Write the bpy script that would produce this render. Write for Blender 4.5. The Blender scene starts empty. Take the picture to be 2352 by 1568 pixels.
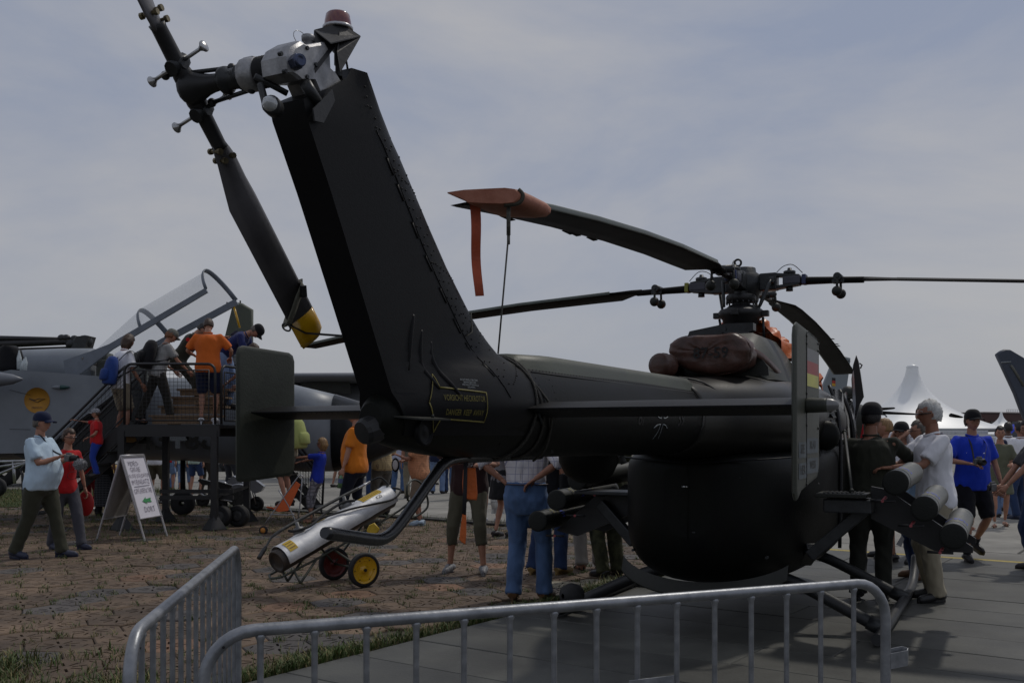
import bpy, bmesh, math, random
import numpy as np
from mathutils import Vector, Matrix, Euler, Quaternion
R = math.radians
PI = math.pi
random.seed(7)
rng = np.random.default_rng(7)
scn = bpy.context.scene
C = scn.collection

# ------------------------------------------------------------------ camera, world, sun, exposure
F, CX, HY, H = 2250.0, 1176.0, 1000.0, 1.5      # focal length and horizon in the units of a 2352 x 1568 picture
cam = bpy.data.cameras.new('camera')
cam.sensor_width = 36
cam.lens = 36 * F / 2352
cam.shift_y = (HY - 784) / 2352
cam.clip_start = 0.05
cam.clip_end = 3000
camo = bpy.data.objects.new('camera', cam)
camo.location = (0, 0, H)
camo.rotation_euler = (R(90), 0, 0)
C.objects.link(camo)
scn.camera = camo

SUN_AZ, SUN_EL = R(42), R(56)                    # azimuth from +Y towards +X
world = bpy.data.worlds.new('World')
scn.world = world
world.use_nodes = True
wn = world.node_tree
for n in list(wn.nodes): wn.nodes.remove(n)
def wnode(t, **k):
    n = wn.nodes.new(t)
    for a, b in k.items(): setattr(n, a, b)
    return n
wo = wnode('ShaderNodeOutputWorld')
bg = wnode('ShaderNodeBackground')
sky = wnode('ShaderNodeTexSky', sky_type='NISHITA')
sky.sun_disc = False
sky.sun_elevation = SUN_EL
sky.sun_rotation = SUN_AZ
sky.air_density = 1.0
sky.dust_density = 2.5
sky.altitude = 50
tc = wnode('ShaderNodeTexCoord')
mp = wnode('ShaderNodeMapping')
mp.inputs['Scale'].default_value = (1.0, 1.0, 2.3)
mp.inputs['Rotation'].default_value = (R(8), R(-12), R(20))
wn.links.new(tc.outputs['Generated'], mp.inputs['Vector'])
cl = wnode('ShaderNodeTexNoise')
mp.inputs['Location'].default_value = (9, 1, 3)
cl.inputs['Scale'].default_value = 1.9
cl.inputs['Detail'].default_value = 7
cl.inputs['Roughness'].default_value = 0.55
cl.inputs['Distortion'].default_value = 0.35
wn.links.new(mp.outputs[0], cl.inputs['Vector'])
cr = wnode('ShaderNodeValToRGB')
cr.color_ramp.elements[0].position = 0.40
cr.color_ramp.elements[1].position = 0.72
wn.links.new(cl.outputs['Fac'], cr.inputs['Fac'])
# a thin veil of high cloud: flat blue grey between, paler where the cloud is thicker
cm = wnode('ShaderNodeMixRGB')
cm.inputs['Color1'].default_value = (5.7, 6.6, 8.8, 1)
cm.inputs['Color2'].default_value = (10.2, 10.0, 10.0, 1)
wn.links.new(cr.outputs[0], cm.inputs['Fac'])
vm = wnode('ShaderNodeMixRGB')
vm.inputs['Fac'].default_value = 0.86
wn.links.new(sky.outputs[0], vm.inputs['Color1'])
# the veil thickens to plain pale haze near the horizon
sp_ = wnode('ShaderNodeSeparateXYZ'); wn.links.new(tc.outputs['Generated'], sp_.inputs[0])
mr_ = wnode('ShaderNodeMapRange'); mr_.inputs['From Min'].default_value = 0.20; mr_.inputs['From Max'].default_value = 0.0
mr_.inputs['To Max'].default_value = 0.85
wn.links.new(sp_.outputs['Z'], mr_.inputs[0])
hz_ = wnode('ShaderNodeMixRGB'); hz_.inputs['Color2'].default_value = (8.6, 8.8, 9.3, 1)
wn.links.new(mr_.outputs[0], hz_.inputs['Fac']); wn.links.new(cm.outputs[0], hz_.inputs['Color1'])
wn.links.new(hz_.outputs[0], vm.inputs['Color2'])
wn.links.new(vm.outputs[0], bg.inputs['Color'])
bg.inputs['Strength'].default_value = 0.114
wn.links.new(bg.outputs[0], wo.inputs['Surface'])

sl = bpy.data.lights.new('sun', 'SUN')
sl.energy = 2.6
sl.angle = R(2.5)
sl.color = (1.0, 0.95, 0.87)
slo = bpy.data.objects.new('sun', sl)
sd = Vector((math.sin(SUN_AZ)*math.cos(SUN_EL), math.cos(SUN_AZ)*math.cos(SUN_EL), math.sin(SUN_EL)))
slo.rotation_euler = sd.to_track_quat('Z', 'Y').to_euler()
slo.location = sd * 50
C.objects.link(slo)
vs = scn.view_settings
scn.display_settings.display_device = 'sRGB'
vs.view_transform = 'Standard'
vs.look = 'None'
vs.gamma = 1
vs.use_curve_mapping = False
vs.exposure = -1.25

# ------------------------------------------------------------------ helpers
def V(*a): return Vector(a)
def U(x, y, Z): return Vector(((x-CX)/F*Z, Z, H+(HY-y)/F*Z))       # the point at depth Z seen at x, y
def G(x, y):                                                          # the ground point seen at x, y
    Z = H*F/(y-HY); return Vector(((x-CX)/F*Z, Z, 0))

MATS = {}
def nd(nt, t, **k):
    n = nt.nodes.new(t)
    for a, b in k.items(): setattr(n, a, b)
    return n
def mat(name, col, rough=0.6, metal=0.0, var=0.12, scale=6.0, bump=0.0, bscale=40.0, spec=0.5, col2=None, emit=None, alpha=None, objrand=0.0, coat=0.0, streak=None, sheen=0, trans=0, stain=None):
    """A paint, cloth or metal: a base colour broken up by two scales of noise, a roughness that varies and a fine bump."""
    if name in MATS: return MATS[name]
    m = bpy.data.materials.new(name); m.use_nodes = True
    nt = m.node_tree; b = nt.nodes['Principled BSDF']; L = nt.links
    t = nd(nt, 'ShaderNodeTexCoord')
    src = t.outputs['Object']
    if streak:
        mpn = nd(nt, 'ShaderNodeMapping'); mpn.inputs['Scale'].default_value = streak
        L.new(src, mpn.inputs[0]); src = mpn.outputs[0]
    n1 = nd(nt, 'ShaderNodeTexNoise'); n1.inputs['Scale'].default_value = scale; n1.inputs['Detail'].default_value = 6
    n1.inputs['Roughness'].default_value = 0.6
    L.new(src, n1.inputs['Vector'])
    ramp = nd(nt, 'ShaderNodeValToRGB')
    e = ramp.color_ramp.elements
    c = np.array(col[:3], float)
    c2 = np.array(col2[:3], float) if col2 else c*(1+var)
    c1 = c if col2 else c*(1-var)
    e[0].position = 0.32; e[1].position = 0.68
    e[0].color = (*c1, 1); e[1].color = (*np.minimum(c2, 1), 1)
    L.new(n1.outputs['Fac'], ramp.inputs['Fac'])
    out = ramp.outputs[0]
    if stain:
        gp_ = nd(nt, 'ShaderNodeNewGeometry'); n4 = nd(nt, 'ShaderNodeTexNoise'); n4.inputs['Scale'].default_value = stain[0]; n4.inputs['Detail'].default_value = 9; n4.inputs['Roughness'].default_value = .62
        L.new(gp_.outputs['Position'], n4.inputs['Vector'])
        r4 = nd(nt, 'ShaderNodeMapRange'); r4.inputs['From Min'].default_value = .36; r4.inputs['From Max'].default_value = .60; r4.inputs['To Min'].default_value = stain[1]; r4.inputs['To Max'].default_value = 1.12
        L.new(n4.outputs['Fac'], r4.inputs[0]); mx4 = nd(nt, 'ShaderNodeMixRGB', blend_type='MULTIPLY'); mx4.inputs['Fac'].default_value = 1
        L.new(out, mx4.inputs['Color1']); L.new(r4.outputs[0], mx4.inputs['Color2']); out = mx4.outputs[0]
    if objrand:
        oi = nd(nt, 'ShaderNodeObjectInfo')
        mr = nd(nt, 'ShaderNodeMapRange'); mr.inputs['To Min'].default_value = 1-objrand; mr.inputs['To Max'].default_value = 1+objrand
        L.new(oi.outputs['Random'], mr.inputs[0])
        mx = nd(nt, 'ShaderNodeMixRGB', blend_type='MULTIPLY'); mx.inputs['Fac'].default_value = 1
        L.new(out, mx.inputs['Color1']); L.new(mr.outputs[0], mx.inputs['Color2']); out = mx.outputs[0]
    L.new(out, b.inputs['Base Color'])
    rr = nd(nt, 'ShaderNodeMapRange')
    rr.inputs['To Min'].default_value = max(0.03, rough-0.09); rr.inputs['To Max'].default_value = min(1, rough+0.09)
    L.new(n1.outputs['Fac'], rr.inputs[0]); L.new(rr.outputs[0], b.inputs['Roughness'])
    b.inputs['Metallic'].default_value = metal
    b.inputs['Specular IOR Level'].default_value = spec
    if coat: b.inputs['Coat Weight'].default_value = coat; b.inputs['Coat Roughness'].default_value = 0.15
    if sheen: b.inputs['Sheen Weight'].default_value = sheen
    if trans: b.inputs['Transmission Weight'].default_value = trans; b.inputs['IOR'].default_value = 1.1
    if alpha is not None: b.inputs['Alpha'].default_value = alpha
    if emit: b.inputs['Emission Color'].default_value = (*emit[:3], 1); b.inputs['Emission Strength'].default_value = emit[3]
    if bump:
        n2 = nd(nt, 'ShaderNodeTexNoise'); n2.inputs['Scale'].default_value = bscale; n2.inputs['Detail'].default_value = 4
        L.new(src, n2.inputs['Vector'])
        bp = nd(nt, 'ShaderNodeBump'); bp.inputs['Strength'].default_value = bump; bp.inputs['Distance'].default_value = 0.01
        L.new(n2.outputs['Fac'], bp.inputs['Height']); L.new(bp.outputs[0], b.inputs['Normal'])
    MATS[name] = m
    return m

def tagp(o, label=None, cat=None, group=None, kind=None):
    if label: o['label'] = label
    if cat: o['category'] = cat
    if group: o['group'] = group
    if kind: o['kind'] = kind
    return o
def thing(name, label, cat, loc=(0, 0, 0), rz=0.0, group=None, scale=1.0):
    o = bpy.data.objects.new(name, None); C.objects.link(o)
    o.empty_display_size = 0.2
    o.location = loc; o.rotation_euler = (0, 0, rz); o.scale = (scale,)*3
    o['mw'] = 1
    MW[o.name] = Matrix.LocRotScale(Vector(loc), Euler((0, 0, rz)), Vector((scale,)*3))
    del o['mw']
    return tagp(o, label, cat, group)
MW = {}
def root_of(o):
    while o.parent: o = o.parent
    return o

def frame_of(d, up=None):
    d = Vector(d).normalized()
    up = Vector(up) if up is not None else Vector((0, 0, 1))
    if abs(d.dot(up.normalized())) > 0.999: up = Vector((1, 0, 0)) if abs(d.x) < 0.9 else Vector((0, 1, 0))
    x = up.cross(d).normalized(); y = d.cross(x).normalized()
    return x, y, d

class MB:
    """Collects shapes and links them as ONE mesh object."""
    def __init__(s): s.v = []; s.f = []; s.sm = []; s.mi = []; s.m = 0; s.smooth = False
    def add(s, vs, fs, smooth=None):
        n = len(s.v); s.v.extend([Vector(p) for p in vs])
        for f in fs: s.f.append([n+i for i in f]); s.sm.append(s.smooth if smooth is None else smooth); s.mi.append(s.m)
        return s
    def box(s, c, size, M=None, bev=0.0):
        c = Vector(c); hx, hy, hz = [a/2 for a in size]
        if bev > 0:
            b = min(bev, hx*.9, hy*.9, hz*.9)
            vs = []; idx = {}
            bm = bmesh.new(); bmesh.ops.create_cube(bm, size=1)
            for v in bm.verts: v.co = Vector((v.co.x*2*hx, v.co.y*2*hy, v.co.z*2*hz))
            bmesh.ops.bevel(bm, geom=bm.edges[:], offset=b, segments=2, affect='EDGES', profile=0.6)
            bm.verts.index_update()
            vs = [v.co.copy() for v in bm.verts]; fs = [[v.index for v in f.verts] for f in bm.faces]; bm.free()
        else:
            vs = [Vector((x*hx, y*hy, z*hz)) for x in (-1, 1) for y in (-1, 1) for z in (-1, 1)]
            fs = [(0, 1, 3, 2), (4, 6, 7, 5), (0, 4, 5, 1), (2, 3, 7, 6), (0, 2, 6, 4), (1, 5, 7, 3)]
        if M is not None: vs = [M @ v for v in vs]
        return s.add([v+c for v in vs], fs, False)
    def bar(s, a, b, w, h=None, up=None, bev=0.0):
        a, b = Vector(a), Vector(b); x, y, d = frame_of(b-a, up)
        M = Matrix((x, y, d)).transposed()
        return s.box((a+b)/2, (w, h or w, (b-a).length), M, bev)
    def tube(s, pts, r, n=8, caps=True, smooth=True, flat=1.0, up=None, closed=False):
        pts = [Vector(p) for p in pts]; k = len(pts)
        rs = r if hasattr(r, '__len__') else [r]*k
        vs = []; fs = []; px = None
        for i, p in enumerate(pts):
            if closed: d = pts[(i+1) % k]-pts[i-1]
            else: d = pts[min(i+1, k-1)]-pts[max(i-1, 0)]
            if d.length < 1e-9: d = Vector((0, 0, 1))
            d.normalize()
            if px is None: x, y, _ = frame_of(d, up)
            else:
                x = (px - d*px.dot(d))
                x = x.normalized() if x.length > 1e-6 else frame_of(d)[0]
                y = d.cross(x)
            px = x
            rr = rs[i]; ra, rb = (rr if hasattr(rr, '__len__') else (rr, rr*flat))
            for j in range(n):
                t = 2*PI*j/n; vs.append(p + x*(ra*math.cos(t)) + y*(rb*math.sin(t)))
        for i in range(k if closed else k-1):
            a0 = i*n; b0 = ((i+1) % k)*n
            for j in range(n):
                q = (j+1) % n; fs.append((a0+j, a0+q, b0+q, b0+j))
        s.add(vs, fs, smooth)
        if caps and not closed:
            base = len(s.v)-k*n
            s.f.append([base+j for j in reversed(range(n))]); s.sm.append(False); s.mi.append(s.m)
            s.f.append([base+(k-1)*n+j for j in range(n)]); s.sm.append(False); s.mi.append(s.m)
        return s
    def cyl(s, a, b, r, n=12, r2=None, smooth=True): return s.tube([a, b], [r, r if r2 is None else r2], n, True, smooth)
    def ball(s, c, r, n=10, m=7, M=None):
        c = Vector(c); r3 = r if hasattr(r, '__len__') else (r, r, r)
        vs = []; fs = []
        for i in range(m+1):
            ph = PI*i/m
            for j in range(n):
                t = 2*PI*j/n
                p = Vector((r3[0]*math.sin(ph)*math.cos(t), r3[1]*math.sin(ph)*math.sin(t), r3[2]*math.cos(ph)))
                if M is not None: p = M @ p
                vs.append(c+p)
        for i in range(m):
            for j in range(n):
                q = (j+1) % n; fs.append((i*n+j, (i+1)*n+j, (i+1)*n+q, i*n+q))
        return s.add(vs, fs, True)
    def lathe(s, prof, c=(0, 0, 0), axis=(0, 0, 1), n=16, smooth=True, caps=False):
        x, y, d = frame_of(axis); c = Vector(c); vs = []; fs = []
        for (r, z) in prof:
            for j in range(n):
                t = 2*PI*j/n; vs.append(c + x*(r*math.cos(t)) + y*(r*math.sin(t)) + d*z)
        for i in range(len(prof)-1):
            for j in range(n):
                q = (j+1) % n; fs.append((i*n+j, i*n+q, (i+1)*n+q, (i+1)*n+j))
        s.add(vs, fs, smooth)
        if caps:
            base = len(s.v)-len(prof)*n
            s.f.append([base+j for j in reversed(range(n))]); s.sm.append(False); s.mi.append(s.m)
            s.f.append([base+(len(prof)-1)*n+j for j in range(n)]); s.sm.append(False); s.mi.append(s.m)
        return s
    def loft(s, rings, smooth=True, caps=True, closed=True):
        k = len(rings); n = len(rings[0]); vs = [Vector(p) for r in rings for p in r]; fs = []
        for i in range(k-1):
            for j in range(n if closed else n-1):
                q = (j+1) % n; fs.append((i*n+j, i*n+q, (i+1)*n+q, (i+1)*n+j))
        s.add(vs, fs, smooth)
        if caps:
            base = len(s.v)-k*n
            s.f.append([base+j for j in reversed(range(n))]); s.sm.append(False); s.mi.append(s.m)
            s.f.append([base+(k-1)*n+j for j in range(n)]); s.sm.append(False); s.mi.append(s.m)
        return s
    def prism(s, poly, off, smooth=False):
        """poly: 3D outline; off: thickness vector, centred."""
        off = Vector(off); n = len(poly); a = [Vector(p)-off/2 for p in poly]; b = [Vector(p)+off/2 for p in poly]
        fs = [list(reversed(range(n))), list(range(n, 2*n))] + [(i, (i+1) % n, n+(i+1) % n, n+i) for i in range(n)]
        return s.add(a+b, fs, smooth)
    def sheet(s, grid, smooth=True):
        m = len(grid); n = len(grid[0]); vs = [p for r in grid for p in r]
        return s.add(vs, [(i*n+j, i*n+j+1, (i+1)*n+j+1, (i+1)*n+j) for i in range(m-1) for j in range(n-1)], smooth)
    def join(s, o):
        n = len(s.v); s.v += o.v; s.f += [[n+i for i in f] for f in o.f]; s.sm += o.sm; s.mi += o.mi; return s
    def build(s, name, m, parent=None, world=True, origin=None, solid=0, auto=None):
        me = bpy.data.meshes.new(name)
        vs = s.v
        o = bpy.data.objects.new(name, me)
        if parent is not None:
            o.parent = parent
            rt = root_of(parent)
            if world and rt.name in MW:
                inv = MW[rt.name].inverted(); vs = [inv @ v for v in vs]
        if origin is not None:
            vs = [v-Vector(origin) for v in vs]; o.location = origin
        me.from_pydata([tuple(v) for v in vs], [], s.f)
        me.polygons.foreach_set('use_smooth', s.sm)
        ms = m if isinstance(m, (list, tuple)) else [m]
        for q in ms: me.materials.append(q)
        if len(ms) > 1: me.polygons.foreach_set('material_index', s.mi)
        bm = bmesh.new(); bm.from_mesh(me); bmesh.ops.recalc_face_normals(bm, faces=bm.faces); bm.to_mesh(me); bm.free()
        me.update()
        C.objects.link(o)
        if auto:
            try: me.set_sharp_from_angle(angle=R(auto))
            except Exception: pass
        return o

def dup(o, parent=None, name=None):
    c = o.copy(); C.objects.link(c)
    if parent: c.parent = parent
    elif o.name in MW: MW[c.name] = MW[o.name].copy()
    for ch in list(o.children): dup(ch, c)
    return c

_txt = {}
def text2d(s, size=1.0, bold=False, thick=0):
    """Outline of built-in lettering as flat 2D vertices and faces, centred."""
    cu = bpy.data.curves.new('t', 'FONT'); cu.body = s; cu.size = size; cu.align_x = 'CENTER'; cu.align_y = 'CENTER'
    cu.resolution_u = 2
    if bold: cu.offset = 0.012*size
    o = bpy.data.objects.new('t', cu); C.objects.link(o)
    dg = bpy.context.evaluated_depsgraph_get()
    me = bpy.data.meshes.new_from_object(o.evaluated_get(dg))
    vs = [v.co.copy() for v in me.vertices]; fs = [list(p.vertices) for p in me.polygons]
    bpy.data.objects.remove(o); bpy.data.meshes.remove(me); bpy.data.curves.remove(cu)
    return vs, fs
def put_text(mb, s, size, fn, bold=False, sub=0):
    """fn maps flat (u, v) to a 3D point on the surface that carries the print."""
    vs, fs = text2d(s, size, bold)
    mb.add([fn(v.x, v.y) for v in vs], fs, False)
def arc(c, r, a0, a1, n, x=(1, 0, 0), y=(0, 0, 1)):
    c, x, y = Vector(c), Vector(x), Vector(y)
    return [c + x*(r*math.cos(a0+(a1-a0)*i/n)) + y*(r*math.sin(a0+(a1-a0)*i/n)) for i in range(n+1)]
def smoothpath(pts, k=4):
    pts = [Vector(p) for p in pts]; out = []
    for i in range(len(pts)-1):
        p0 = pts[max(i-1, 0)]; p1 = pts[i]; p2 = pts[i+1]; p3 = pts[min(i+2, len(pts)-1)]
        for j in range(k):
            t = j/k
            out.append(0.5*((2*p1)+(p2-p0)*t+(2*p0-5*p1+4*p2-p3)*t*t+(3*p1-p0-3*p2+p3)*t**3))
    out.append(pts[-1]); return out
# ------------------------------------------------------------------ materials shared by many things
M_galv = mat('galvanised_steel', (.20, .21, .225), .42, .65, .22, 14, .10, 60, col2=(.36, .37, .39))
M_black = mat('black_paint', (.012, .012, .013), .5, 0, .3, 8, .1, 60)
M_darksteel = mat('dark_steel', (.03, .032, .034), .42, .4, .3, 12, .15, 60)
M_rubber = mat('tyre_rubber', (.014, .014, .015), .75, 0, .3, 10, .3, 80)
M_alu = mat('bare_aluminium', (.42, .42, .43), .34, .85, .22, 8, .25, 50)
M_orange = mat('orange_fabric', (.62, .13, .02), .62, 0, .2, 9, .5, 50)

# ------------------------------------------------------------------ ground
E1 = Vector((.581, .814, 0)); E2 = Vector((.814, -.581, 0))
def AB(a, b, z=0): return E1*a + E2*b + Vector((0, 0, z))
def struct(o): o['kind'] = 'structure'; return o

g = MB(); g.add([(-900, -60, -.06), (900, -60, -.06), (900, 1600, -.06), (-900, 1600, -.06)], [(0, 1, 2, 3)])
struct(g.build('ground', mat('sub_base', (.24, .235, .22), .9, 0, .15, .3, .3, 30)))

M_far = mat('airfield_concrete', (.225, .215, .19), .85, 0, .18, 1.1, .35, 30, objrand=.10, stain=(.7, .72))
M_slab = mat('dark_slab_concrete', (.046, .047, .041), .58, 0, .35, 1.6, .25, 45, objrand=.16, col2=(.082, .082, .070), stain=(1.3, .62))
M_soil = mat('joint_soil', (.045, .038, .025), .95, 0, .4, 9, .6, 60)
M_yel = mat('worn_yellow_line', (.42, .33, .09), .8, 0, .25, 14)

# apron of big concrete panels, and far beyond them one sheet
apron = struct(MB().build('apron', M_far)) if False else None
ap = MB()
ap.add([AB(13.6, -900, -.012), AB(13.6, 900, -.012), AB(1500, 900, -.012), AB(1500, -900, -.012)], [(0, 1, 2, 3)])
ap.add([AB(-60, -4.8, -.016), AB(13.6, -4.8, -.016), AB(13.6, 900, -.016), AB(-60, 900, -.016)], [(0, 1, 2, 3)])
apron = struct(ap.build('apron', mat('joint_filler', (.06, .058, .05), .9, 0, .3, 3, .2, 40)))
apf = MB(); apf.add([AB(64, -600, .002), AB(64, 600, .002), AB(1400, 600, .002), AB(1400, -600, .002)], [(0, 1, 2, 3)])
apf.build('far_concrete', M_far, apron)
def slab(parent, m, a0, a1, b0, b1, z=0, name='concrete_slab', gap=.012, t=.05, cache={}):
    c = AB((a0+a1)/2, (b0+b1)/2, z + random.uniform(-.002, .002))
    key = (round(a1-a0, 3), round(b1-b0, 3), m.name, t)
    if key not in cache:
        hx, hy = (a1-a0)/2-gap, (b1-b0)/2-gap; e = .006
        vs = [E1*(x*(hx-q))+E2*(y*(hy-q))+Vector((0, 0, zz)) for (q, zz) in ((0, -t), (0, -e), (e, 0)) for (x, y) in ((-1, -1), (1, -1), (1, 1), (-1, 1))]
        fs = [(8, 9, 10, 11)]
        for k in (0, 4):
            for i in range(4): j = (i+1) % 4; fs.append((k+i, k+j, k+4+j, k+4+i))
        me = bpy.data.meshes.new(name); me.from_pydata([tuple(v) for v in vs], [], fs); me.materials.append(m)
        bm = bmesh.new(); bm.from_mesh(me); bmesh.ops.recalc_face_normals(bm, faces=bm.faces); bm.to_mesh(me); bm.free()
        cache[key] = me
    o = bpy.data.objects.new(name, cache[key]); o.location = c; o.parent = parent; C.objects.link(o)
    return o
def inview(p, m=1.0):
    return p.y > 2.5 and abs(p.x) < p.y*.53+m
for i in range(10):
    for j in range(-14, 12):
        a0 = 13.85+i*5; b0 = -2+j*5
        if any(inview(AB(a0+x*2.5, b0+y*2.5), 1) for x in range(3) for y in range(3)):
            slab(apron, M_far, a0, a0+5, b0, b0+5, 0, gap=.02)
# dark slab field on which the helicopter stands
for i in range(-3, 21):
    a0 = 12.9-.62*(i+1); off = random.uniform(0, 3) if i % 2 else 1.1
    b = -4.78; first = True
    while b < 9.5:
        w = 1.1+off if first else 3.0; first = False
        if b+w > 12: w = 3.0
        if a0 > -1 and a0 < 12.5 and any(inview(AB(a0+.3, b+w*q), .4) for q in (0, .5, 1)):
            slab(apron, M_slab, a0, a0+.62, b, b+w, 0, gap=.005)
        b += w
yl = MB(); yl.add([AB(12.93, -4.7, -.004), AB(13.07, -4.7, -.004), AB(13.07, 20, -.004), AB(12.93, 20, -.004)], [(0, 1, 2, 3)])
yl.build('yellow_line', M_yel, apron)
kb = MB(); kb.add([AB(13.07, -4.78, -.003), AB(13.85, -4.78, -.003), AB(13.85, 25, -.003), AB(13.07, 25, -.003)], [(0, 1, 2, 3)])
kb.build('edge_strip', M_far, apron)

# brown pavers with radial slots
soil = MB(); soil.add([AB(-8, -60, -.02), AB(-8, -4.79, -.02), AB(13.8, -4.79, -.02), AB(13.8, -60, -.02)], [(0, 1, 2, 3)])
pav = struct(soil.build('pavement', M_soil))
def paver_mesh():
    R0 = .262; t = .05
    outer = [Vector((R0*math.cos(PI/3*i), R0*math.sin(PI/3*i), 0)) for i in range(6)]
    slots = []
    for k in range(8):
        a = PI/4*k+.35
        d = Vector((math.cos(a), math.sin(a), 0)); n = Vector((-d.y, d.x, 0))*.0095
        slots.append([d*.045-n, d*.135-n, d*.135+n, d*.045+n])
    for k in (0, 2, 3, 5):
        a = PI/3*k; d = Vector((math.cos(a), math.sin(a), 0)); n = Vector((-d.y, d.x, 0))
        c = d*.195; slots.append([c-n*.035-d*.0065, c+n*.035-d*.0065, c+n*.035+d*.0065, c-n*.035+d*.0065])
    bm = bmesh.new()
    def loop(pts, z=0):
        vs = [bm.verts.new((p.x, p.y, z)) for p in pts]
        return vs, [bm.edges.new((vs[i], vs[(i+1) % len(vs)])) for i in range(len(vs))]
    top_in, e0 = loop([p*.965 for p in outer])
    es = list(e0); sv = []
    for s in slots:
        v, e = loop(s); es += e; sv.append(v)
    bmesh.ops.triangle_fill(bm, use_beauty=True, use_dissolve=False, edges=es, normal=(0, 0, 1))
    o1 = [bm.verts.new((p.x, p.y, -.009)) for p in outer]; o2 = [bm.verts.new((p.x, p.y, -t)) for p in outer]
    for i in range(6):
        j = (i+1) % 6
        bm.faces.new((top_in[j], top_in[i], o1[i], o1[j])); bm.faces.new((o1[j], o1[i], o2[i], o2[j]))
    for v in sv:
        lo = [bm.verts.new((q.co.x, q.co.y, -.022)) for q in v]
        for i in range(4):
            j = (i+1) % 4; bm.faces.new((v[i], v[j], lo[j], lo[i]))
        bm.faces.new(lo)
    bmesh.ops.recalc_face_normals(bm, faces=bm.faces)
    me = bpy.data.meshes.new('paver'); bm.to_mesh(me); bm.free()
    return me
M_pav = mat('brown_cast_paver', (.084, .056, .037), .84, 0, .3, 4.5, .5, 55, col2=(.160, .108, .068), objrand=.26, stain=(1.1, .70))
M_pav2 = mat('violet_grey_paver', (.072, .062, .056), .76, 0, .3, 3.5, .5, 55, objrand=.2)
M_pav3 = mat('orange_brown_paver', (.17, .095, .055), .8, 0, .3, 3.5, .5, 55, objrand=.2)
M_pav4 = mat('pale_worn_paver', (.30, .27, .20), .85, 0, .3, 9, .6, 55)
pms = []
for m in (M_pav, M_pav2, M_pav3, M_pav4):
    me = paver_mesh(); me.materials.append(m); pms.append(me)
sx, sy = .262*1.5+.007, .262*math.sqrt(3)+.009
GR = Matrix.Rotation(R(-3), 3, 'Z')
pl = []
for i in range(-76, 44):
    for j in range(-10, 70):
        p = GR @ Vector((i*sx, j*sy+(sy/2 if i % 2 else 0), 0)) + Vector((-2.0, .5, 0))
        if p.dot(E2) > -5.05 or p.dot(E1) > 13.35 or not inview(p, .25) or p.y < 5.5: continue
        pl.append(p)
pl.sort(key=lambda p: p.y)
far_bm = MB()
for k, p in enumerate(pl):
    q = random.random()
    me = pms[1] if q < .13 else pms[2] if q < .15 else pms[0]
    if (p-Vector((.75, 9.9, 0))).length < .38: me = pms[3]
    rot = Euler((random.uniform(-.012, .012), random.uniform(-.012, .012), random.choice(range(6))*PI/3+R(-3)+random.uniform(-.03, .03)))
    z = random.uniform(-.006, .006)
    if k < 300:
        o = bpy.data.objects.new('paver', me); o.parent = pav; o.location = (p.x, p.y, z); o.rotation_euler = rot; C.objects.link(o)
    else:
        Mx = Matrix.Translation((p.x, p.y, z)) @ rot.to_matrix().to_4x4()
        far_bm.m = 1 if me is pms[1] else 0
        far_bm.add([Mx @ v.co for v in me.vertices], [list(f.vertices) for f in me.polygons], False)
if far_bm.v: tagp(far_bm.build('far_pavers', [M_pav, M_pav2], pav), kind='stuff')

# grass: one mesh of single blades
def blades(spots, name, cols, par=None, hgt=.07, seed=3):
    rg = np.random.default_rng(seed)
    P = np.array([(p[0], p[1], p[2]) for p in spots]); n = len(P)
    hs = rg.uniform(.45, 1.25, n)*P[:, 2]
    az = rg.uniform(0, 2*PI, n); ln = rg.uniform(.25, 1.15, n)*hs
    w = rg.uniform(.0018, .0042, n)*(1+hs*3)
    dx, dy = np.cos(az), np.sin(az)
    base = np.stack([P[:, 0], P[:, 1], np.full(n, -.015)], 1)
    sx_ = np.stack([-dy*w, dx*w, np.zeros(n)], 1)
    mid = base + np.stack([dx*ln*.35, dy*ln*.35, hs*.62], 1)
    tip = base + np.stack([dx*ln, dy*ln, hs], 1)
    vs = np.stack([base-sx_, base+sx_, mid+sx_*.8, mid-sx_*.8, tip], 1).reshape(-1, 3)
    me = bpy.data.meshes.new(name)
    fs = []
    i5 = np.arange(n)*5
    quads = np.stack([i5, i5+1, i5+2, i5+3], 1).tolist(); tris = np.stack([i5+3, i5+2, i5+4], 1).tolist()
    me.from_pydata(vs.tolist(), [], quads+tris)
    o = bpy.data.objects.new(name, me)
    for c in cols: me.materials.append(c)
    mi = rg.integers(0, len(cols), n); me.polygons.foreach_set('material_index', np.concatenate([mi, mi]).astype(np.int32))
    me.update(); C.objects.link(o); tagp(o, kind='stuff')
    return o
M_g1 = mat('grass_green', (.062, .098, .024), .6, 0, .3, 3, spec=.3)
M_g2 = mat('grass_olive', (.10, .12, .04), .6, 0, .3, 3, spec=.3)
M_g3 = mat('grass_straw', (.20, .17, .075), .7, 0, .3, 3, spec=.3)
sp = []
# tufts in the joints of the pavers
for p in pl:
    for k in range(6):
        if random.random() < .42:
            a = PI/3*k+PI/6*random.uniform(-.9, .9); q = p+Vector((math.cos(a), math.sin(a), 0))*.27
            for _ in range(random.randint(8, 34)):
                sp.append((q.x+random.gauss(0, .028), q.y+random.gauss(0, .028), random.uniform(.02, .06)))
# ragged strip along the slab edge
for _ in range(24000):
    a = random.uniform(1.0, 13.0); w = .07+.07*math.sin(a*2.3)*math.sin(a*.9+1)
    if random.random() > .35+.65*abs(math.sin(a*1.7+.5*math.sin(a*5))): continue
    q = AB(a, -4.80-abs(random.gauss(0, w+.02))); sp.append((q.x, q.y, random.uniform(.025, .085)))
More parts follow.
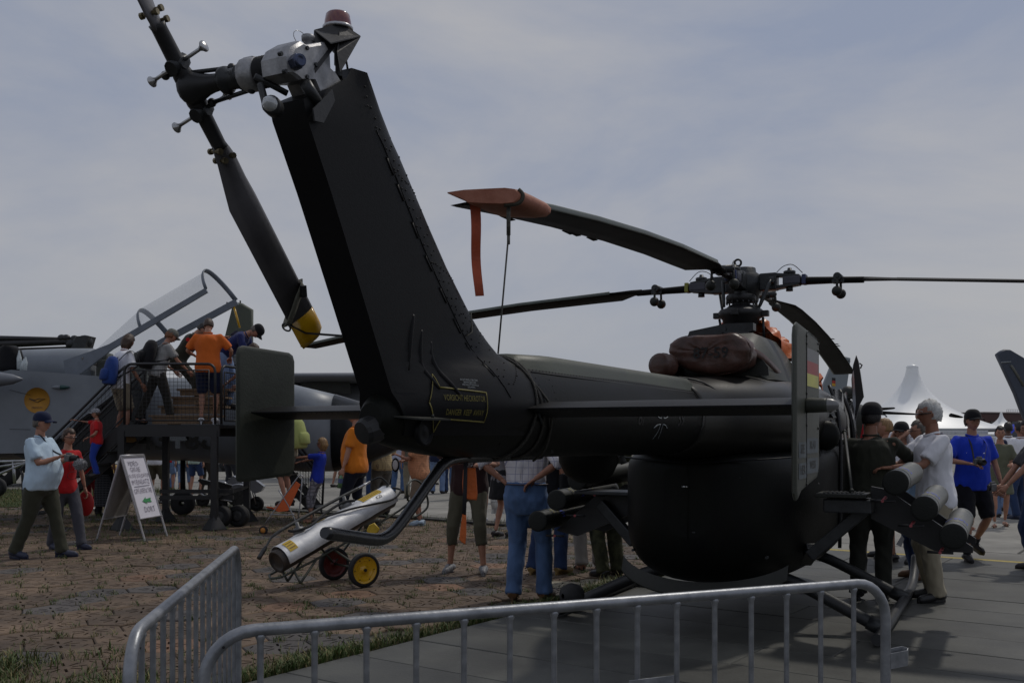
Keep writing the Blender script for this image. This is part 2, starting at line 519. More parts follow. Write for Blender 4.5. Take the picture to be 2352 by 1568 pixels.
# thick grass in the near left corner
for _ in range(34000):
    x = random.uniform(-3.4, -1.3); y = random.uniform(5.3, 7.3)
    d = (y-5.3)*.55+(x+3.2)*.42
    nz = math.sin(x*7+y*3)*.3+math.sin(x*3.1-y*5)*.3
    if random.random() > 1.0-d*1.15+nz*.5: continue
    if Vector((x, y, 0)).dot(E2) > -4.75: continue
    sp.append((x, y, random.uniform(.025, .10)))
# around the platform feet and the far edge of the pavement
for _ in range(26000):
    x = random.uniform(-10.5, 1.5); y = random.uniform(13.2, 21.5); p = Vector((x, y, 0))
    if p.dot(E1) > 13.9 or p.dot(E2) > -4.8: continue
    nz = math.sin(x*2.1+y*1.3)+math.sin(x*4.3-y*2.9)*.7
    if random.random() > .25+.35*nz*(1 if x < -2 else .3)+(y-15)*.03: continue
    sp.append((x, y, random.uniform(.03, .11)))
blades(sp, 'grass_tufts', [M_g1, M_g2, M_g1, M_g3])
lawn = MB(); lawn.add([(-16, 20.6, .0045), (-8.9, 20.6, .0045), (-9.6, 26.5, .0045), (-18, 27.5, .0045)], [(0, 1, 2, 3)])
struct(lawn.build('grass_verge', mat('verge_green', (.05, .075, .02), .9, 0, .35, 2, .8, 50)))
sp = [(random.uniform(-14.5, -8.8), random.uniform(20.5, 27), random.uniform(.05, .14)) for _ in range(22000)]
blades(sp, 'verge_grass', [M_g1, M_g2, M_g1, M_g3], seed=5)

# ------------------------------------------------------------------ crowd barriers
def barrier(label, A, B, top, nb, plate=None, hooks=False):
    A = Vector(A); B = Vector(B); d = (B-A); L = d.length; d.normalize()
    rt = thing('crowd_barrier', label, 'barrier', A, math.atan2(d.y, d.x), 'crowd barriers round the helicopter')
    r = .0175; rc = .13
    def P(s, z): return A + d*s + Vector((0, 0, z))
    pts = [P(0, .0), P(0, .10), P(0, top-rc)] + [P(rc-rc*math.cos(t), top-rc+rc*math.sin(t)) for t in [PI/2*i/7 for i in range(1, 8)]]
    pts += [P(L-rc+rc*math.sin(t), top-rc+rc*math.cos(t)) for t in [PI/2*i/7 for i in range(0, 8)]] + [P(L, .10), P(L, 0)]
    m = MB(); m.tube(pts, r, 12); m.build('frame', M_galv, rt)
    m = MB(); m.cyl(P(r*.8, .16), P(L-r*.8, .16), .0125, 10); m.build('bottom_rail', M_galv, rt)
    base = None
    for i in range(nb):
        s = L*(i+1)/(nb+1)
        m = MB(); m.lathe([(.0125, .160), (.0135, .172), (.0095, .180), (.0090, .20), (.0090, top-.040), (.0098, top-.030), (.0140, top-.020), (.012, top-.008)], P(s, 0), (0, 0, 1), 8, caps=True)
        if base is None: base = m.build('bar', M_galv, rt, origin=(s, 0, 0))
        else:
            o = base.copy(); o.location = (s, 0, 0); C.objects.link(o)
    for s in (.30, L-.30):
        n = Vector((-d.y, d.x, 0)); m = MB(); m.bar(P(s, .02)-n*.26, P(s, .02)+n*.26, .045, .008); m.cyl(P(s, .02), P(s, .17), .012, 8); m.build('foot', M_galv, rt)
    if hooks:
        n = Vector((-d.y, d.x, 0)); m = MB(); c = P(L+.055, top-.30)
        pt = [P(L+.012, top-.25), P(L+.085, top-.245), P(L+.10, top-.26), P(L+.10, top-.30)]
        q = [P(L+.012, top-.245)+n*.012, P(L+.09, top-.24)+n*.012, P(L+.105, top-.245), P(L+.09, top-.25)-n*.012, P(L+.012, top-.255)-n*.012]
        for a, b in zip(q[:-1], q[1:]): m.bar(a-Vector((0, 0, .028)), b-Vector((0, 0, .028)), .055, .004, up=(0, 0, 1)) if False else m.prism([a, b, b-Vector((0, 0, .055)), a-Vector((0, 0, .055))], Vector((0, 0, 0))+(b-a).cross(Vector((0, 0, 1))).normalized()*.003)
        m.build('coupling_hook', M_galv, rt)
    if plate:
        s0, s1, z = plate; n = Vector((-d.y, d.x, 0)); m = MB()
        m.box(P((s0+s1)/2, z-.09)-n*.011, (s1-s0, .003, .18), Matrix.Rotation(math.atan2(d.y, d.x), 3, 'Z'), .001)
        for s in (s0+.012, s1-.012): m.cyl(P(s, z-.02)-n*.016, P(s, z-.02)+n*.004, .004, 6)
        m.build('sign_plate', M_galv, rt)
    # vent holes drilled near the bend
    m = MB(); n = Vector((-d.y, d.x, 0)); m.cyl(P(.048, top-.036)-n*.0164+d*-.0, P(.048, top-.036)-n*.0188, .0038, 10); m.build('drain_hole', M_black, rt)
    return rt
kl, kr = F/875, F/644
bA = Vector(((468-CX)/875, kl, 0)); bB = Vector(((2034-CX)/644, kr, 0))
BT = .98
barrier('galvanised steel crowd barrier across the foreground, with a blank plate between its bars', bA, bB, BT, 15, plate=(1.275, 1.44, .735), hooks=True)
barrier('galvanised steel crowd barrier running away from the camera at the left', (-.985, 2.52, 0), ((546-CX)/488, F/488, 0), BT, 14)
# ------------------------------------------------------------------ the helicopter
HT = R(27); HO = Vector((-.052, 4.51, 0)); HU = Vector((math.sin(HT), math.cos(HT), 0)); HR = Vector((math.cos(HT), -math.sin(HT), 0))
def L3(f, r, z): return HO + HU*f + HR*r + Vector((0, 0, z))
def PR(x, y, r):
    """point of the plane r = const of the helicopter seen at x, y"""
    d = Vector(((x-CX)/F, 1, (HY-y)/F)); t = (HO.dot(HR)+r)/d.dot(HR); return Vector((0, 0, H))+d*t
def toL(p): q = p-HO; q.z = p.z; return Vector((q.dot(HU), q.dot(HR), p.z))
heli = thing('military_helicopter', 'matt dark green military helicopter with four drooping rotor blades, seen from behind its tail fin', 'helicopter',
             (HO.x, HO.y, 0), math.atan2(HU.y, HU.x))
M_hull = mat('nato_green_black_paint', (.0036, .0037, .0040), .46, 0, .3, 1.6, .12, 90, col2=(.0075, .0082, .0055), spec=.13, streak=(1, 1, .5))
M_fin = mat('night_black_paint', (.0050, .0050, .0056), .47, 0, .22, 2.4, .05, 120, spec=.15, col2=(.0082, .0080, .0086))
M_olive = mat('olive_grey_paint', (.034, .037, .029), .5, 0, .2, 5, .12, 80, spec=.4)
M_olive2 = mat('worn_olive_green', (.015, .016, .012), .55, 0, .3, 7, .15, 80, spec=.4)
M_blade = mat('rotor_blade_paint', (.006, .006, .006), .62, 0, .3, 3, .08, 60, col2=(.011, .0105, .0095), spec=.10)
M_bladeLE = mat('edge_highlight_strip', (.10, .115, .10), .45, .1, .2, 5, .1, 60)  # pale colour puts the leading edge highlight into the strip
M_cast = mat('cast_magnesium', (.20, .20, .205), .45, .55, .25, 22, .12, 110, col2=(.40, .40, .41))
M_rotyel = mat('blade_tip_yellow', (.62, .34, .005), .28, 0, .12, 7, .05, 60, spec=.6, coat=.3)
M_print = mat('stencil_yellow', (.15, .125, .016), .6, 0, .25, 60)
M_pale = mat('stencil_pale_grey', (.22, .24, .25), .6, 0, .3, 60)
M_patch = mat('blue_grey_patch', (.075, .092, .105), .6, 0, .25, 30)
M_covbr = mat('brown_leather_cover', (.048, .022, .015), .42, 0, .35, 9, .9, 16, col2=(.095, .040, .028), spec=.5)
M_red = mat('red_lens', (.13, .006, .005), .10, 0, .2, 8, spec=.8, coat=.5)
M_glassdark = mat('dark_glass', (.01, .011, .013), .05, 0, .1, 4, spec=.9)
M_knob = mat('polished_weight', (.42, .42, .42), .28, .9, .12, 12)

def ell(f, hr, z0, z1, n=28, p=2.6, r0=0.0, pt=None):
    """a super-ellipse section of the hull at station f"""
    zc, hz = (z0+z1)/2, (z1-z0)/2; out = []
    for i in range(n):
        t = 2*PI*i/n; c, s = math.cos(t), math.sin(t)
        if pt: p_ = p; p = pt if s > 0 else p
        out.append(L3(f, r0+hr*math.copysign(abs(c)**(2/p), c), zc+hz*math.copysign(abs(s)**(2/p), s)))
        if pt: p = p_
    return out
def interp(keys, n):
    """smooth interpolation through station tuples"""
    ks = [Vector(k) if len(k) <= 4 else k for k in keys]
    out = []; K = len(keys)
    for i in range(K-1):
        p0 = keys[max(i-1, 0)]; p1 = keys[i]; p2 = keys[i+1]; p3 = keys[min(i+2, K-1)]
        for j in range(n):
            t = j/n
            out.append(tuple(.5*((2*b)+(c-a)*t+(2*a-5*b+4*c-d)*t*t+(3*b-a-3*c+d)*t**3) for a, b, c, d in zip(p0, p1, p2, p3)))
    out.append(keys[-1]); return out

# lower pod with its clamshell doors, and the upper body that grows out of the boom
m = MB()
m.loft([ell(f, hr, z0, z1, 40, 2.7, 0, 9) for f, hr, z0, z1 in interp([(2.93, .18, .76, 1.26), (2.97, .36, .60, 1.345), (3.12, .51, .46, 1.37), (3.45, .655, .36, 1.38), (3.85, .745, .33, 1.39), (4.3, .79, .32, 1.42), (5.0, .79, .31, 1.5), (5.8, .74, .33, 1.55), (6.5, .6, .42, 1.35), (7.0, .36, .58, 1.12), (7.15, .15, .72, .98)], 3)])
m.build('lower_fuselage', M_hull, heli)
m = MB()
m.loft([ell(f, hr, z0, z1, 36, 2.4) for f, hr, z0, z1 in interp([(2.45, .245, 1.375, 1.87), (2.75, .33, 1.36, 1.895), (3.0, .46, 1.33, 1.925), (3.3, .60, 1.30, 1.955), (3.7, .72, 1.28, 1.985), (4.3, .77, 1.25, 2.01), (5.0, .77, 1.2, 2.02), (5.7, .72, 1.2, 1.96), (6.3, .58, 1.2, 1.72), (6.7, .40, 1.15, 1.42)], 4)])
m.build('upper_fuselage', mat('hull_paint_lit_top', (.006, .006, .006), .36, 0, .3, 2.2, .10, 90, col2=(.014, .013, .010), spec=.32), heli)  # hull paint copy with the lit top put into its lighter, glossier colour
# strip where the clamshell doors meet the upper body
m = MB()
for k, pts in enumerate([[(3.08, -.60, 1.345), (3.0, -.42, 1.33), (2.955, -.2, 1.315), (2.95, 0, 1.305), (2.955, .2, 1.31), (3.0, .42, 1.325), (3.1, .62, 1.34), (3.35, .735, 1.35)]]):
    m.tube(smoothpath([L3(f-.035, r*1.02, z) for f, r, z in pts], 4), [(.018, .006)]*29, 6, up=(0, 0, 1))
m.build('door_hinge_strip', M_fin, heli)
m = MB(); m.tube([L3(2.925, 0, z) for z in (.75, .9, 1.1, 1.29)], .0022, 5); m.build('door_seam', M_hull, heli)
m = MB(); m.box(L3(2.915, -.03, 1.13), (.02, .05, .012), None, .003); m.cyl(L3(2.92, .0, 1.13), L3(2.895, .0, 1.13), .006, 6); m.build('door_latch', M_knob, heli)
m = MB(); m.box(L3(2.935, .04, .80), (.02, .03, .01)); m.build('door_latch', M_darksteel, heli)
for s_, a_ in ((-.42, 1.15), (.42, 1.15), (-.5, .62), (.52, .62), (.30, 1.26), (-.3, 1.26)):
    m = MB(); c = L3(3.02 if abs(s_) < .35 else 3.10 if abs(s_) < .45 else 3.16, s_, a_); m.cyl(c-HU*.02, c+HU*.02, .011, 8); m.build('quarter_turn_fastener', M_darksteel, heli)
m = MB(); m.box(L3(3.02, .36, 1.20), (.02, .09, .012), Matrix.Rotation(-HT, 3, 'Z')); m.build('door_handle', M_darksteel, heli)
# belly fairing plate below the doors
m = MB()
po = []
for i in range(25):
    t = -1.12+2.24*i/24; po.append(L3(3.02+.55*(1-math.cos(t))*.8, .64*math.sin(t)/math.sin(1.12), .505-.235*math.cos(t)+.05))
pi_ = [p + HU*.05 + Vector((0, 0, .10)) for p in po]
lo = [p - Vector((0, 0, .012)) for p in po]
m.loft([pi_, po, lo, [p+HU*.08 for p in lo]], smooth=True, caps=False, closed=False)
m.build('belly_deflector', M_olive2, heli)

# tail boom, tail cone, spine cover
m = MB()
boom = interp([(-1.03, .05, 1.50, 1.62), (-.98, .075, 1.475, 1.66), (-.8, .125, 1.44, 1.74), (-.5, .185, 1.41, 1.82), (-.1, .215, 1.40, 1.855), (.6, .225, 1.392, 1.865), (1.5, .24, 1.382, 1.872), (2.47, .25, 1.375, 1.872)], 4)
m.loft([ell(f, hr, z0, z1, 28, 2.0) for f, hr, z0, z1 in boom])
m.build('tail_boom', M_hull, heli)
def boomr(f):
    for a, b in zip(boom[:-1], boom[1:]):
        if a[0] <= f <= b[0]:
            t = (f-a[0])/(b[0]-a[0]+1e-9); return [a[i]+(b[i]-a[i])*t for i in range(4)]
    return boom[-1]
def onboom(f, z, off=.0015):
    _, hr, z0, z1 = boomr(f); zc, hz = (z0+z1)/2, (z1-z0)/2
    c = max(-1, min(1, (z-zc)/hz)); s = math.sqrt(max(0, 1-c*c)); return L3(f, hr*s+off, zc+(hz+off)*c)
m = MB()      # raised spine cover along the boom top, lighter green
def spine(f, w, z0, z1):
    return [L3(f, w*x, z0+(z1-z0)*y) for x, y in ((-1.1, -.3), (-1, 0), (-.92, .6), (-.7, .93), (-.35, 1), (.35, 1), (.7, .93), (.92, .6), (1, 0), (1.1, -.3))]
m.loft([spine(f, w, 1.785, z) for f, w, z in ((-.12, .08, 1.80), (-.04, .145, 1.872), (.3, .152, 1.888), (1.3, .160, 1.893), (2.2, .172, 1.897), (2.50, .175, 1.897), (2.54, .165, 1.87))])
m.build('spine_cover', mat('spine_olive', (.050, .055, .042), .48, 0, .2, 3, .1, 80, spec=.4, col2=(.072, .080, .058)), heli)
for sg in (1, -1): m = MB(); m.tube([L3(f, sg*(w+.006), 1.788) for f, w in ((0, .150), (.3, .158), (1.3, .166), (2.2, .178), (2.5, .182))], .004, 5); m.build('spine_seam', M_black, heli)
m = MB(); m.loft([ell(f, hr, z0, z1, 28, 2) for f, hr, z0, z1 in ((2.44, .253, 1.372, 1.876), (2.475, .256, 1.368, 1.88), (2.476, .246, 1.372, 1.874))], caps=False); m.build('boom_joint_ring', M_black, heli)

# fin: sections between the leading and trailing edges, thick blunt trailing face
LEk = [(2.773, -1.164), (2.541, -.89), (2.211, -.574), (2.031, -.361), (1.868, -.167), (1.60, .06)]
TEk = [(2.60, -1.540), (2.532, -1.487), (2.302, -1.350), (1.959, -1.163), (1.604, -.972), (1.52, -.93)]
def at(k, z):
    k = sorted(k); z = max(k[0][0], min(k[-1][0], z))
    for a, b in zip(k[:-1], k[1:]):
        if a[0] <= z <= b[0]: return a[1]+(b[1]-a[1])*(z-a[0])/(b[0]-a[0])
def smax(a, b, k): return max(a, b)+max(0, k-abs(a-b))**2/(4*k)
def fin_half(s, z):
    """half thickness at chord fraction s (0 leading, 1 trailing), flowing into the boom at the foot"""
    w = .088+.012*max(0, min(1, (2.1-z)))
    th = w*math.sqrt(min(1, s/.30)*(2-min(1, s/.30))) if s < .30 else w-(w-.066)*(s-.30)/.70
    f = at(LEk, z)+(at(TEk, z)-at(LEk, z))*s
    _, hr, z0, z1 = boomr(max(-1.03, f)); zc, hz = (z0+z1)/2, (z1-z0)/2; c = (z-zc)/hz
    bh = hr*math.sqrt(1-c*c) if abs(c) < .985 else hr*.17-(abs(z-zc)-hz*.985)*.9
    kk = .17*(1-max(0, (s-.55)/.45)*.55)
    return smax(th, bh, kk) + .004 - .012*max(0, min(1, (1.60-z)/.06))
SS = [0, .012, .03, .06, .11, .18, .27, .4, .55, .7, .85, .97, .995]
def fin_ring(z, fl=None, ft=None):
    fl = at(LEk, z) if fl is None else fl; ft = at(TEk, z) if ft is None else ft
    out = []
    for s in SS: out.append(L3(fl+(ft-fl)*s, fin_half(s, z), z))
    for s in reversed(SS[1:]): out.append(L3(fl+(ft-fl)*s-.0, -fin_half(s, z), z))
    return out
m = MB()
zs = [1.50, 1.54, 1.58, 1.62, 1.66, 1.70, 1.74, 1.78, 1.82, 1.86, 1.90, 1.95, 2.0, 2.06, 2.12, 2.18, 2.32, 2.45, 2.53]
rings = [fin_ring(z) for z in zs]
# cut back towards the top: the leading part rises to the beacon mount, the aft part ends lower
rings.append(fin_ring(2.58, None, -1.50)); rings.append(fin_ring(2.66, None, -1.36)); rings.append(fin_ring(2.72, None, -1.27)); rings.append(fin_ring(2.765, -1.155, -1.24))
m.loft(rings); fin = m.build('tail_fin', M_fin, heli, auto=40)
def onfin(s, z, off=.0015):
    fl, ft = at(LEk, z), at(TEk, z); return L3(fl+(ft-fl)*s, fin_half(s, z)+off, z)
def onhull(f, z, off=.0015):
    p = onboom(max(-1.03, f), z, 0); h = toL(p).y; fl, ft = at(LEk, z), at(TEk, z); s = (f-fl)/(ft-fl)
    if 0 <= s <= 1: h = max(h, fin_half(s, z))
    return L3(f, h+off, z)
# pressed stiffening ribs at the foot of the fin
def snap(x, y):
    p = toL(PR(x, y, .10)); fl_, ft_ = at(LEk, p.z), at(TEk, p.z); sc = (p.x-fl_)/(ft_-fl_); return onfin(max(.02, min(.97, sc)), p.z, -.006)
for pts in ([(961, 722), (956, 760), (953, 800), (951, 850)], [(979, 757), (976, 800), (977, 840), (986, 872), (995, 893)], [(999, 784), (998, 815), (1003, 850), (1015, 885), (1029, 915)]):
    m = MB(); pp = smoothpath([snap(*p) for p in pts], 5); n = len(pp)
    m.tube(pp, [.004+.010*math.sin(PI*min(1, (i+1.5)/(n+2)))**.6 for i in range(n)], 10, up=HR); m.build('stiffening_rib', M_fin, heli)
# leading edge skin, rivets and access straps
m = MB()
def rivet(p, n, r=.0042): m.lathe([(r, 0), (r*.75, r*.55), (0, r*.7)], p, n, 6)
for z in np.arange(1.72, 2.70, .030):
    for s in (.26, .30):
        if s == .30 and int(z*1000/30) % 2: continue
        rivet(onfin(s, z, .0), HR)
for z in np.arange(1.76, 2.70, .055):
    rivet(onfin(.12, z, 0), HR); rivet(onfin(.2, z+.02, 0), HR, .0035)
for (s0, z0, s1, z1) in ((.03, 2.13, .28, 2.17), (.02, 1.93, .3, 2.02), (.05, 2.42, .3, 2.46), (.22, 1.72, .04, 1.80)):
    for i in range(9): t = i/8; rivet(onfin(s0+(s1-s0)*t, z0+(z1-z0)*t, 0), HR, .0035)
for f in np.arange(-.35, 2.4, .035):
    rivet(onboom(f, 1.80, 0), HR, .003)
for f in (-.33, .0, .14):
    for z in np.arange(1.46, 1.8, .03): rivet(onboom(f, z, 0), HR, .003)
m.build('rivets', M_fin, heli)['kind'] = 'stuff'
for z in (2.50, 2.42, 2.30, 2.19, 2.08, 1.97, 1.88, 1.80):
    m = MB(); a = onfin(.335, z, .002); b = onfin(.335, z-.052, .002); m.tube([a, b], [(.0050, .0008)]*2, 8, up=HR); m.cyl(a, a+HR*.003, .003, 6); m.cyl(b, b+HR*.003, .003, 6); m.build('hinge_strap', M_fin, heli)
m = MB(); pp = [onfin(.315, z, .0005) for z in np.arange(1.66, 2.60, .04)]; m.tube(pp, .0018, 4); m.tube(smoothpath([onboom(-.42, 1.80), onboom(-.36, 1.70), onboom(-.30, 1.58), onboom(-.28, 1.46)], 4), .0016, 4); m.build('panel_seam', M_black, heli)
# danger arrow and its print
def arrow_pt(u, v): return onhull(-.655+u, 1.625+v*.98, .0030)
m = MB()
out = [(-.175, .0), (-.115, .115), (-.105, .062), (.16, .050), (.16, -.072), (-.105, -.062), (-.125, -.115)]
for a, b in zip(out, out[1:]+out[:1]):
    k = 6; pp = [arrow_pt(a[0]+(b[0]-a[0])*i/k, a[1]+(b[1]-a[1])*i/k) for i in range(k+1)]
    m.tube(pp, [(.0034, .0009)]*(k+1), 4, up=HR)
m.build('danger_arrow', M_print, heli)
m = MB(); put_text(m, 'VORSICHT HECKROTOR', .031, lambda u, v: arrow_pt(.026+u*.70, .022+v*1.1)); put_text(m, 'DANGER  KEEP  AWAY', .031, lambda u, v: arrow_pt(.026+u*.70, -.036+v*1.1)); m.build('warning_lettering', M_print, heli)
m = MB()
for k in range(4): put_text(m, ('ACHTUNG VOR DEM', 'BEWEGEN DER', 'HECKROTORWELLE', 'SICHERN')[k], .011, lambda u, v, k=k: onhull(-.585+u, 1.722-k*.010+v, .003))
m.build('small_stencil', M_pale, heli)
# boom insignia: iron cross outline with the serial either side, mostly in shade under the stabiliser
m = MB()
def cr_pt(u, v): return onboom(1.62+u*1.15, 1.585+v, .002)
def arm(k):
    ca, sa = math.cos(k*PI/2), math.sin(k*PI/2)
    P0 = [(.018, .018+.0), (.022, .06), (.04, .105)]; Q = [(-x, y) for x, y in P0]
    for side in (P0, Q):
        pp = smoothpath([cr_pt(x*ca-y*sa, x*sa+y*ca) for x, y in side], 4); m.tube(pp, [(.0035, .0008)]*len(pp), 4, up=HR)
for k in range(4): arm(k)
m.build('iron_cross', M_pale, heli)
M_ser = mat('serial_black', (.006, .006, .007), .5)
m = MB(); put_text(m, '87', .13, lambda u, v: onboom(1.28+u, 1.60+v, .0018), True); m.build('serial_number', M_ser, heli)
m = MB(); put_text(m, '59', .13, lambda u, v: onboom(1.98+u, 1.60+v, .0018), True); m.build('serial_number', M_ser, heli)

# tail lamp bracket and sensor under the tail cone
m = MB(); m.prism([L3(-.99, .06, 1.572), L3(-.80, .10, 1.572), L3(-.79, .20, 1.560), L3(-.95, .17, 1.560)], Vector((0, 0, .006))); m.cyl(L3(-.84, .15, 1.565), L3(-.84, .15, 1.58), .006, 8); m.build('sensor_bracket', M_olive2, heli)
m = MB(); c = onhull(-.83, 1.515, -.004); m.lathe([(.052, -.01), (.056, .012), (.046, .016), (.044, .006), (.02, .012), (0, .014)], c, HR, 24); m.build('warning_sensor', M_fin, heli)
m = MB(); c = L3(-1.0, -.005, 1.528); m.lathe([(0, .062), (.042, .06), (.05, .045), (.056, -.01), (.052, -.08)], c, -HU-HR*.3-Vector((0, 0, .35)), 14, smooth=False); m.build('tail_lamp_housing', M_black, heli)

# tail skid loop
m = MB()
pts = [L3(.42, 0, 1.405), L3(.0, 0, 1.405), L3(-.36, 0, 1.402), L3(-.50, 0, 1.385), L3(-.60, 0, 1.325), L3(-.74, 0, 1.225), L3(-.86, 0, 1.145), L3(-.93, 0, 1.118), L3(-1.0, 0, 1.116), L3(-1.16, 0, 1.143), L3(-1.30, 0, 1.168)]
pp = smoothpath(pts, 4); m.tube(pp, [.0235]*(len(pp)-1)+[.020], 12, up=HR); m.build('tail_skid', mat('skid_black_gloss', (.012, .012, .013), .28, 0, .2, 8, .1, 60, spec=.6), heli)
m = MB(); m.bar(L3(-.32, .0, 1.43), L3(-.32, .0, 1.40), .06, .05, bev=.008); m.cyl(L3(.40, 0, 1.46), L3(.40, 0, 1.39), .02, 10); m.build('skid_clamp', M_darksteel, heli)

# horizontal stabiliser with rivet lines, end plates
ZS = 1.612
def stab(r, c0=-.16, c1=.22):
    """thin aerofoil section at span station r: leading edge forward"""
    w = c1-c0
    prof = [(1.0, 0), (.96, .028), (.85, .05), (.65, .062), (.4, .052), (.15, .026), (0, .005), (0, -.005), (.15, -.026), (.4, -.05), (.65, -.055), (.85, -.042), (.96, -.022)]
    return [L3(c0+w*x, r, ZS+.005+z*.56*(1.1 if x > .3 else 1)) for x, z in prof]
m = MB(); m.loft([stab(r) for r in (-1.35, -1.2, -.9, -.5, -.2, .2, .5, .9, 1.2, 1.35)]); m.build('stabiliser', M_fin, heli, auto=50)
m = MB()
for r in np.arange(-1.3, 1.31, .032):
    if abs(r) < .2: continue
    rivet(L3(-.145, r, ZS+.009), Vector((0, 0, 1)), .003); rivet(L3(.15, r, ZS+.034), Vector((0, 0, 1)), .003)
    rivet(L3(-.14, r, ZS-.004), Vector((0, 0, -1)), .004)
for r in (-1.05, -.75, .45, .75, 1.0, 1.28):
    for x in np.arange(-.12, .16, .035): rivet(L3(x, r+x*.4, ZS+.012+(x+.14)*.09), Vector((0, 0, 1)), .004)
m.build('stabiliser_rivets', M_black, heli)['kind'] = 'stuff'
M_plate = mat('plate_olive', (.046, .050, .038), .5, 0, .2, 5, .12, 80, spec=.4)
def plate(side):
    r0 = 1.36*side
    # outline in (f, z): near trailing edge upright, pointed foot
    if side > 0: ol = [(-.20, 1.22), (-.225, 1.30), (-.23, 1.80), (-.222, 1.90), (-.205, 1.925), (.02, 1.93), (.10, 1.915), (.13, 1.88), (.14, 1.72), (.30, 1.68), (.31, 1.60), (.30, 1.40), (.10, 1.325)]
    else: ol = [(-.20, 1.285), (-.235, 1.31), (-.245, 1.40), (-.245, 1.84), (-.235, 1.905), (-.19, 1.935), (.02, 1.94), (.055, 1.92), (.065, 1.87), (.065, 1.36), (.03, 1.31), (-.05, 1.275)]
    m = MB(); e = .0
    n = len(ol); cf = sum(a for a, b in ol)/n; cz = sum(b for a, b in ol)/n
    def rg(k, t): return [L3(cf+(a-cf)*k, r0+t, cz+(b-cz)*(1-(1-k)*.6)) for a, b in ol]
    m.loft([rg(.90, -.024), rg(.965, -.020), rg(1, -.006), rg(1, .006), rg(.965, .020), rg(.90, .024)])
    return m.build('end_plate', M_plate, heli, auto=35)
# plates are wider than they look from here; built at their real size
def plate2(side):
    r0 = 1.37*side
    if side > 0: x0, x1, top, bt, bf = -.26, .24, 1.928, 1.265, 1.325
    else: x0, x1, top, bt, bf = -.245, .20, 1.955, 1.265, 1.285
    q = .045; ol = [(x0, bt+.02), (x0, top-q), (x0+q*.3, top-q*.3), (x0+q, top)]
    if side > 0: ol += [(x1-q*1.6, top-.02), (x1-.3*q, top-.02-q*.4), (x1, top-.02-q*1.3), (x1, bf+q), (x1-q, bf), (x0+.10, bt+.02), (x0+.03, bt-.01)]
    else: ol += [(x1-q, top-.01), (x1-.3*q, top-.01-.3*q), (x1, top-.01-q), (x1, bf+q), (x1-.3*q, bf+.3*q), (x1-q, bf), (x0+q, bt), (x0+.3*q, bt+.005)]
    m = MB(); n = len(ol); cf = (x0+x1)/2; cz = (top+bt)/2
    def rg(k, t): return [L3(cf+(a-cf)*k, r0+t, cz+(b-cz)*(1-(1-k)*.6)) for a, b in ol]
    m.loft([rg(.90, -.010), rg(.965, -.009), rg(1, -.003), rg(1, .003), rg(.965, .009), rg(.90, .010)])
    return m.build('end_plate', M_plate, heli, auto=35), r0+.0105*1
epR, rR = plate2(1)
epL, rL = plate2(-1)
# flag, patches and lettering on the outer face of the starboard end plate
def fl(z0, z1, f0, f1, m_, nm):
    m = MB(); m.add([L3(f0, rR+.0008, z0), L3(f1, rR+.0008, z0-.0), L3(f1, rR+.0008, z1-.0), L3(f0, rR+.0008, z1)], [(0, 1, 2, 3)]); m.build(nm, m_, epR)
M_fb = mat('flag_black', (.17, .17, .18), .5); M_fr = mat('flag_red', (.32, .055, .055), .5); M_fy = mat('flag_gold', (.52, .50, .12), .5)
fl(1.795, 1.845, -.045, .205, M_fb, 'flag_band'); fl(1.745, 1.795, -.045, .205, M_fr, 'flag_band'); fl(1.695, 1.745, -.045, .205, M_fy, 'flag_band')
fl(1.415, 1.475, -.215, -.065, M_patch, 'grey_patch'); fl(1.43, 1.49, -.05, .20, M_patch, 'grey_patch'); fl(1.335, 1.395, -.215, -.065, M_patch, 'grey_patch'); fl(1.35, 1.41, -.05, .20, M_patch, 'grey_patch')
m = MB(); put_text(m, 'SEE', .05, lambda u, v: L3(-.14+u*1.2, rR+.0016, 1.447+v), True); put_text(m, 'HER', .05, lambda u, v: L3(-.14+u*1.2, rR+.0016, 1.367+v), True)
put_text(m, 'BLAU', .045, lambda u, v: L3(.075+u*1.2, rR+.0016, 1.462+v), True); put_text(m, 'WEISS', .045, lambda u, v: L3(.075+u*1.1, rR+.0016, 1.382+v), True); m.build('plate_lettering', M_olive2, epR)
m = MB(); m.tube([L3(-.052, rR+.0006, 1.29), L3(-.055, rR+.0006, 1.31), L3(-.055, rR+.0006, 1.9), L3(-.03, rR+.0006, 1.912), L3(.21, rR+.0006, 1.895)], .0015, 4); m.build('panel_line', M_black, epR)
m = MB()
for z in (1.89, 1.86, 1.665, 1.54, 1.31): m.cyl(L3(-.055, rR, z), L3(-.055, rR+.004, z), .006, 6); m.cyl(L3(.20, rR, z-.01), L3(.20, rR+.004, z-.01), .006, 6)
m.build('plate_screws', M_black, epR)['kind'] = 'stuff'
m = MB(); c = L3(-.06, rR-.002, ZS+.006); m.lathe([(.029, 0), (.030, .008), (.028, .07), (.027, .082)], c, HR, 20, caps=True); m.build('lamp_pod', M_olive, heli)
m = MB(); m.lathe([(.027, .082), (.025, .098), (.018, .116), (.008, .124), (0, .125)], c, HR, 20); m.build('lamp_lens', mat('lamp_lens_grey', (.20, .20, .20), .35, .4, .2, 9), heli)

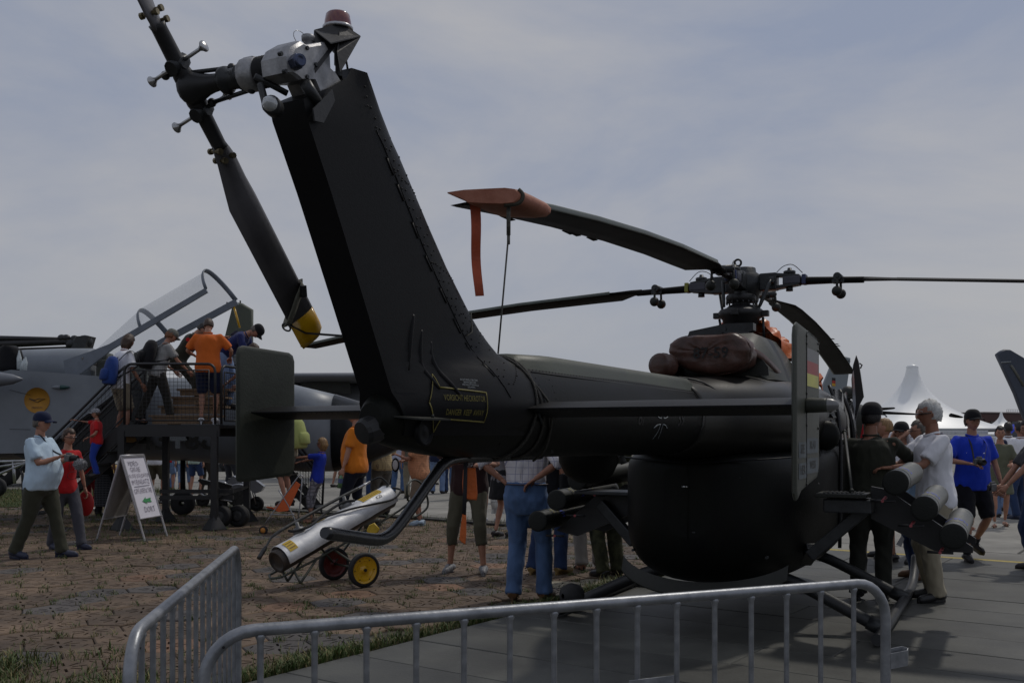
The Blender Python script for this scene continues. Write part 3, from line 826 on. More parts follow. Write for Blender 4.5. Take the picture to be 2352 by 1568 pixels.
# ---- tail rotor
TC = L3(-1.50, -.43, 2.80)
bd = (PR(742, 800, -.45)-PR(436, 203, -.45)); bd = (bd - HR*bd.dot(HR)).normalized()      # blade direction
TC = PR(436, 203, -.45)
nrm = HR
side = bd.cross(nrm).normalized()
def tblade(sgn, name):
    D = bd*sgn
    ax = (side*.97*sgn + nrm*-.25).normalized()       # chord direction set by pitch
    th = ax.cross(D).normalized()
    def sec(s, w, t, off=0):
        c = TC + D*s + ax*off
        return [c + ax*(w*x) + th*(t*y) for x, y in ((-.5, 0), (-.42, .5), (-.2, 1), (.1, .8), (.5, .06), (.5, -.06), (.1, -.6), (-.2, -.8), (-.42, -.45))]
    m = MB(); m.tube([TC, TC+D*.05, TC+D*.08, TC+D*.21, TC+D*.225], [.036, .036, .029, .027, .030], 14); m.build('blade_grip', M_black, heli)
    m = MB()
    m.loft([sec(.20, .050, .02), sec(.235, .075, .016), sec(.27, .088, .013), sec(.36, .112, .011, .014), sec(.43, .135, .010, .022), sec(.945, .135, .009, .022)])
    m.build('tail_rotor_blade', mat('grey_blade_skin', (.12, .115, .122), .45, 0, .25, 4, .08, 60, spec=.5), heli)
    m = MB(); m.loft([sec(.945, .1355, .0092, .022), sec(1.02, .135, .009, .022), sec(1.045, .13, .009, .024), sec(1.065, .10, .008, .034)]); m.build('yellow_blade_tip', M_rotyel, heli)
    for (s, o_) in ((.225, .026), (.262, .024), (.262, -.016)):
        m = MB(); c = TC+D*s+ax*o_; m.lathe([(.0115, -.034), (.0115, -.022), (.0075, -.022), (.0075, .022), (.0115, .022), (.0115, .034)], c, th, 8, smooth=False, caps=True); m.build('blade_bolt', mat('cadmium_bolt', (.18, .15, .09), .4, .8, .3, 30), heli)
    return D, ax, th
D0, ax0, th0 = tblade(1, 'a'); D1, ax1, th1 = tblade(-1, 'b')
# shaft and hub yoke, bellows, sliding pitch sleeve, links
GB = PR(690, 150, -.02)
axs = (GB-TC); axs = HR*1.0
m = MB(); m.tube(smoothpath([TC-HR*.03, TC+HR*.03, TC+HR*.10, TC+HR*.18], 3), [.03, .05, .062, .055, .045, .037, .032, .029, .029, .029], 14); m.build('hub_yoke', M_black, heli)
gx = TC + HR*.165
m = MB(); m.lathe([(.030, 0), (.046, .004), (.046, .018), (.034, .03), (.036, .07), (.042, .075), (.036, .085)], gx-HR*.01, HR, 18); m.build('slider_ring', M_darksteel, heli)
m = MB(); m.lathe([(.05, 0), (.056, .01), (.056, .045), (.050, .06), (.04, .065)], gx+HR*.085, HR, 16); m.box(gx+HR*.115+Vector((0, 0, .025)), (.05, .045, .06), Matrix.Rotation(-HT, 3, 'Z'), .008); m.build('pitch_spider', M_cast, heli)
m = MB(); pr_ = []
for i in range(13): pr_.append((.052 if i % 2 else .043, .150+i*.0058))
m.lathe(pr_, gx, HR, 18); m.build('rubber_bellows', M_rubber, heli)
for sgn, D, ax in ((1, D0, ax0), (-1, D1, ax1)):
    a = TC + D*(-.0) - side*.075*sgn + D*.05; a = TC + bd*(.055*sgn) + side*(-.0) ; 
    for k in (-1, 1):
        w = TC + bd*(.085*sgn); q = (HR*.90+Vector((0, 0, .30))).normalized()
        p0 = w; p1 = w + q*(.125*k)
        m = MB(); m.cyl(p0, p1, .0065, 8); m.lathe([(.0, -.010), (.008, -.008), (.012, 0), (.0195, .008), (.0195, .013), (.012, .017), (0, .018)], p1-q*.008*k, q*k, 14); m.build('balance_weight', M_knob, heli)
    m = MB(); m.tube([TC+bd*(.085*sgn)-side*.04, TC+bd*(.085*sgn)+side*.04], .026, 10); m.cyl(TC+bd*.085*sgn-HR*.035, TC+bd*.085*sgn+HR*.035, .02, 10); m.build('weight_clamp', M_darksteel, heli)
    m = MB(); a, b = (PR(380, 174, -.52), PR(532, 156, -.27)) if sgn < 0 else (PR(487, 236, -.40), PR(578, 206, -.17))
    m.cyl(a, b, .0078, 8); m.ball(a, .016, 10, 6); m.ball(b, .015, 10, 6); m.build('pitch_link', M_darksteel, heli)
# gearbox casting
gb = gx + HR*.235 + Vector((0, 0, .0))
def gpt(x, y, r=-.0): return PR(x, y, r)
m = MB()
m.lathe([(.045, -.06), (.05, -.055), (.052, -.03), (.060, -.01), (.064, .03), (.06, .055), (.04, .07)], gpt(672, 152, -.05), HR, 20)
m.build('gearbox_flange', M_cast, heli)
m = MB()
ol = [gpt(*p, 0) for p in ((626, 135), (637, 112), (660, 99), (674, 108), (718, 101), (730, 122), (732, 163), (746, 176), (766, 206), (764, 229), (738, 246), (714, 243), (692, 192), (656, 191), (645, 181), (630, 172))]
n = len(ol); cc = sum(ol, Vector())/n
def gr(k, t): return [cc+(p-cc)*k+HR*t for p in ol]
m.loft([gr(.86, -.062), gr(.97, -.052), gr(1, -.04), gr(1, .035), gr(.965, .050), gr(.86, .058)]); m.build('tail_gearbox', M_cast, heli, auto=30)
m = MB(); c = gpt(682, 142, .075); q = (HR+HU*-.35).normalized(); m.lathe([(.024, -.02), (.024, .012), (.019, .014), (.019, .022)], c, q, 6, smooth=False); m.lathe([(.019, .01), (.021, .02), (.018, .026), (.012, .02), (0, .02)], c, q, 18); m.build('oil_sight_glass', mat('anodised_blue', (.07, .085, .14), .3, .7, .2, 20), heli)
m = MB(); c = gpt(708, 95, .0); m.lathe([(.016, -.03), (.016, 0), (.022, .0), (.023, .016), (.017, .02), (0, .021)], c, (0, 0, 1), 14); m.build('oil_filler_cap', M_cast, heli)
m = MB(); c = gpt(690, 88, .0)
m.tube([c + HU*(.035*math.cos(t)) + Vector((0, 0, .022*math.sin(t))) for t in [2*PI*i/20 for i in range(20)]], .0012, 4, closed=True); m.build('lanyard_wire', M_alu, heli)
m = MB(); m.tube(smoothpath([gpt(598, 195, -.05), gpt(605, 220, -.03), gpt(612, 250, .0)], 3), .012, 8); m.tube([gpt(585, 175, -.08), gpt(660, 215, -.02)], .011, 8); m.tube([gpt(700, 190, .07), gpt(728, 235, .075)], .02, 8); m.build('control_lever', M_darksteel, heli)
m = MB(); c = gpt(622, 240, .03); m.lathe([(.030, -.04), (.030, 0), (.026, .004)], c, -HU+HR*.4, 16, caps=True); m.build('lamp_base', M_black, heli)
m = MB(); m.lathe([(.024, 0), (.024, .012), (.018, .026), (.007, .033), (0, .034)], c, -HU+HR*.4, 16); m.build('tail_position_lamp', mat('clear_lens', (.45, .47, .48), .08, .2, .2, 30, spec=.9), heli)
# beacon on its folded bracket
m = MB()
bt = [gpt(*p, .03) for p in ((722, 70), (783, 54), (828, 84), (792, 128))]
b0, b1, b2, b3 = gpt(722, 70, .0), gpt(783, 54, .05), gpt(828, 84, .10), gpt(760, 100, .09)
m.prism([b0, b1, b2], Vector((0, 0, .004))); m.prism([b0, b2, b3], Vector((0, 0, .004)))
m.prism([b0, b1, gpt(768, 110, .07), gpt(724, 168, .07), gpt(720, 130, .03)], HR*.004); m.prism([b2, b1, gpt(775, 120, .09), gpt(782, 165, .10)], HU*.004)
m.build('beacon_bracket', M_black, heli)
c = gpt(776, 68, .02)
m = MB(); m.lathe([(.053, -.004), (.053, .006), (.048, .01)], c, (0, 0, 1), 20, caps=True); m.build('beacon_base', M_alu, heli)
m = MB(); m.lathe([(.047, .0), (.046, .02), (.041, .045), (.036, .05), (.02, .053), (0, .054)], c+Vector((0, 0, .004)), (0, 0, 1), 22); m.build('red_beacon', M_red, heli)
m = MB(); a = gpt(778, 96, .04); m.lathe([(.016, .03), (.022, .0), (.022, -.035), (.016, -.04), (.016, -.08), (.012, -.085), (.012, -.12)], a, (0, 0, 1), 12); m.tube(smoothpath([gpt(795, 140, .05), gpt(798, 165, .04), gpt(785, 185, .02), gpt(768, 172, .02)], 4), .004, 6); m.build('beacon_plug', M_darksteel, heli)
m = MB(); nt_ = [gpt(*p, .091) for p in ((718, 250), (722, 278), (742, 283), (768, 232), (762, 205))]; m.prism(nt_, HR*.006); m.build('gearbox_cutout', M_black, heli)
for q in ((640, 125), (650, 165), (700, 112), (720, 150), (700, 178)):
    m = MB(); c = gpt(q[0], q[1], .05); m.cyl(c, c+HR*.014, .007, 6, smooth=False); m.build('case_nut', M_darksteel, heli)
for q in ((738, 158), (752, 190)):
    m = MB(); c = gpt(q[0], q[1], .035); m.cyl(c-HR*.01, c+HR*.02, .022, 12, .014); m.build('case_boss', M_cast, heli)

# ---- main rotor
HC = L3(4.63, 0, 2.835)
def ub(az): return (HU*math.cos(az)+HR*math.sin(az)), (HU*-math.sin(az)+HR*math.cos(az))
def mblade(az, zt, k=0, ex=1.8, z0=2.86):
    D, T = ub(az)      # T: towards the leading side for a rotor turning clockwise is -T
    LE = -T
    def ctr(s):
        t = max(0, (s-.5)/4.42); return HC + D*s + Vector((0, 0, (z0-2.87) - (2.87-zt)*t**ex))
    def sec(s, le, te, th, pitch):
        c = ctr(s); cd = (LE*math.cos(pitch)+Vector((0, 0, 1))*math.sin(pitch)); nn = cd.cross(D).normalized()
        if nn.z < 0: nn = -nn
        w = le+te
        return [c + cd*(le-w*x) + nn*(th*y) for x, y in ((0, 0), (.03, .55), (.12, .95), (.3, 1.0), (.65, .55), (1, .03), (1, -.03), (.65, -.22), (.3, -.5), (.12, -.55), (.03, -.35))]
    m = MB(); m.tube([ctr(s) for s in (.36, .5, .8, 1.0)], [(.045, .04), (.045, .035), (.04, .028), (.045, .026)], 10, up=(0, 0, 1)); m.build('blade_root', M_blade, heli)
    ps = []
    for s, le, te, th in ((.95, .04, .05, .026), (1.05, .055, .07, .024), (1.22, .075, .19, .018), (1.5, .078, .20, .017), (2.2, .078, .2, .016), (3.0, .078, .2, .016), (3.8, .078, .2, .015), (4.4, .078, .2, .015), (4.85, .078, .2, .014), (4.92, .075, .19, .012)):
        ps.append(sec(s, le, te, th, R(11-2.1*(s))))
    m = MB(); m.loft(ps); m.build('main_rotor_blade', M_blade, heli)
    m = MB(); ps = [sec(s, .0805, -.056, .019, R(11-2.1*s)) for s in (1.25, 2.2, 3, 3.8, 4.4, 4.9)]; m.loft(ps); m.build('leading_edge_strip', M_bladeLE, heli)
    # trailing edge tabs
    for s in (3.15, 3.42, 3.52, 4.3):
        m = MB(); p = sec(s, .078, .2, .01, R(11-2.1*s)); c = p[5]; cd = (p[5]-p[0]).normalized(); m.prism([c-D*.06, c+D*.06, c+D*.06+cd*.03, c-D*.06+cd*.03], Vector((0, 0, .0025))); m.build('trim_tab', M_blade, heli)
    # pendulum vibration absorbers
    m = MB(); c = ctr(.80)+Vector((0, 0, .02)); m.cyl(c-LE*.09, c+LE*.09, .033, 12); m.cyl(c-LE*.10, c+LE*.10, .012, 8); m.bar(c-Vector((0, 0, .03))+D*.05, c-Vector((0, 0, .03))-D*.05, .09, .03); m.build('absorber_mount', M_darksteel, heli)
    for q in (-1, 1):
        a = c + LE*.085*q; b = a - Vector((0, 0, .125)) + LE*.01*q; m = MB(); m.cyl(a, b, .011, 8); m.ball(b, .043, 14, 9); m.build('pendulum_weight', M_olive2, heli)
    # blade fitting: fork, damper pot, bands
    f0 = HC + D*.30
    m = MB(); m.bar(HC+D*.14, HC+D*.29, .11, .15, bev=.012); m.bar(HC+D*.28+Vector((0, 0, .055)), HC+D*.48+Vector((0, 0, .03)), .10, .03, bev=.006); m.bar(HC+D*.28-Vector((0, 0, .055)), HC+D*.48-Vector((0, 0, .03)), .10, .03, bev=.006); m.build('blade_fork', M_darksteel, heli)
    m = MB(); m.lathe([(.05, 0), (.052, .03), (.045, .035), (.02, .04), (.016, .06), (0, .062)], HC+D*.39+Vector((0, 0, .05)), (0, 0, 1), 14, caps=True); m.build('blade_bolt_cap', M_darksteel, heli); m = MB(); m.lathe([(.03, -.04), (.028, 0)], HC+D*.39-Vector((0, 0, .05)), (0, 0, 1), 10, caps=True); m.build('blade_bolt_cap', M_darksteel, heli)
    m = MB(); m.bar(HC+D*.34, HC+D*.49, .105, .07, bev=.01); m.build('grey_root_block', mat('violet_grey_steel', (.05, .05, .065), .45, .2, .2, 9, .1, 60), heli)
    m = MB(); m.tube(smoothpath([HC+D*.28+Vector((0, 0, .08)), HC+D*.34+Vector((0, 0, .13)), HC+D*.42+Vector((0, 0, .135)), HC+D*.50+Vector((0, 0, .06))], 4), .0035, 5); m.build('bonding_cable', M_black, heli)
    m = MB(); m.bar(HC+D*.50, HC+D*.535, .10, .085, bev=.008); m.build('root_band', mat('blue_band', (.02, .03, .09), .5) if k % 2 == 0 else mat('yellow_band', (.22, .22, .03), .5), heli)
    # pitch link down to the swashplate
    p = HC + D*.26 + T*.13 + Vector((0, 0, .0)); q = L3(4.5, 0, 2.60) + D*.19 + T*.10
    m = MB(); m.tube([p, p+(q-p)*.2, p+(q-p)*.8, q], [.011, .017, .013, .010], 8); m.bar(HC+D*.24, p, .05, .05, bev=.008); m.build('pitch_control_rod', M_darksteel, heli)
    return ctr
cA = mblade(R(178.9), 2.555, 0)
cB = mblade(R(.8), 2.36, 1, 1.9)
cC = mblade(R(91), 2.42, 0, 1.3)
cD = mblade(R(270.6), 2.53, 1, 1.9)
m = MB()
m.lathe([(.12, -.16), (.13, -.10), (.15, -.07), (.16, .0), (.14, .07), (.10, .10), (.095, .135), (.085, .14), (0, .145)], HC, (0, 0, 1), 20); m.build('rotor_hub', M_darksteel, heli)
m = MB(); m.tube(arc(HC+Vector((0, 0, .19))-HR*.06, .030, 0, 2*PI, 14, HR, (0, 0, 1)), .010, 6); m.bar(HC-HR*.06+Vector((0, 0, .09)), HC-HR*.06+Vector((0, 0, .17)), .03); m.build('lifting_eye', M_olive2, heli)
MS = L3(4.5, 0, 0)
m = MB(); m.lathe([(.075, 2.20), (.085, 2.24), (.085, 2.30), (.06, 2.34), (.06, 2.75)], MS, (0, 0, 1), 16); m.build('rotor_mast', M_darksteel, heli)
m = MB(); m.lathe([(.09, 2.655), (.125, 2.66), (.13, 2.70), (.12, 2.72)], MS, (0, 0, 1), 18); m.lathe([(.07, 2.58), (.08, 2.62), (.075, 2.65)], MS, (0, 0, 1), 18)
for i in range(16):
    t = 2*PI*i/16; m.cyl(MS+HU*.122*math.cos(t)+HR*.122*math.sin(t)+Vector((0, 0, 2.64)), MS+HU*.122*math.cos(t)+HR*.122*math.sin(t)+Vector((0, 0, 2.665)), .008, 5)
m.build('mast_flange', M_black, heli)
m = MB(); m.lathe([(.11, 2.45), (.15, 2.47), (.16, 2.51), (.19, 2.53), (.195, 2.57), (.18, 2.59), (.13, 2.605), (.10, 2.63), (.07, 2.64)], MS, (0, 0, 1), 24)
for D in (HU, -HU, HR, -HR): m.bar(MS+D*.17+Vector((0, 0, 2.55)), MS+D*.24+Vector((0, 0, 2.55)), .06, .05, bev=.006)
m.build('swashplate', M_black, heli)
m = MB(); m.cyl(MS+HR*.19+Vector((0, 0, 2.52)), MS+HR*.20+Vector((0, 0, 2.34)), .011, 8); m.cyl(MS-HR*.19+Vector((0, 0, 2.52)), MS-HR*.16+Vector((0, 0, 2.34)), .011, 8); m.build('actuator_rod', M_darksteel, heli)
m = MB(); a = L3(4.2, -.36, 2.245); b = L3(4.2, .26, 2.335)
m.prism([L3(4.15, -.36, 2.335), L3(4.15, .12, 2.34), L3(4.15, .20, 2.37), L3(4.15, .20, 2.43), L3(4.15, -.02, 2.435), L3(4.15, -.34, 2.385)], HU*.10); m.cyl(L3(4.10, -.05, 2.385), L3(4.085, -.05, 2.385), .026, 12); m.bar(L3(4.2, 0, 2.30), L3(4.2, 0, 2.36), .35, .2); m.build('servo_beam', M_darksteel, heli)

# ---- engine deck cowling
m = MB()
def cowl(f, w, z, zl=1.93):
    return [L3(f, -w*1.15, zl), L3(f, -w*.92, zl+(z-zl)*.5), L3(f, -w*.66, z-.03), L3(f, -w*.52, z), L3(f, w*.52, z), L3(f, w*.66, z-.03), L3(f, w*.92, zl+(z-zl)*.5), L3(f, w*1.15, zl)]
m.loft([cowl(3.58, .38, 2.02), cowl(3.66, .42, 2.18), cowl(3.95, .44, 2.33), cowl(4.55, .45, 2.33), cowl(5.0, .40, 2.20), cowl(5.6, .34, 2.10), cowl(6.1, .26, 1.98)]); m.build('engine_cowling', M_olive, heli, auto=35)
m = MB(); m.prism([L3(3.50, -.36, 1.955), L3(3.50, .46, 1.955), L3(3.52, .45, 2.02), L3(3.56, .30, 2.22), L3(3.56, -.16, 2.22), L3(3.52, -.33, 2.04)], HU*.012); m.build('rear_cowl_panel', M_olive2, heli, auto=30)
m = MB()
for r in (-.36, -.1, .18, .39):
    m.cyl(L3(3.496, r, 1.975), L3(3.488, r, 1.975), .007, 6)
m.build('cowl_fastener', M_black, heli)
m = MB(); m.cyl(L3(3.55, .15, 2.12), L3(3.30, .15, 2.13), .10, 16); m.build('exhaust_stub', M_black, heli)
m = MB(); m.cyl(L3(3.5, -.27, 2.02), L3(3.05, -.26, 2.02), .06, 14); m.build('exhaust_stub', M_black, heli)
m = MB()
for i in range(6): m.bar(L3(5.25, .46-.0*i, 2.02+.03*i), L3(5.5, .44, 2.02+.03*i), .01, .02)
m.build('air_intake_grille', M_black, heli)
m = MB(); m.tube(smoothpath([L3(2.62, .0, 1.91), L3(2.7, .18, 1.87), L3(2.85, .36, 1.72)], 4), .007, 6); m.build('firewall_seam', M_black, heli)

# ---- starboard side: louvres, blister, door frame, windows
def onbody(f, z, off=.0):
    z0, z1, hr = 1.24, 2.015, .772
    return L3(f, hr*(1-abs((z-1.62)/.42)**2.6)**(1/2.4) if abs((z-1.62)/.42) < 1 else .7, z) + HR*off
for i in range(9):
    z = 1.83-i*.05; m = MB(); p = L3(4.45, .772, z); m.prism([p-HU*.09+HR*.0, p+HU*.09, p+HU*.09+HR*.022-Vector((0, 0, .03)), p-HU*.09+HR*.022-Vector((0, 0, .03))], Vector((0, 0, .003))); m.build('louvre', M_olive2, heli)
m = MB(); m.ball(L3(4.18, .77, 1.50), (.11, .06, .12), 14, 9); m.build('air_scoop_blister', M_hull, heli)
for (fa, fb, za, zb, nm, mt) in ((4.72, 5.55, 1.42, 1.90, 'rear_window', M_glassdark), (5.65, 6.25, 1.28, 1.80, 'cockpit_window', M_glassdark)):
    m = MB(); m.prism([L3(fa, .765, za), L3(fb, .745, za), L3(fb-.12, .70, zb), L3(fa+.03, .735, zb)], HR*.02); m.build(nm, mt, heli)
m = MB(); pp = [L3(4.66, .80, .55), L3(4.66, .81, 1.3), L3(4.68, .78, 1.7), L3(4.75, .70, 1.93)]; m.tube(smoothpath(pp, 4), (.016), 8); m.build('door_frame', M_black, heli); m = MB(); pp = [L3(5.60, .79, .5), L3(5.60, .80, 1.25), L3(5.62, .75, 1.7), L3(5.7, .64, 1.93)]; m.tube(smoothpath(pp, 4), .02, 8); m.build('door_frame', M_black, heli)
def PFh(x, y, f):
    d = Vector(((x-CX)/F, 1, (HY-y)/F)); t = (HO.dot(HU)+f)/d.dot(HU); return Vector((0, 0, H))+d*t
m = MB(); m.prism([PFh(*q, 6.3) for q in ((1967, 816), (1972, 830), (1977, 860), (1984, 911), (1974, 930), (1966, 965), (1964, 1010), (1957, 1010), (1959, 940), (1956, 870), (1960, 838))], HU*.035); m.build('open_cockpit_door', M_black, heli, auto=40)
m = MB(); m.prism([PFh(*q, 6.27) for q in ((1957.5, 858), (1961, 850), (1966, 925), (1962, 968), (1959, 940))], HU*.004); m.build('door_reflective_edge', mat('door_glass', (.35, .36, .38), .1, .3, .2, 5), heli)
m = MB(); m.tube([PFh(1974, 834, 6.3), PFh(1980, 838, 6.3), PFh(1976, 846, 6.3)], .008, 6); m.build('door_latch_hook', M_black, heli)
m = MB(); m.prism([L3(6.2, .76, 1.45), L3(6.2, .80, 1.45), L3(6.2, .79, 1.62)], HU*.01); m.build('red_tag', mat('red_ribbon', (.5, .01, .02), .6), heli)
m = MB(); m.prism([L3(5.8, .78, 1.32), L3(6.35, .66, 1.30), L3(6.2, .58, 1.86), L3(5.85, .68, 1.92)], HR*.012); m.build('windscreen_side', mat('windscreen_sheen', (.22, .23, .25), .08, .5, .8, 6, spec=.9), heli)

# ---- skids
def tb(pts, r, nm, n=12): m = MB(); m.tube(smoothpath(pts, 4), r, n); return m.build(nm, M_darksteel, heli)
M_skid = mat('skid_tube_paint', (.016, .017, .018), .5, 0, .25, 6, .2, 60)
for s in (-1, 1):
    m = MB(); m.tube(smoothpath([L3(3.35, 1.25*s, .055), L3(3.6, 1.25*s, .05), L3(4.6, 1.25*s, .05), L3(5.6, 1.25*s, .05), L3(6.1, 1.25*s, .075), L3(6.35, 1.25*s, .17), L3(6.5, 1.25*s, .30)], 4), .042, 12); m.build('skid', M_skid, heli)
    for f in (3.75, 5.35):
        m = MB(); m.tube(smoothpath([L3(f, .40*s, .42), L3(f, .62*s, .36), L3(f, 1.0*s, .18), L3(f, 1.25*s, .055)], 4), .048, 12); m.build('skid_cross_tube', M_skid, heli)
        m = MB(); m.tube([L3(f, 1.14*s, .11), L3(f, 1.27*s, .05)], .058, 12); m.build('skid_saddle', M_darksteel, heli)
m = MB(); m.lathe([(.02, -.09), (.08, -.07), (.10, 0), (.08, .07), (.02, .09)], L3(3.35, -1.1, .20), HU+HR*.6, 16); m.build('ground_wheel', M_rubber, heli)

# ---- weapon carriers with their launch tubes
M_tube = mat('launch_tube_grey', (.10, .102, .092), .42, .1, .22, 9, .12, 60, col2=(.15, .15, .135))
M_tubed = mat('launch_tube_cap', (.007, .008, .006), .8, 0, .3, 12, .3, 60)
M_tprint = mat('tube_print_yellow', (.36, .32, .08), .6)
M_tblue = mat('tube_print_blue', (.09, .13, .62), .6)
def missile(f, r, z, side):
    a = L3(f, r, z); d = (HU + Vector((0, 0, .02))).normalized(); Rr = .088
    x, y, _ = frame_of(d, (0, 0, 1))
    m = MB(); m.lathe([(Rr*.98, .0), (Rr, .012), (Rr, .16), (Rr+.003, .163), (Rr+.003, .175), (Rr, .178), (Rr, 1.18), (Rr+.004, 1.19), (Rr+.004, 1.25), (Rr*.9, 1.27)], a, d, 28, caps=True); o = m.build('launch_tube', M_tube if side > 0 else M_olive2, heli, auto=35)
    m = MB(); m.lathe([(0, -.004), (Rr*.80, -.004), (Rr*.97, .0), (Rr+.002, .006), (Rr+.002, .02)], a-d*.004, d, 28); m.build('tube_cap', M_tubed, o)
    def onT(u, v, az):   # u along, v around
        t = az + v/Rr; return a + d*u + (HR*math.cos(t)+Vector((0, 0, 1))*math.sin(t))*(Rr+.0035)
    az = R(84) if side > 0 else R(60)
    m = MB(); put_text(m, 'CLEAN', .060, lambda u, v: onT(.36-v*1.6, -u*.9, az), True); m.build('blue_lettering', M_tblue, o)
    m = MB()
    for k in range(5): put_text(m, ('EXPLOSIV', 'HOT', '4 5', 'LOT 17', 'o')[k], (.020, .03, .03, .02, .03)[k], lambda u, v, k=k: onT((.27, .21, .55, .64, .16)[k]-v*1.6, -u, az))
    m.build('yellow_lettering', M_tprint, o)
for r, z in ((1.36, 1.165), (1.55, .985), (1.735, .80)): missile(3.45, r, z, 1)
for r, z in ((-1.16, 1.13), (-1.35, .95), (-1.53, .765)): missile(3.6, r, z, -1)
m = MB(); m.prism([L3(3.78, 1.16, 1.12), L3(3.78, 1.27, 1.10), L3(3.78, 1.85, .70), L3(3.78, 1.85, .66), L3(3.78, 1.60, .66), L3(3.78, 1.16, .88)], HU*.05); m.prism([L3(4.45, 1.16, 1.12), L3(4.45, 1.27, 1.10), L3(4.45, 1.85, .70), L3(4.45, 1.85, .66), L3(4.45, 1.60, .66), L3(4.45, 1.16, .88)], HU*.05); m.bar(L3(3.78, 1.7, .72), L3(4.45, 1.7, .72), .12, .05); m.build('weapon_carrier', M_black, heli)
m = MB(); m.prism([L3(3.95, -1.10, 1.0), L3(3.95, -1.5, .66), L3(3.95, -1.3, .62), L3(3.95, -.75, .85), L3(3.95, -.75, 1.02)], HU*.06); m.prism([L3(4.6, -1.10, 1.05), L3(4.6, -1.6, .66), L3(4.6, -1.3, .60), L3(4.6, -.75, .85), L3(4.6, -.75, 1.05)], HU*.06); m.build('weapon_carrier', M_black, heli)
for (r, z, f) in ((1.27, 1.05-.02, 3.62), (1.46, .86, 3.62), (1.65, .68, 3.62)):
    m = MB(); m.cyl(L3(f-.12, r-.085, z), L3(f-.12, r+.085, z), .010, 8); m.build('locking_bar', M_black, heli)
    m = MB(); m.cyl(L3(f-.14, r, z), L3(f-.12, r, z), .011, 8); m.cyl(L3(f-.12, r, z), L3(f-.02, r+.01, z+.02), .012, 8); m.build('red_locking_knob', mat('red_knob', (.32, .06, .07), .5), heli)
for (r, z, f) in ((-1.03, 1.0, 3.8), (-1.21, .82, 3.8), (-1.40, .64, 3.8)):
    m = MB(); m.cyl(L3(f-.12, r-.085, z), L3(f-.12, r+.085, z), .010, 8); m.build('locking_bar', M_black, heli)
    m = MB(); m.cyl(L3(f-.14, r, z), L3(f-.12, r, z), .011, 8); m.build('red_locking_knob', mat('red_knob', (.32, .06, .07), .5), heli)
m = MB(); m.box(L3(3.62, .98, 1.06), (.36, .30, .03), Matrix.Rotation(-HT, 3, 'Z'), .006)
m.build('step_plate', M_olive2, heli)
m = MB()
for i in range(9): m.bar(L3(3.50, .86+i*.032, 1.079), L3(3.74, .86+i*.032, 1.079), .012, .006)
m.build('step_tread', M_black, heli)
m = MB(); m.cyl(L3(4.65, .84, 1.53), L3(3.62, 1.04, 1.09), .013, 10); m.ball(L3(4.65, .84, 1.53), .022); m.ball(L3(3.62, 1.04, 1.09), .02); m.build('stay_strut', M_olive2, heli)
m = MB(); m.box(L3(3.7, 1.02, .98), (.34, .34, .10), Matrix.Rotation(-HT, 3, 'Z'), .01); m.bar(L3(3.7, .72, .58), L3(3.75, 1.12, .95), .07, .09, bev=.01); m.bar(L3(3.9, .64, .50), L3(3.7, .76, .66), .12, .05, bev=.008); m.build('carrier_arm', M_darksteel, heli)
m = MB(); m.box(L3(3.8, -.95, 1.02), (.5, .34, .03), Matrix.Rotation(-HT, 3, 'Z'), .006); m.bar(L3(3.8, -.72, .60), L3(3.85, -1.05, .92), .07, .09, bev=.01); m.build('carrier_arm', M_darksteel, heli)
m = MB(); m.tube(smoothpath([L3(1.6, -.02, 1.39), L3(1.61, 0, 1.33)], 3), .02, 8); m.build('radome_strut', M_black, heli)
m = MB()       # round doppler radome plate under the boom root
c = L3(1.78, -.30, 1.36); m.lathe([(.0, -.17), (.08, -.155), (.15, -.11), (.19, -.03), (.195, .03)], c, (0, 0, 1), 24); m.build('belly_radome', M_hull, heli)
m = MB(); m.tube([L3(-.1, .24, 1.60), L3(.35, .10, 1.42)], .007, 6); m.build('stabiliser_brace', M_darksteel, heli)
# ------------------------------------------------------------------ people
def vnoise(P, s, seed=0):
    """cheap smooth pseudo noise for arrays of points"""
    x, y, z = P[:, 0]*s+seed*1.7, P[:, 1]*s+seed*2.3, P[:, 2]*s+seed*.9
    a = np.sin(x*1.3+1.7*np.sin(y*.9+z*.5)) + np.sin(y*1.7+1.3*np.sin(z*1.1+x*.4)+2) + np.sin(z*1.5+1.5*np.sin(x*1.2+y*.7)+4)
    return a/3
def remeshed(mb, name, vox, m, parent, fold=0.0, fs=9.0, seed=0, post=None):
    me = bpy.data.meshes.new('tmp'); me.from_pydata([tuple(v) for v in mb.v], [], mb.f)
    bm = bmesh.new(); bm.from_mesh(me); bmesh.ops.recalc_face_normals(bm, faces=bm.faces); bm.to_mesh(me); bm.free()
    o = bpy.data.objects.new('tmp', me); TMP.objects.link(o)
    r = o.modifiers.new('r', 'REMESH'); r.mode = 'VOXEL'; r.voxel_size = vox; r.use_smooth_shade = True
    s = o.modifiers.new('s', 'SMOOTH'); s.factor = .5; s.iterations = 3
    PENDING.append((o, name, m, parent, fold, fs, seed, post))
    return o
TMP = C
PENDING = []
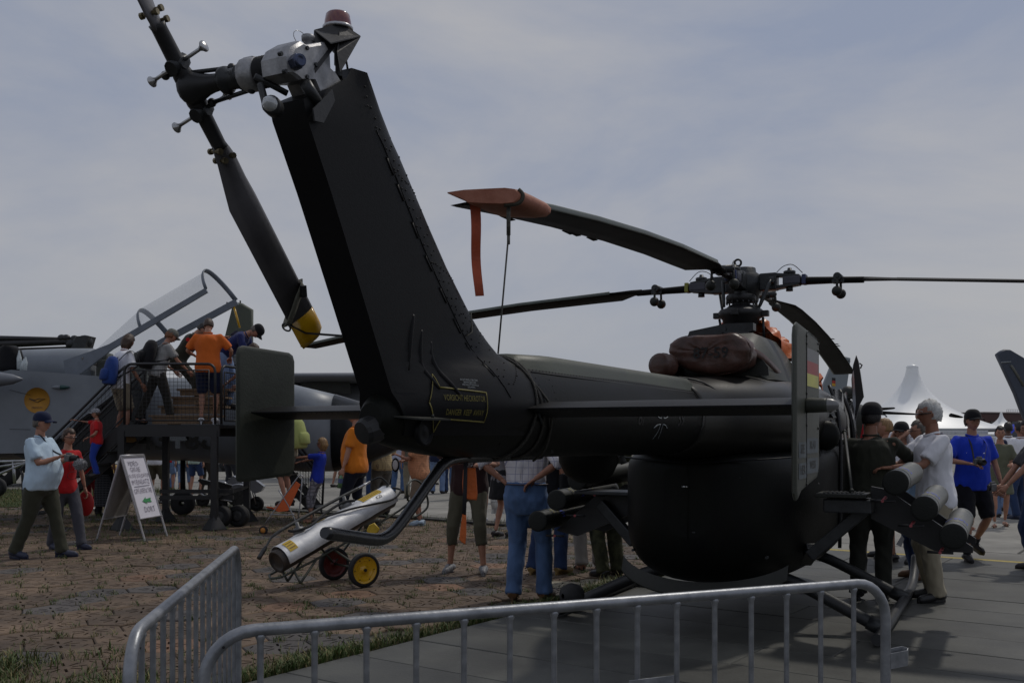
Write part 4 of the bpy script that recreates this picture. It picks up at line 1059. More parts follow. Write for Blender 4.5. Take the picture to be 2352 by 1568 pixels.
def flush_people():
    dg = bpy.context.evaluated_depsgraph_get()
    for o, name, m, parent, fold, fs, seed, post in PENDING:
        me = bpy.data.meshes.new_from_object(o.evaluated_get(dg))
        n = len(me.vertices)
        co = np.empty(n*3); me.vertices.foreach_get('co', co); co = co.reshape(-1, 3)
        if fold and n:
            no = np.empty(n*3); me.vertices.foreach_get('normal', no); no = no.reshape(-1, 3)
            Q = co.copy(); Q[:, 2] *= .55
            a = vnoise(Q, fs*2.6, seed); b = vnoise(Q[:, [2, 0, 1]], fs*5.2, seed+3); g3 = vnoise(Q, fs, seed+9)
            d = (.5-np.abs(a))*1.1 + b*.28 + g3*.35
            co = co + no*(d*fold)[:, None]
        if post is not None: co = post(co)
        me.vertices.foreach_set('co', co.ravel())
        me.name = name
        me.materials.clear(); me.materials.append(m)
        me.polygons.foreach_set('use_smooth', np.ones(len(me.polygons), bool))
        extra = EXTRA.get(o.name)
        q = bpy.data.objects.new(name, me); q.parent = parent; C.objects.link(q)
        if extra is not None:
            bm = bmesh.new(); bm.from_mesh(me); base = len(bm.verts)
            vs = [bm.verts.new(v) for v in extra.v]
            for f in extra.f:
                try: nf = bm.faces.new([vs[i] for i in f]); nf.smooth = True
                except ValueError: pass
            bmesh.ops.recalc_face_normals(bm, faces=bm.faces); bm.to_mesh(me); bm.free()
        oldm = o.data; bpy.data.objects.remove(o); bpy.data.meshes.remove(oldm)
    PENDING.clear()
EXTRA = {}

SKIN = mat('skin', (.38, .19, .125), .52, 0, .12, 9, .1, 90, spec=.4)
SKIN2 = mat('tanned_skin', (.29, .135, .085), .52, 0, .12, 9, .1, 90, spec=.4)
def cloth(name, col, var=.12, pattern=None, **k):
    m = mat(name, col, .85, 0, var, 5, .55, 17, spec=.2, sheen=.10, streak=(1, 1, .6), **k)
    if pattern and not m.get('pat'):
        m['pat'] = 1
        nt = m.node_tree; L = nt.links; b = nt.nodes['Principled BSDF']
        t = nd(nt, 'ShaderNodeTexCoord'); sep = nd(nt, 'ShaderNodeSeparateXYZ'); L.new(t.outputs['Object'], sep.inputs[0])
        col1, sc, wd = pattern
        outs = []
        for ax, src_ in (('h', sep.outputs['Z']), ('v', None)):
            if src_ is None:
                a = nd(nt, 'ShaderNodeMath', operation='ADD'); L.new(sep.outputs['X'], a.inputs[0]); L.new(sep.outputs['Y'], a.inputs[1]); src_ = a.outputs[0]
            mlt = nd(nt, 'ShaderNodeMath', operation='MULTIPLY'); mlt.inputs[1].default_value = sc; L.new(src_, mlt.inputs[0])
            fr = nd(nt, 'ShaderNodeMath', operation='FRACT'); L.new(mlt.outputs[0], fr.inputs[0])
            lt = nd(nt, 'ShaderNodeMath', operation='LESS_THAN'); lt.inputs[1].default_value = wd; L.new(fr.outputs[0], lt.inputs[0]); outs.append(lt.outputs[0])
        mxm = nd(nt, 'ShaderNodeMath', operation='MAXIMUM'); L.new(outs[0], mxm.inputs[0]); L.new(outs[1], mxm.inputs[1])
        h = nd(nt, 'ShaderNodeMath', operation='MULTIPLY'); h.inputs[1].default_value = .75; L.new(mxm.outputs[0], h.inputs[0])
        mx = nd(nt, 'ShaderNodeMixRGB'); L.new(h.outputs[0], mx.inputs['Fac'])
        old = b.inputs['Base Color'].links[0].from_socket
        L.new(old, mx.inputs['Color1']); mx.inputs['Color2'].default_value = (*col1, 1); L.new(mx.outputs[0], b.inputs['Base Color'])
    return m
HAIR = dict(brown=mat('brown_hair', (.05, .026, .013), .5, 0, .4, 60, .5, 120, streak=(1, 1, .15)), dark=mat('dark_hair', (.012, .009, .008), .45, 0, .4, 60, .5, 120),
            white=mat('white_hair', (.52, .52, .50), .55, 0, .25, 50, .6, 120), blond=mat('blond_hair', (.26, .15, .06), .5, 0, .35, 60, .5, 120, streak=(1, 1, .15)), grey=mat('grey_brown_hair', (.10, .085, .07), .5, 0, .45, 50, .5, 120), red=mat('reddish_hair', (.16, .06, .02), .5, 0, .4, 60, .5, 120))

def ik(a, c, l1, l2, pole):
    a, c = Vector(a), Vector(c); d = c-a; L = d.length
    L2 = min(L, (l1+l2)*.999); dn = d.normalized(); c = a+dn*L2
    x = (l1*l1-l2*l2+L2*L2)/(2*L2); h = math.sqrt(max(0, l1*l1-x*x))
    p = Vector(pole); p = p-dn*p.dot(dn)
    p = p.normalized() if p.length > 1e-6 else Vector((0, 1, 0))
    return a+dn*x+p*h, c

def ring(c, x, y, rx, ry, n=12): return [c + x*(rx*math.cos(2*PI*i/n)) + y*(ry*math.sin(2*PI*i/n)) for i in range(n)]

def person(label, loc, face=0, ht=1.75, top=None, bottom=None, skin=SKIN, hair='brown', hairlen=0, cap=None, glasses=None, shoes=None, sandal=False, group=None,
           lean=0, side=0, twist=0, head=(0, 0), rh=None, lh=None, rf=None, lf=None, rpole=None, lpole=None, fat=1.0, belly=0, sleeve='short', legs='long', skirt=None, hip=(0, 0, 0), shirt_low=.84, female=False, tucked=False, jacketcol=None, vox=None, kneepole=None, socks=None, beard=None, fold=1.0, hem_flare=0.0, nohead=False):
    """top/bottom: materials. Local frame: +Y is the way the person faces, +X the person's right."""
    s = ht/1.75; s *= 1.0
    dist = loc[1]; vox = vox or max(.011, min(.026, dist*.0017))/s
    rt = thing('person', label, 'person', loc, -face, group, s)
    ss = random.randint(0, 99)
    w = fat*(.92 if female else 1.0)
    Hc = Vector(hip)+Vector((0, 0, .93))
    cl_, sl_ = math.cos(lean), math.sin(lean); cs, sn = math.cos(side), math.sin(side)
    up = Vector((sn, sl_*cs, cl_*cs)).normalized()
    xr0 = Vector((1, 0, 0)); fwd0 = Vector((0, 1, 0))
    xr = Vector((math.cos(twist), -math.sin(twist)*1.0, 0)); xr = (xr-up*xr.dot(up)).normalized(); fw = up.cross(xr)
    def T(z, y=0): return Hc+up*z+fw*y          # point on the spine
    sh = T(.462); neck = T(.545, .0)
    shw = (.180 if not female else .155)*(1+(fat-1)*.35)
    # head direction
    hy, hp = head
    nb = neck
    hup = (up*.6+Vector((0, 0, .4))).normalized(); hup = (hup*math.cos(hp)+Vector((math.sin(-hy+0)*0, 0, 0))+ (fw*math.cos(hy)+xr*math.sin(hy))*math.sin(-hp)).normalized()
    hf = (fw*math.cos(hy)+xr*math.sin(hy)); hf = (hf-hup*hf.dot(hup)).normalized(); hx = hf.cross(hup).normalized()
    hc = nb + hup*.145 + hf*.022
    Sr = sh+xr*shw; Sl = sh-xr*shw
    hd = {}
    rhp = Vector(rh) if rh is not None else Vector((.245*max(1, w*.95), .03, .80))
    lhp = Vector(lh) if lh is not None else Vector((-.245*max(1, w*.95), .05, .80))
    if rh is None: rhp += Vector((sh.x*.7, sh.y*.8, sh.z-1.405))
    if lh is None: lhp += Vector((sh.x*.7, sh.y*.8, sh.z-1.405))
    Er, Wr = ik(Sr, rhp, .285, .255, rpole or (.45, -.9, -.2)); El, Wl = ik(Sl, lhp, .285, .255, lpole or (-.45, -.9, -.2))
    rfp = Vector(rf) if rf is not None else Vector((.105, .02, .085)); lfp = Vector(lf) if lf is not None else Vector((-.105, -.02, .085))
    Jr = Hc+Vector((.092, 0, -.02)); Jl = Hc+Vector((-.092, 0, -.02))
    kp = kneepole or (0, 1, 0)
    Kr, Ar = ik(Jr, rfp, .43, .42, (kp[0]+.1, kp[1], kp[2])); Kl, Al = ik(Jl, lfp, .43, .42, (kp[0]-.1, kp[1], kp[2]))
    # ---- body: one continuous skin
    m = MB()
    def torso(m, e, zlo=-.12, zhi=.52, flare=0, hang=0):
        st = [(-.12, .155, .11, 0), (-.02, .165, .118, 0), (.10, .148, .105, .005), (.20, .15, .108, .01), (.32, .168, .118, .008), (.42, .158, .110, 0), (.49, .105, .08, -.005), (.535, .07, .062, -.002)]
        if female: st = [(-.12, .165, .115, 0), (-.02, .17, .12, 0), (.10, .13, .095, .005), (.20, .128, .10, .012), (.30, .142, .118, .022), (.40, .15, .105, .01), (.49, .115, .075, -.005), (.535, .055, .055, -.002)]
        rr = []
        for z, a, b, y in st:
            if z < zlo-.001 or z > zhi+.001: continue
            bl = belly*math.exp(-((z-.13)/.15)**2)
            ww = 1+(w-1)*(1 if z < .45 else .4)
            fl = flare*max(0, (.2-z)/.3) + hang*min(1, max(0, (.26-z)/.22))
            rr.append(ring(T(z, y+bl*.55), xr if z > .1 else (xr*.5+xr0*.5).normalized(), fw, (a+e)*ww+bl*.25+fl, (b+e)*ww+bl*.5+fl, 16))
        m.loft(rr)
    torso(m, 0)
    m.tube([T(.49, -.005), nb+hup*.03, nb+hup*.08], [.064, .056, .055], 10)
    for S, E_, W in ((Sr, Er, Wr), (Sl, El, Wl)):
        m.tube([T(.44)+(S-T(.44))*.45, S, S+(E_-S)*.35, E_, E_+(W-E_)*.3, W], [.05, .052*w**.5, .047*w**.5, .037, .038, .024], 10)
    for J, K, A in ((Jr, Kr, Ar), (Jl, Kl, Al)):
        m.tube([J+Vector((0, 0, .03)), J+(K-J)*.3, K, K+(A-K)*.3, K+(A-K)*.75, A], [.085*w, .078*w, .052, .054, .036, .033], 10)
    ob = remeshed(m, 'body', vox, skin, rt)
    # head, hands as fine detail joined to the same body mesh
    e = MB()
    n, k = 20, 16; vs = []; fs_ = []
    for i in range(k+1):
        ph = PI*i/k
        for j in range(n):
            t = 2*PI*j/n; dx, dy, dz = math.sin(ph)*math.sin(t), math.sin(ph)*math.cos(t), math.cos(ph)
            rx, ry, rz = .074, .094, .112
            if dz < 0: rx *= 1-.22*abs(dz)**1.2; ry *= 1-.10*abs(dz); 
            p = [dx*rx, dy*ry, dz*rz]
            if dy > 0:
                g = math.exp(-(dx/.16)**2)
                p[1] += .020*g*math.exp(-((dz+.22)/.17)**2)          # nose
                p[1] += .010*math.exp(-(dx/.3)**2)*math.exp(-((dz+.88)/.14)**2)   # chin
                p[1] -= .008*math.exp(-((abs(dx)-.34)/.14)**2)*math.exp(-((dz+.02)/.10)**2)  # eye sockets
                p[1] += .005*math.exp(-((dz-.14)/.09)**2)*math.exp(-(dx/.5)**2)   # brow
                p[1] += .004*g*math.exp(-((dz+.56)/.05)**2)
            vs.append(hc+hx*p[0]+hf*p[1]+hup*p[2])
    for i in range(k):
        for j in range(n): q = (j+1) % n; fs_.append((i*n+j, (i+1)*n+j, (i+1)*n+q, i*n+q))
    if not nohead: e.add(vs, fs_, True)
    for sg in (() if nohead else (-1, 1)): e.ball(hc+hx*.073*sg-hf*.005-hup*.008, .5, 8, 6, Matrix(((hx*sg).to_tuple(), hf.to_tuple(), hup.to_tuple())).transposed() @ Matrix.Diagonal((.018, .034, .056)))
    def hand(W, El_, sg, palm=None):
        d = (W-El_).normalized(); pn = Vector(palm) if palm else (Vector((-sg, 0, 0)) if abs(d.z) > .6 else Vector((0, 0, -1)))
        pn = (pn-d*pn.dot(d)).normalized(); ac = d.cross(pn)
        if d.z < -.5 and ac.y < 0 or (abs(d.z) <= .5 and ac.x*sg > 0): ac = -ac
        e.tube([W-d*.02, W+d*.012, W+d*.05, W+d*.085], [(.022, .017), (.027, .016), (.038, .015), (.036, .012)], 8, up=pn)
        for f_, (o_, ln) in enumerate(((.029, .062), (.010, .07), (-.010, .066), (-.028, .052))):
            b_ = W+d*.08+ac*o_; e.tube([b_, b_+d*ln*.45+pn*.006, b_+d*ln*.8+pn*.022, b_+d*ln*.9+pn*.04], [.0092, .0088, .008, .006], 6)
        e.tube([W+d*.015+ac*.022, W+d*.05+ac*.045+pn*.012, W+d*.082+ac*.046+pn*.026], [.012, .0105, .008], 6)
    hand(Wr, Er, 1); hand(Wl, El, -1)
    EXTRA[ob.name] = e
    # ---- face details
    near = dist < 14.5
    if not nohead:
        if dist < 17:
            m = MB()
            for sg in (-1, 1):
                m = MB(); m.ball(hc+hf*.083+hx*.027*sg+hup*.004, (.0105, .006, .0055), 8, 5, Matrix((hx.to_tuple(), hf.to_tuple(), hup.to_tuple())).transposed()); m.build('eye', mat('eye_dark', (.03, .022, .018), .3), rt, world=False)
                m = MB(); m.tube([hc+hf*.088+hx*(.014)*sg+hup*.024, hc+hf*.088+hx*.028*sg+hup*.029, hc+hf*.078+hx*.043*sg+hup*.024], .0035, 5); m.build('eyebrow', HAIR[hair], rt, world=False)
            m = MB(); m.tube([hc+hf*.079-hx*.024-hup*.060, hc+hf*.090-hup*.062, hc+hf*.079+hx*.024-hup*.060], [(.003, .004), (.005, .005), (.003, .004)], 6); m.build('mouth', mat('lips', (.26, .085, .07), .5), rt, world=False)
        # hair: a shaped shell
        m = MB(); vs = []; n, k = 28, 18; rg = np.random.default_rng(ss)
        ph1, ph2 = rg.uniform(0, 6, 2)
        for i in range(k+1):
            ph = PI*i/k
            for j in range(n):
                t = 2*PI*j/n; dx, dy, dz = math.sin(ph)*math.sin(t), math.sin(ph)*math.cos(t), math.cos(ph)
                a = .083; b = .103; c_ = .121
                thick = .0 if hairlen < 0 else (.006 + .01*min(hairlen, 1))
                face_ = (dy > .28+.25*abs(dx) and dz < .50-.12*math.cos(dx*3)) or (dy > .02 and dz < -.05 and hairlen < 1) or (dz < -.42+.15*dy and hairlen < 1) or (dy > .18 and dz < .25)
                lump = 1+.055*math.sin(t*9+ph1+3*math.sin(ph*5))*math.sin(ph*7+ph2) + (rg.uniform(-.045, .055) if not hairlen < 0 else 0)
                kf = .80 if face_ else (1+thick*6)*lump
                px, py, pz = dx*a*kf, dy*b*kf-.004, dz*c_*kf
                if not face_ and hairlen >= 1 and dz < .1: 
                    pz *= 1+.45*(hairlen-.6); px *= 1.06; py -= .012
                vs.append(hc+hx*px+hf*py+hup*(pz+.004))
        fs_ = [(i*n+j, (i+1)*n+j, (i+1)*n+(j+1) % n, i*n+(j+1) % n) for i in range(k) for j in range(n)]
        m.add(vs, fs_, True); m.build('hair', HAIR[hair], rt, world=False)
        if cap:
            cm_, kind = cap; cp = thing
            m = MB(); Mh = Matrix((hx.to_tuple(), hf.to_tuple(), hup.to_tuple())).transposed()
            pr = []
            for i in range(10): a = PI/2*i/9; pr.append((.098*math.cos(a)**.75 if i < 9 else 0, .098*math.sin(a)))
            pr = [(.094, -.022), (.098, -.01)]+pr
            vs = []
            for r_, z_ in pr:
                for j in range(20): t = 2*PI*j/20; vs.append(hc+hup*(z_+.044)+Mh @ Vector((r_*.90*math.cos(t), r_*1.14*math.sin(t)-.004, 0)))
            m.add(vs, [(i*20+j, i*20+(j+1) % 20, (i+1)*20+(j+1) % 20, (i+1)*20+j) for i in range(len(pr)-1) for j in range(20)], True)
            if kind == 'brim' : pass
            o_ = m.build('cap_crown', cm_, rt, world=False)
            m = MB(); top_ = []; bot = []
            for j in range(13):
                t = PI*j/12; q = Vector((.086*math.cos(t), .085+.085*math.sin(t)**.7, -.012*(1-abs(math.cos(t))*.0)-.022*abs(math.cos(t))**2)); inner = Vector((.082*math.cos(t), .075+.03*math.sin(t), .0-.01*abs(math.cos(t))))
                top_.append(hc+hup*.040+Mh @ q); bot.append(hc+hup*.042+Mh @ inner)
            m.loft([bot, top_, [p-hup*.004 for p in top_], [p-hup*.005 for p in bot]], closed=False, caps=False); m.build('cap_peak', cm_, rt, world=False)
        if glasses:
            m = MB()
            if glasses == 'dark':
                m.tube([hc+hf*.02-hx*.079+hup*.012, hc+hf*.075-hx*.066+hup*.008, hc+hf*.100-hx*.030+hup*.004, hc+hf*.102+hup*.008, hc+hf*.100+hx*.030+hup*.004, hc+hf*.075+hx*.066+hup*.008, hc+hf*.02+hx*.079+hup*.012], [(.004, .006), (.004, .014), (.004, .018), (.004, .007), (.004, .018), (.004, .014), (.004, .006)], 8, up=(0, 0, 1) if abs(hup.z) < 0 else hf)
            else:
                for sg in (-1, 1):
                    m.tube([hc+hf*.098+hx*(.028*sg+.022*math.cos(t))+hup*(.002+.016*math.sin(t)) for t in [2*PI*i/14 for i in range(14)]], .0022, 5, closed=True)
                    m.tube([hc+hf*.095+hx*.05*sg+hup*.004, hc+hx*.078*sg+hup*.008], .0022, 5)
                m.tube([hc+hf*.1-hx*.006+hup*.006, hc+hf*.1+hx*.006+hup*.006], .002, 5)
            m.build('glasses', mat('glasses_black', (.01, .01, .012), .15, 0, .1, 5, spec=.8), rt, world=False)
    # ---- clothing
    fo = .0085*fold
    if top:
        m = MB(); zl = shirt_low-.93
        st_lo = -.12
        torso(m, .016, .09 if tucked else -.12, .50, hem_flare, -.004 if tucked else .014)
        if zl < -.13:
            pass
        if sleeve is not None:
            for S, E_, W in ((Sr, Er, Wr), (Sl, El, Wl)):
                inn = T(.43)+(S-T(.43))*.35
                if sleeve == 'short': m.tube([inn, S, S+(E_-S)*.4, S+(E_-S)*.80], [.060*w**.5, .060*w**.5, .063*w**.5, .066*w**.5+.004], 12)
                elif sleeve == 'elbow': m.tube([inn, S, S+(E_-S)*.5, E_, E_+(W-E_)*.15], [.060, .061, .062, .058, .060], 12)
                elif sleeve == 'long': m.tube([inn, S, S+(E_-S)*.5, E_, E_+(W-E_)*.5, E_+(W-E_)*.95], [.060, .060, .058, .052, .046, .036], 12)
        m.tube([T(.40), T(.47), T(.515)], [(.12, .08), (.10, .072), (.074, .066)], 12, up=fw)
        zlow = shirt_low
        def post(co, zlow=zlow):
            return co
        remeshed(m, 'shirt', vox, top, rt, fo*1.1, 10, ss)
        if dist < 13 and sleeve:
            m = MB(); pp = [T(z, .0)+fw*(-(.118+.016+(belly*.05))*w**.5 if z > .1 else -.135*w) for z in (.44, .34, .24, .14)]
            m.tube(pp, [(.0015, .003)]*4, 5, up=xr); m.build('back_seam', top, rt, world=False)
        if sleeve and not nohead and not female:
            m = MB(); m.tube([T(.525)+xr*(.066*math.cos(t))+fw*(.062*math.sin(t)+.004)+up*(.006*math.cos(2*t)-.010*math.sin(t)) for t in [2*PI*i/16 for i in range(16)]], .010, 6, closed=True); m.build('collar', top, rt, world=False)
    if bottom:
        m = MB(); lens = {'long': 1.0, 'capri': .72, 'shorts': .45, 'hot': .22}[legs]
        m.loft([ring(Hc+Vector((0, 0, z)), Vector((1, 0, 0)), Vector((0, 1, 0)), (a+.008)*w+(belly*.1), (b+.008)*w+belly*.18, 14) for z, a, b in (((-.17, .11, .085), (-.12, .155, .112), (-.04, .176, .13), (.06, .168, .122), (.12, .158, .114)) if tucked else ((-.17, .11, .085), (-.13, .155, .110), (-.07, .158, .115), (-.02, .135, .095)))])
        for J, K, A in ((Jr, Kr, Ar), (Jl, Kl, Al)):
            u1 = Vector((0, 0, .0))
            p = [J+Vector((0, 0, .02)), J+(K-J)*.35, K+(K-J)*0]; r_ = [.104*w, .098*w, .080]
            fitt = .88 if legs in ('hot', 'capri') else 1.0
            if lens > .5:
                if lens < .9: p += [K+(A-K)*.48]; r_ += [.068]
                else: p += [K+(A-K)*.4, K+(A-K)*.85, A+(A-K)*.08]; r_ += [.076, .070, .078]
            elif lens > .3: p[-1] = J+(K-J)*1.0; r_[-1] = .083
            else: p[-1] = J+(K-J)*.50; r_[-1] = .080
            m.tube(p, [x*fitt for x in r_], 12)
        remeshed(m, 'trousers' if lens > .5 else 'shorts', vox, bottom, rt, fo*(.4 if legs == 'hot' else 1.15), 11, ss+5)
        if tucked:
            m = MB(); m.tube([Hc+Vector((0, 0, .10))+Vector(((.172*w+belly*.1)*math.cos(t), (.126*w+belly*.18)*math.sin(t), 0)) for t in [2*PI*i/20 for i in range(20)]], [(.004, .016)]*20, 6, closed=True, up=(1, 0, 0))
            m.build('belt', mat('brown_belt', (.06, .025, .012), .45), rt, world=False)
    if skirt:
        m = MB(); z0, z1, fl_ = skirt[1]
        m.loft([ring(Hc+Vector((0, 0, z)), Vector((1, 0, 0)), Vector((0, 1, 0)), .15+.03*math.sin(q)+fl_*q, .115+fl_*q, 20) for z, q in ((z0, 0), (z0*.5+z1*.5, .6), (z1, 1))]); remeshed(m, 'skirt', vox, skirt[0], rt, fo*1.2, 12, ss)
    sm = shoes or mat('dark_shoe_leather', (.025, .02, .02), .5)
    for A, K, sg in ((Ar, Kr, 1), (Al, Kl, -1)):
        fd = Vector((sg*.18, 1, 0)).normalized(); sh_ = (A-K).normalized()
        tilt = 0
        if A.z > .10: fd = (fd - Vector((0, 0, min(.9, (A.z-.085)*2.6)))).normalized() if A.y < .05 else (fd+Vector((0, 0, min(.5, (A.z-.085)*1.5)))).normalized()
        un = (Vector((0, 0, 1))-fd*fd.z).normalized()
        c0 = A-un*.048
        m = MB()
        if sandal:
            m.tube([c0-fd*.055-un*.028, c0+fd*.04-un*.030, c0+fd*.12-un*.03, c0+fd*.175-un*.03], [(.034, .008), (.036, .009), (.044, .009), (.028, .008)], 10, up=un.cross(fd))
            m.tube([c0+fd*.11-un*.02+un.cross(fd)*.044, c0+fd*.105+un*.012, c0+fd*.11-un*.02-un.cross(fd)*.044], [(.014, .006)]*3, 6)
            m.tube([c0-fd*.01-un*.02+un.cross(fd)*.038, c0+fd*.035+un*.028, c0-fd*.01-un*.02-un.cross(fd)*.038], [(.010, .005)]*3, 6)
            m.build('sandal', sm, rt, world=False)
            m = MB(); m.tube([c0-fd*.045-un*.005, c0+fd*.03-un*.004, c0+fd*.11-un*.014, c0+fd*.165-un*.018], [(.03, .032), (.03, .034), (.036, .02), (.022, .010)], 10, up=un.cross(fd)); m.build('foot', skin, rt, world=False)
        else:
            m.tube([c0-fd*.07+un*.012, c0-fd*.045+un*.018, c0+fd*.02+un*.022, c0+fd*.085-un*.002, c0+fd*.15-un*.012, c0+fd*.185-un*.016], [(.028, .036), (.036, .05), (.038, .052), (.043, .036), (.042, .027), (.022, .018)], 12, up=un.cross(fd))
            m.tube([c0-fd*.078-un*.026, c0+fd*.03-un*.026, c0+fd*.12-un*.026, c0+fd*.192-un*.026], [(.034, .0105), (.036, .0105), (.046, .0105), (.024, .0105)], 12, up=un.cross(fd))
            m.build('shoe', sm, rt, world=False)
            if socks: m = MB(); m.cyl(A-Vector((0, 0, .02)), A+(K-A)*.18, .042, 10, .046); m.build('sock', socks, rt, world=False)
    R_ = MW[rt.name]
    J_ = dict(Wr=R_ @ Wr, Wl=R_ @ Wl, back=R_ @ T(.30, -.13), chest=R_ @ T(.3, .14), hc=R_ @ hc, Hc=R_ @ Hc, up=R_.to_3x3() @ up, fw=R_.to_3x3() @ fw, xr=R_.to_3x3() @ xr, hf=R_.to_3x3() @ hf, rt=rt, neck=R_ @ nb, T=lambda z, y=0, x=0: R_ @ (T(z, y)+xr*x), s=s)
    return J_
# ------------------------------------------------------------------ the crowd, one by one
T_ = cloth
olive = T_('olive_drill', (.045, .045, .030)); navy = T_('navy_cotton', (.012, .018, .05)); khaki = T_('khaki_cotton', (.13, .115, .085)); denim = T_('blue_denim', (.075, .13, .25), .3)
ddenim = T_('dark_denim', (.025, .045, .11), .3); ldenim = T_('pale_denim', (.16, .23, .38), .3); white = T_('white_cotton', (.78, .78, .82)); black = T_('black_cotton', (.010, .010, .012))
orange = T_('orange_tshirt', (.60, .13, .02)); orange2 = T_('amber_tshirt', (.60, .175, .015)); red = T_('red_tshirt', (.46, .015, .018)); grey = T_('grey_trousers_cloth', (.065, .065, .078)); beige = T_('beige_cotton', (.33, .29, .21))
lblue = T_('pale_blue_tshirt', (.50, .63, .74)); royal = T_('royal_blue_jersey', (.014, .045, .48)); royal2 = T_('royal_blue_tshirt', (.02, .045, .42)); green = T_('sage_dress_cloth', (.12, .125, .085)); flight = T_('olive_flight_suit', (.035, .034, .024), .25)
plaid = T_('white_check_shirt', (.58, .56, .58), .08, ((.14, .15, .28), 17, .08)); ychk = T_('yellow_check_shirt', (.50, .38, .20), .1, ((.24, .17, .11), 26, .2)); pchk = T_('peach_check_shirt', (.55, .25, .13), .1, ((.36, .17, .09), 34, .3)); shchk = T_('grey_check_shorts_cloth', (.30, .29, .32), .1, ((.10, .10, .12), 13, .3))
camo_ = mat('camouflage_cloth', (.012, .014, .009), .85, 0, .2, 9, .25, 120, col2=(.085, .085, .045), spec=.2)
lime = T_('lime_backpack_cloth', (.34, .38, .13)); mint = T_('mint_top', (.42, .52, .45)); olive2 = T_('olive_shorts', (.085, .078, .052)); redf = T_('red_floral_cloth', (.5, .03, .04), .1, ((.6, .5, .5), 22, .3))
sneak = mat('white_sneaker', (.6, .6, .62), .6, 0, .1, 8); bsneak = mat('blue_grey_sneaker', (.30, .38, .46), .6, 0, .2, 12); nshoe = mat('navy_shoe', (.025, .03, .06), .55, 0, .2, 12); bshoe = mat('brown_leather_shoe', (.11, .055, .025), .4, 0, .2, 10); tshoe = mat('tan_shoe', (.24, .15, .05), .55, 0, .2, 10); kshoe = mat('black_shoe', (.012, .012, .013), .4, 0, .2, 10)
trail = mat('trail_shoe', (.03, .03, .035), .55, 0, .6, 45, col2=(.32, .32, .33))
NB = []
def gp(x, Z, z=0): return ((x-CX)/F*Z, Z, z)
def yz(y): return 3375/(y-1000)
a = PI/2
P = {}
P['man_left'] = person('heavy man in navy cap, pale blue T-shirt and olive trousers, walking with a camcorder', gp(92, 12.05), a+.12, 1.79, lblue, olive, SKIN, 'grey', cap=(navy, 1), shoes=nshoe, fat=1.20, belly=.10, rh=(.10, .33, 1.22), lh=(-.06, .34, 1.20), rf=(.12, -.24, .10), lf=(-.10, .22, .085), rpole=(.5, -.7, -.6), lpole=(-.5, -.7, -.6), head=(.0, -.05))
P['woman_left'] = person('curly haired woman in sunglasses, red printed T-shirt and grey trousers', gp(150, 12.95), 2.15, 1.60, red, grey, SKIN, 'brown', hairlen=.9, glasses='dark', shoes=nshoe, female=True, lean=.12, rf=(.09, -.20, .09), lf=(-.10, .24, .085), lh=(-.30, .05, .78), rh=(.22, .12, .84))
P['child_stairs'] = person('small child in a patterned helmet and red T-shirt reaching up on the stairs', gp(222, 15.6, .85), -1.9, 1.08, red, T_('blue_trousers', (.02, .05, .3)), SKIN, 'brown', rh=(.2, .5, 1.45), lh=(-.2, .2, 1.0), cap=(mat('patterned_helmet', (.02, .02, .025), .4, 0, .3, 40, col2=(.45, .45, .48)), 1), fat=1.15)
P['kid_far'] = person('child in dark red trousers and black and white sneakers seen below the stairs', gp(207, 19.6), .3, 1.25, red, T_('dark_red_trousers', (.16, .012, .02)), SKIN, 'dark', legs='capri', shoes=sneak)
P['skirt_far'] = person('woman in a long black spotted skirt standing behind the signboard', gp(238, 18.4), .2, 1.66, black, black, SKIN, 'dark', female=True, skirt=(T_('black_spotted_cloth', (.012, .012, .014), .1, ((.25, .25, .28), 30, .12)), (.10, -.75, .02)))
# on the platform
P['backpack_man'] = person('long haired man in white polo shirt and beige shorts at the head of the stairs', gp(275, 15.95, 1.42), .75, 1.78, white, T_('beige_shorts_cloth', (.24, .20, .14)), SKIN2, 'brown', hairlen=1.3, legs='shorts', lean=.16, lh=(-.42, .12, .93), rh=(.24, .25, .9), head=(-.5, -.35), shoes=tshoe, lpole=(-1, -.5, 0))
P['cap_person'] = person('person in camouflage cap wearing a black backpack, stooping towards the cockpit', gp(362, 16.2, 1.70), .9, 1.62, T_('grey_print_shirt', (.34, .34, .33), .3, ((.2, .2, .2), 30, .3)), T_('dark_cargo_cloth', (.028, .026, .022)), SKIN, 'red', cap=(mat('grey_camouflage_cap', (.12, .125, .11), .8, 0, .4, 30), 1), lean=.30, rh=(.25, .45, .95), lh=(-.25, .40, .95), head=(0, -.3), sandal=True, shoes=kshoe, hairlen=.8, rf=(.1, .2, .085), lf=(-.12, -.3, .1))
P['flight_man'] = person('airman in olive flight suit with red shoulder patch crouching at the cockpit sill', gp(432, 17.0, 1.98), a-.1, 1.76, flight, flight, SKIN, 'dark', lean=.62, hip=(0, -.18, -.10), rf=(.12, .22, .10), lf=(-.12, .30, .10), rh=(.1, .62, 1.22), lh=(-.1, .60, 1.20), sleeve='elbow', head=(.25, -.45), shoes=kshoe)
P['orange_platform'] = person('man in orange T-shirt and dark shorts on the platform, his back turned', gp(478, 15.95, 1.70), -.12, 1.76, orange, navy, SKIN, 'brown', legs='shorts', head=(-.1, -.5), rh=(.30, .30, 1.08), lh=(-.24, .30, 1.10), hairlen=-.1, fat=1.12, shoes=sneak, rpole=(.8, -.7, -.3), lpole=(-.8, -.7, -.3))
P['navy_platform'] = person('man in navy T-shirt and black cap bending down beside the open cockpit', gp(512, 16.9, 1.98), a+.1, 1.78, T_('dark_blue_tshirt', (.018, .025, .10)), ldenim, SKIN, 'grey', cap=(black, 1), lean=.95, rh=(.15, .62, .74), lh=(-.15, .62, .80), head=(0, -.5), rf=(.1, -.05, .085), lf=(-.1, .05, .085))
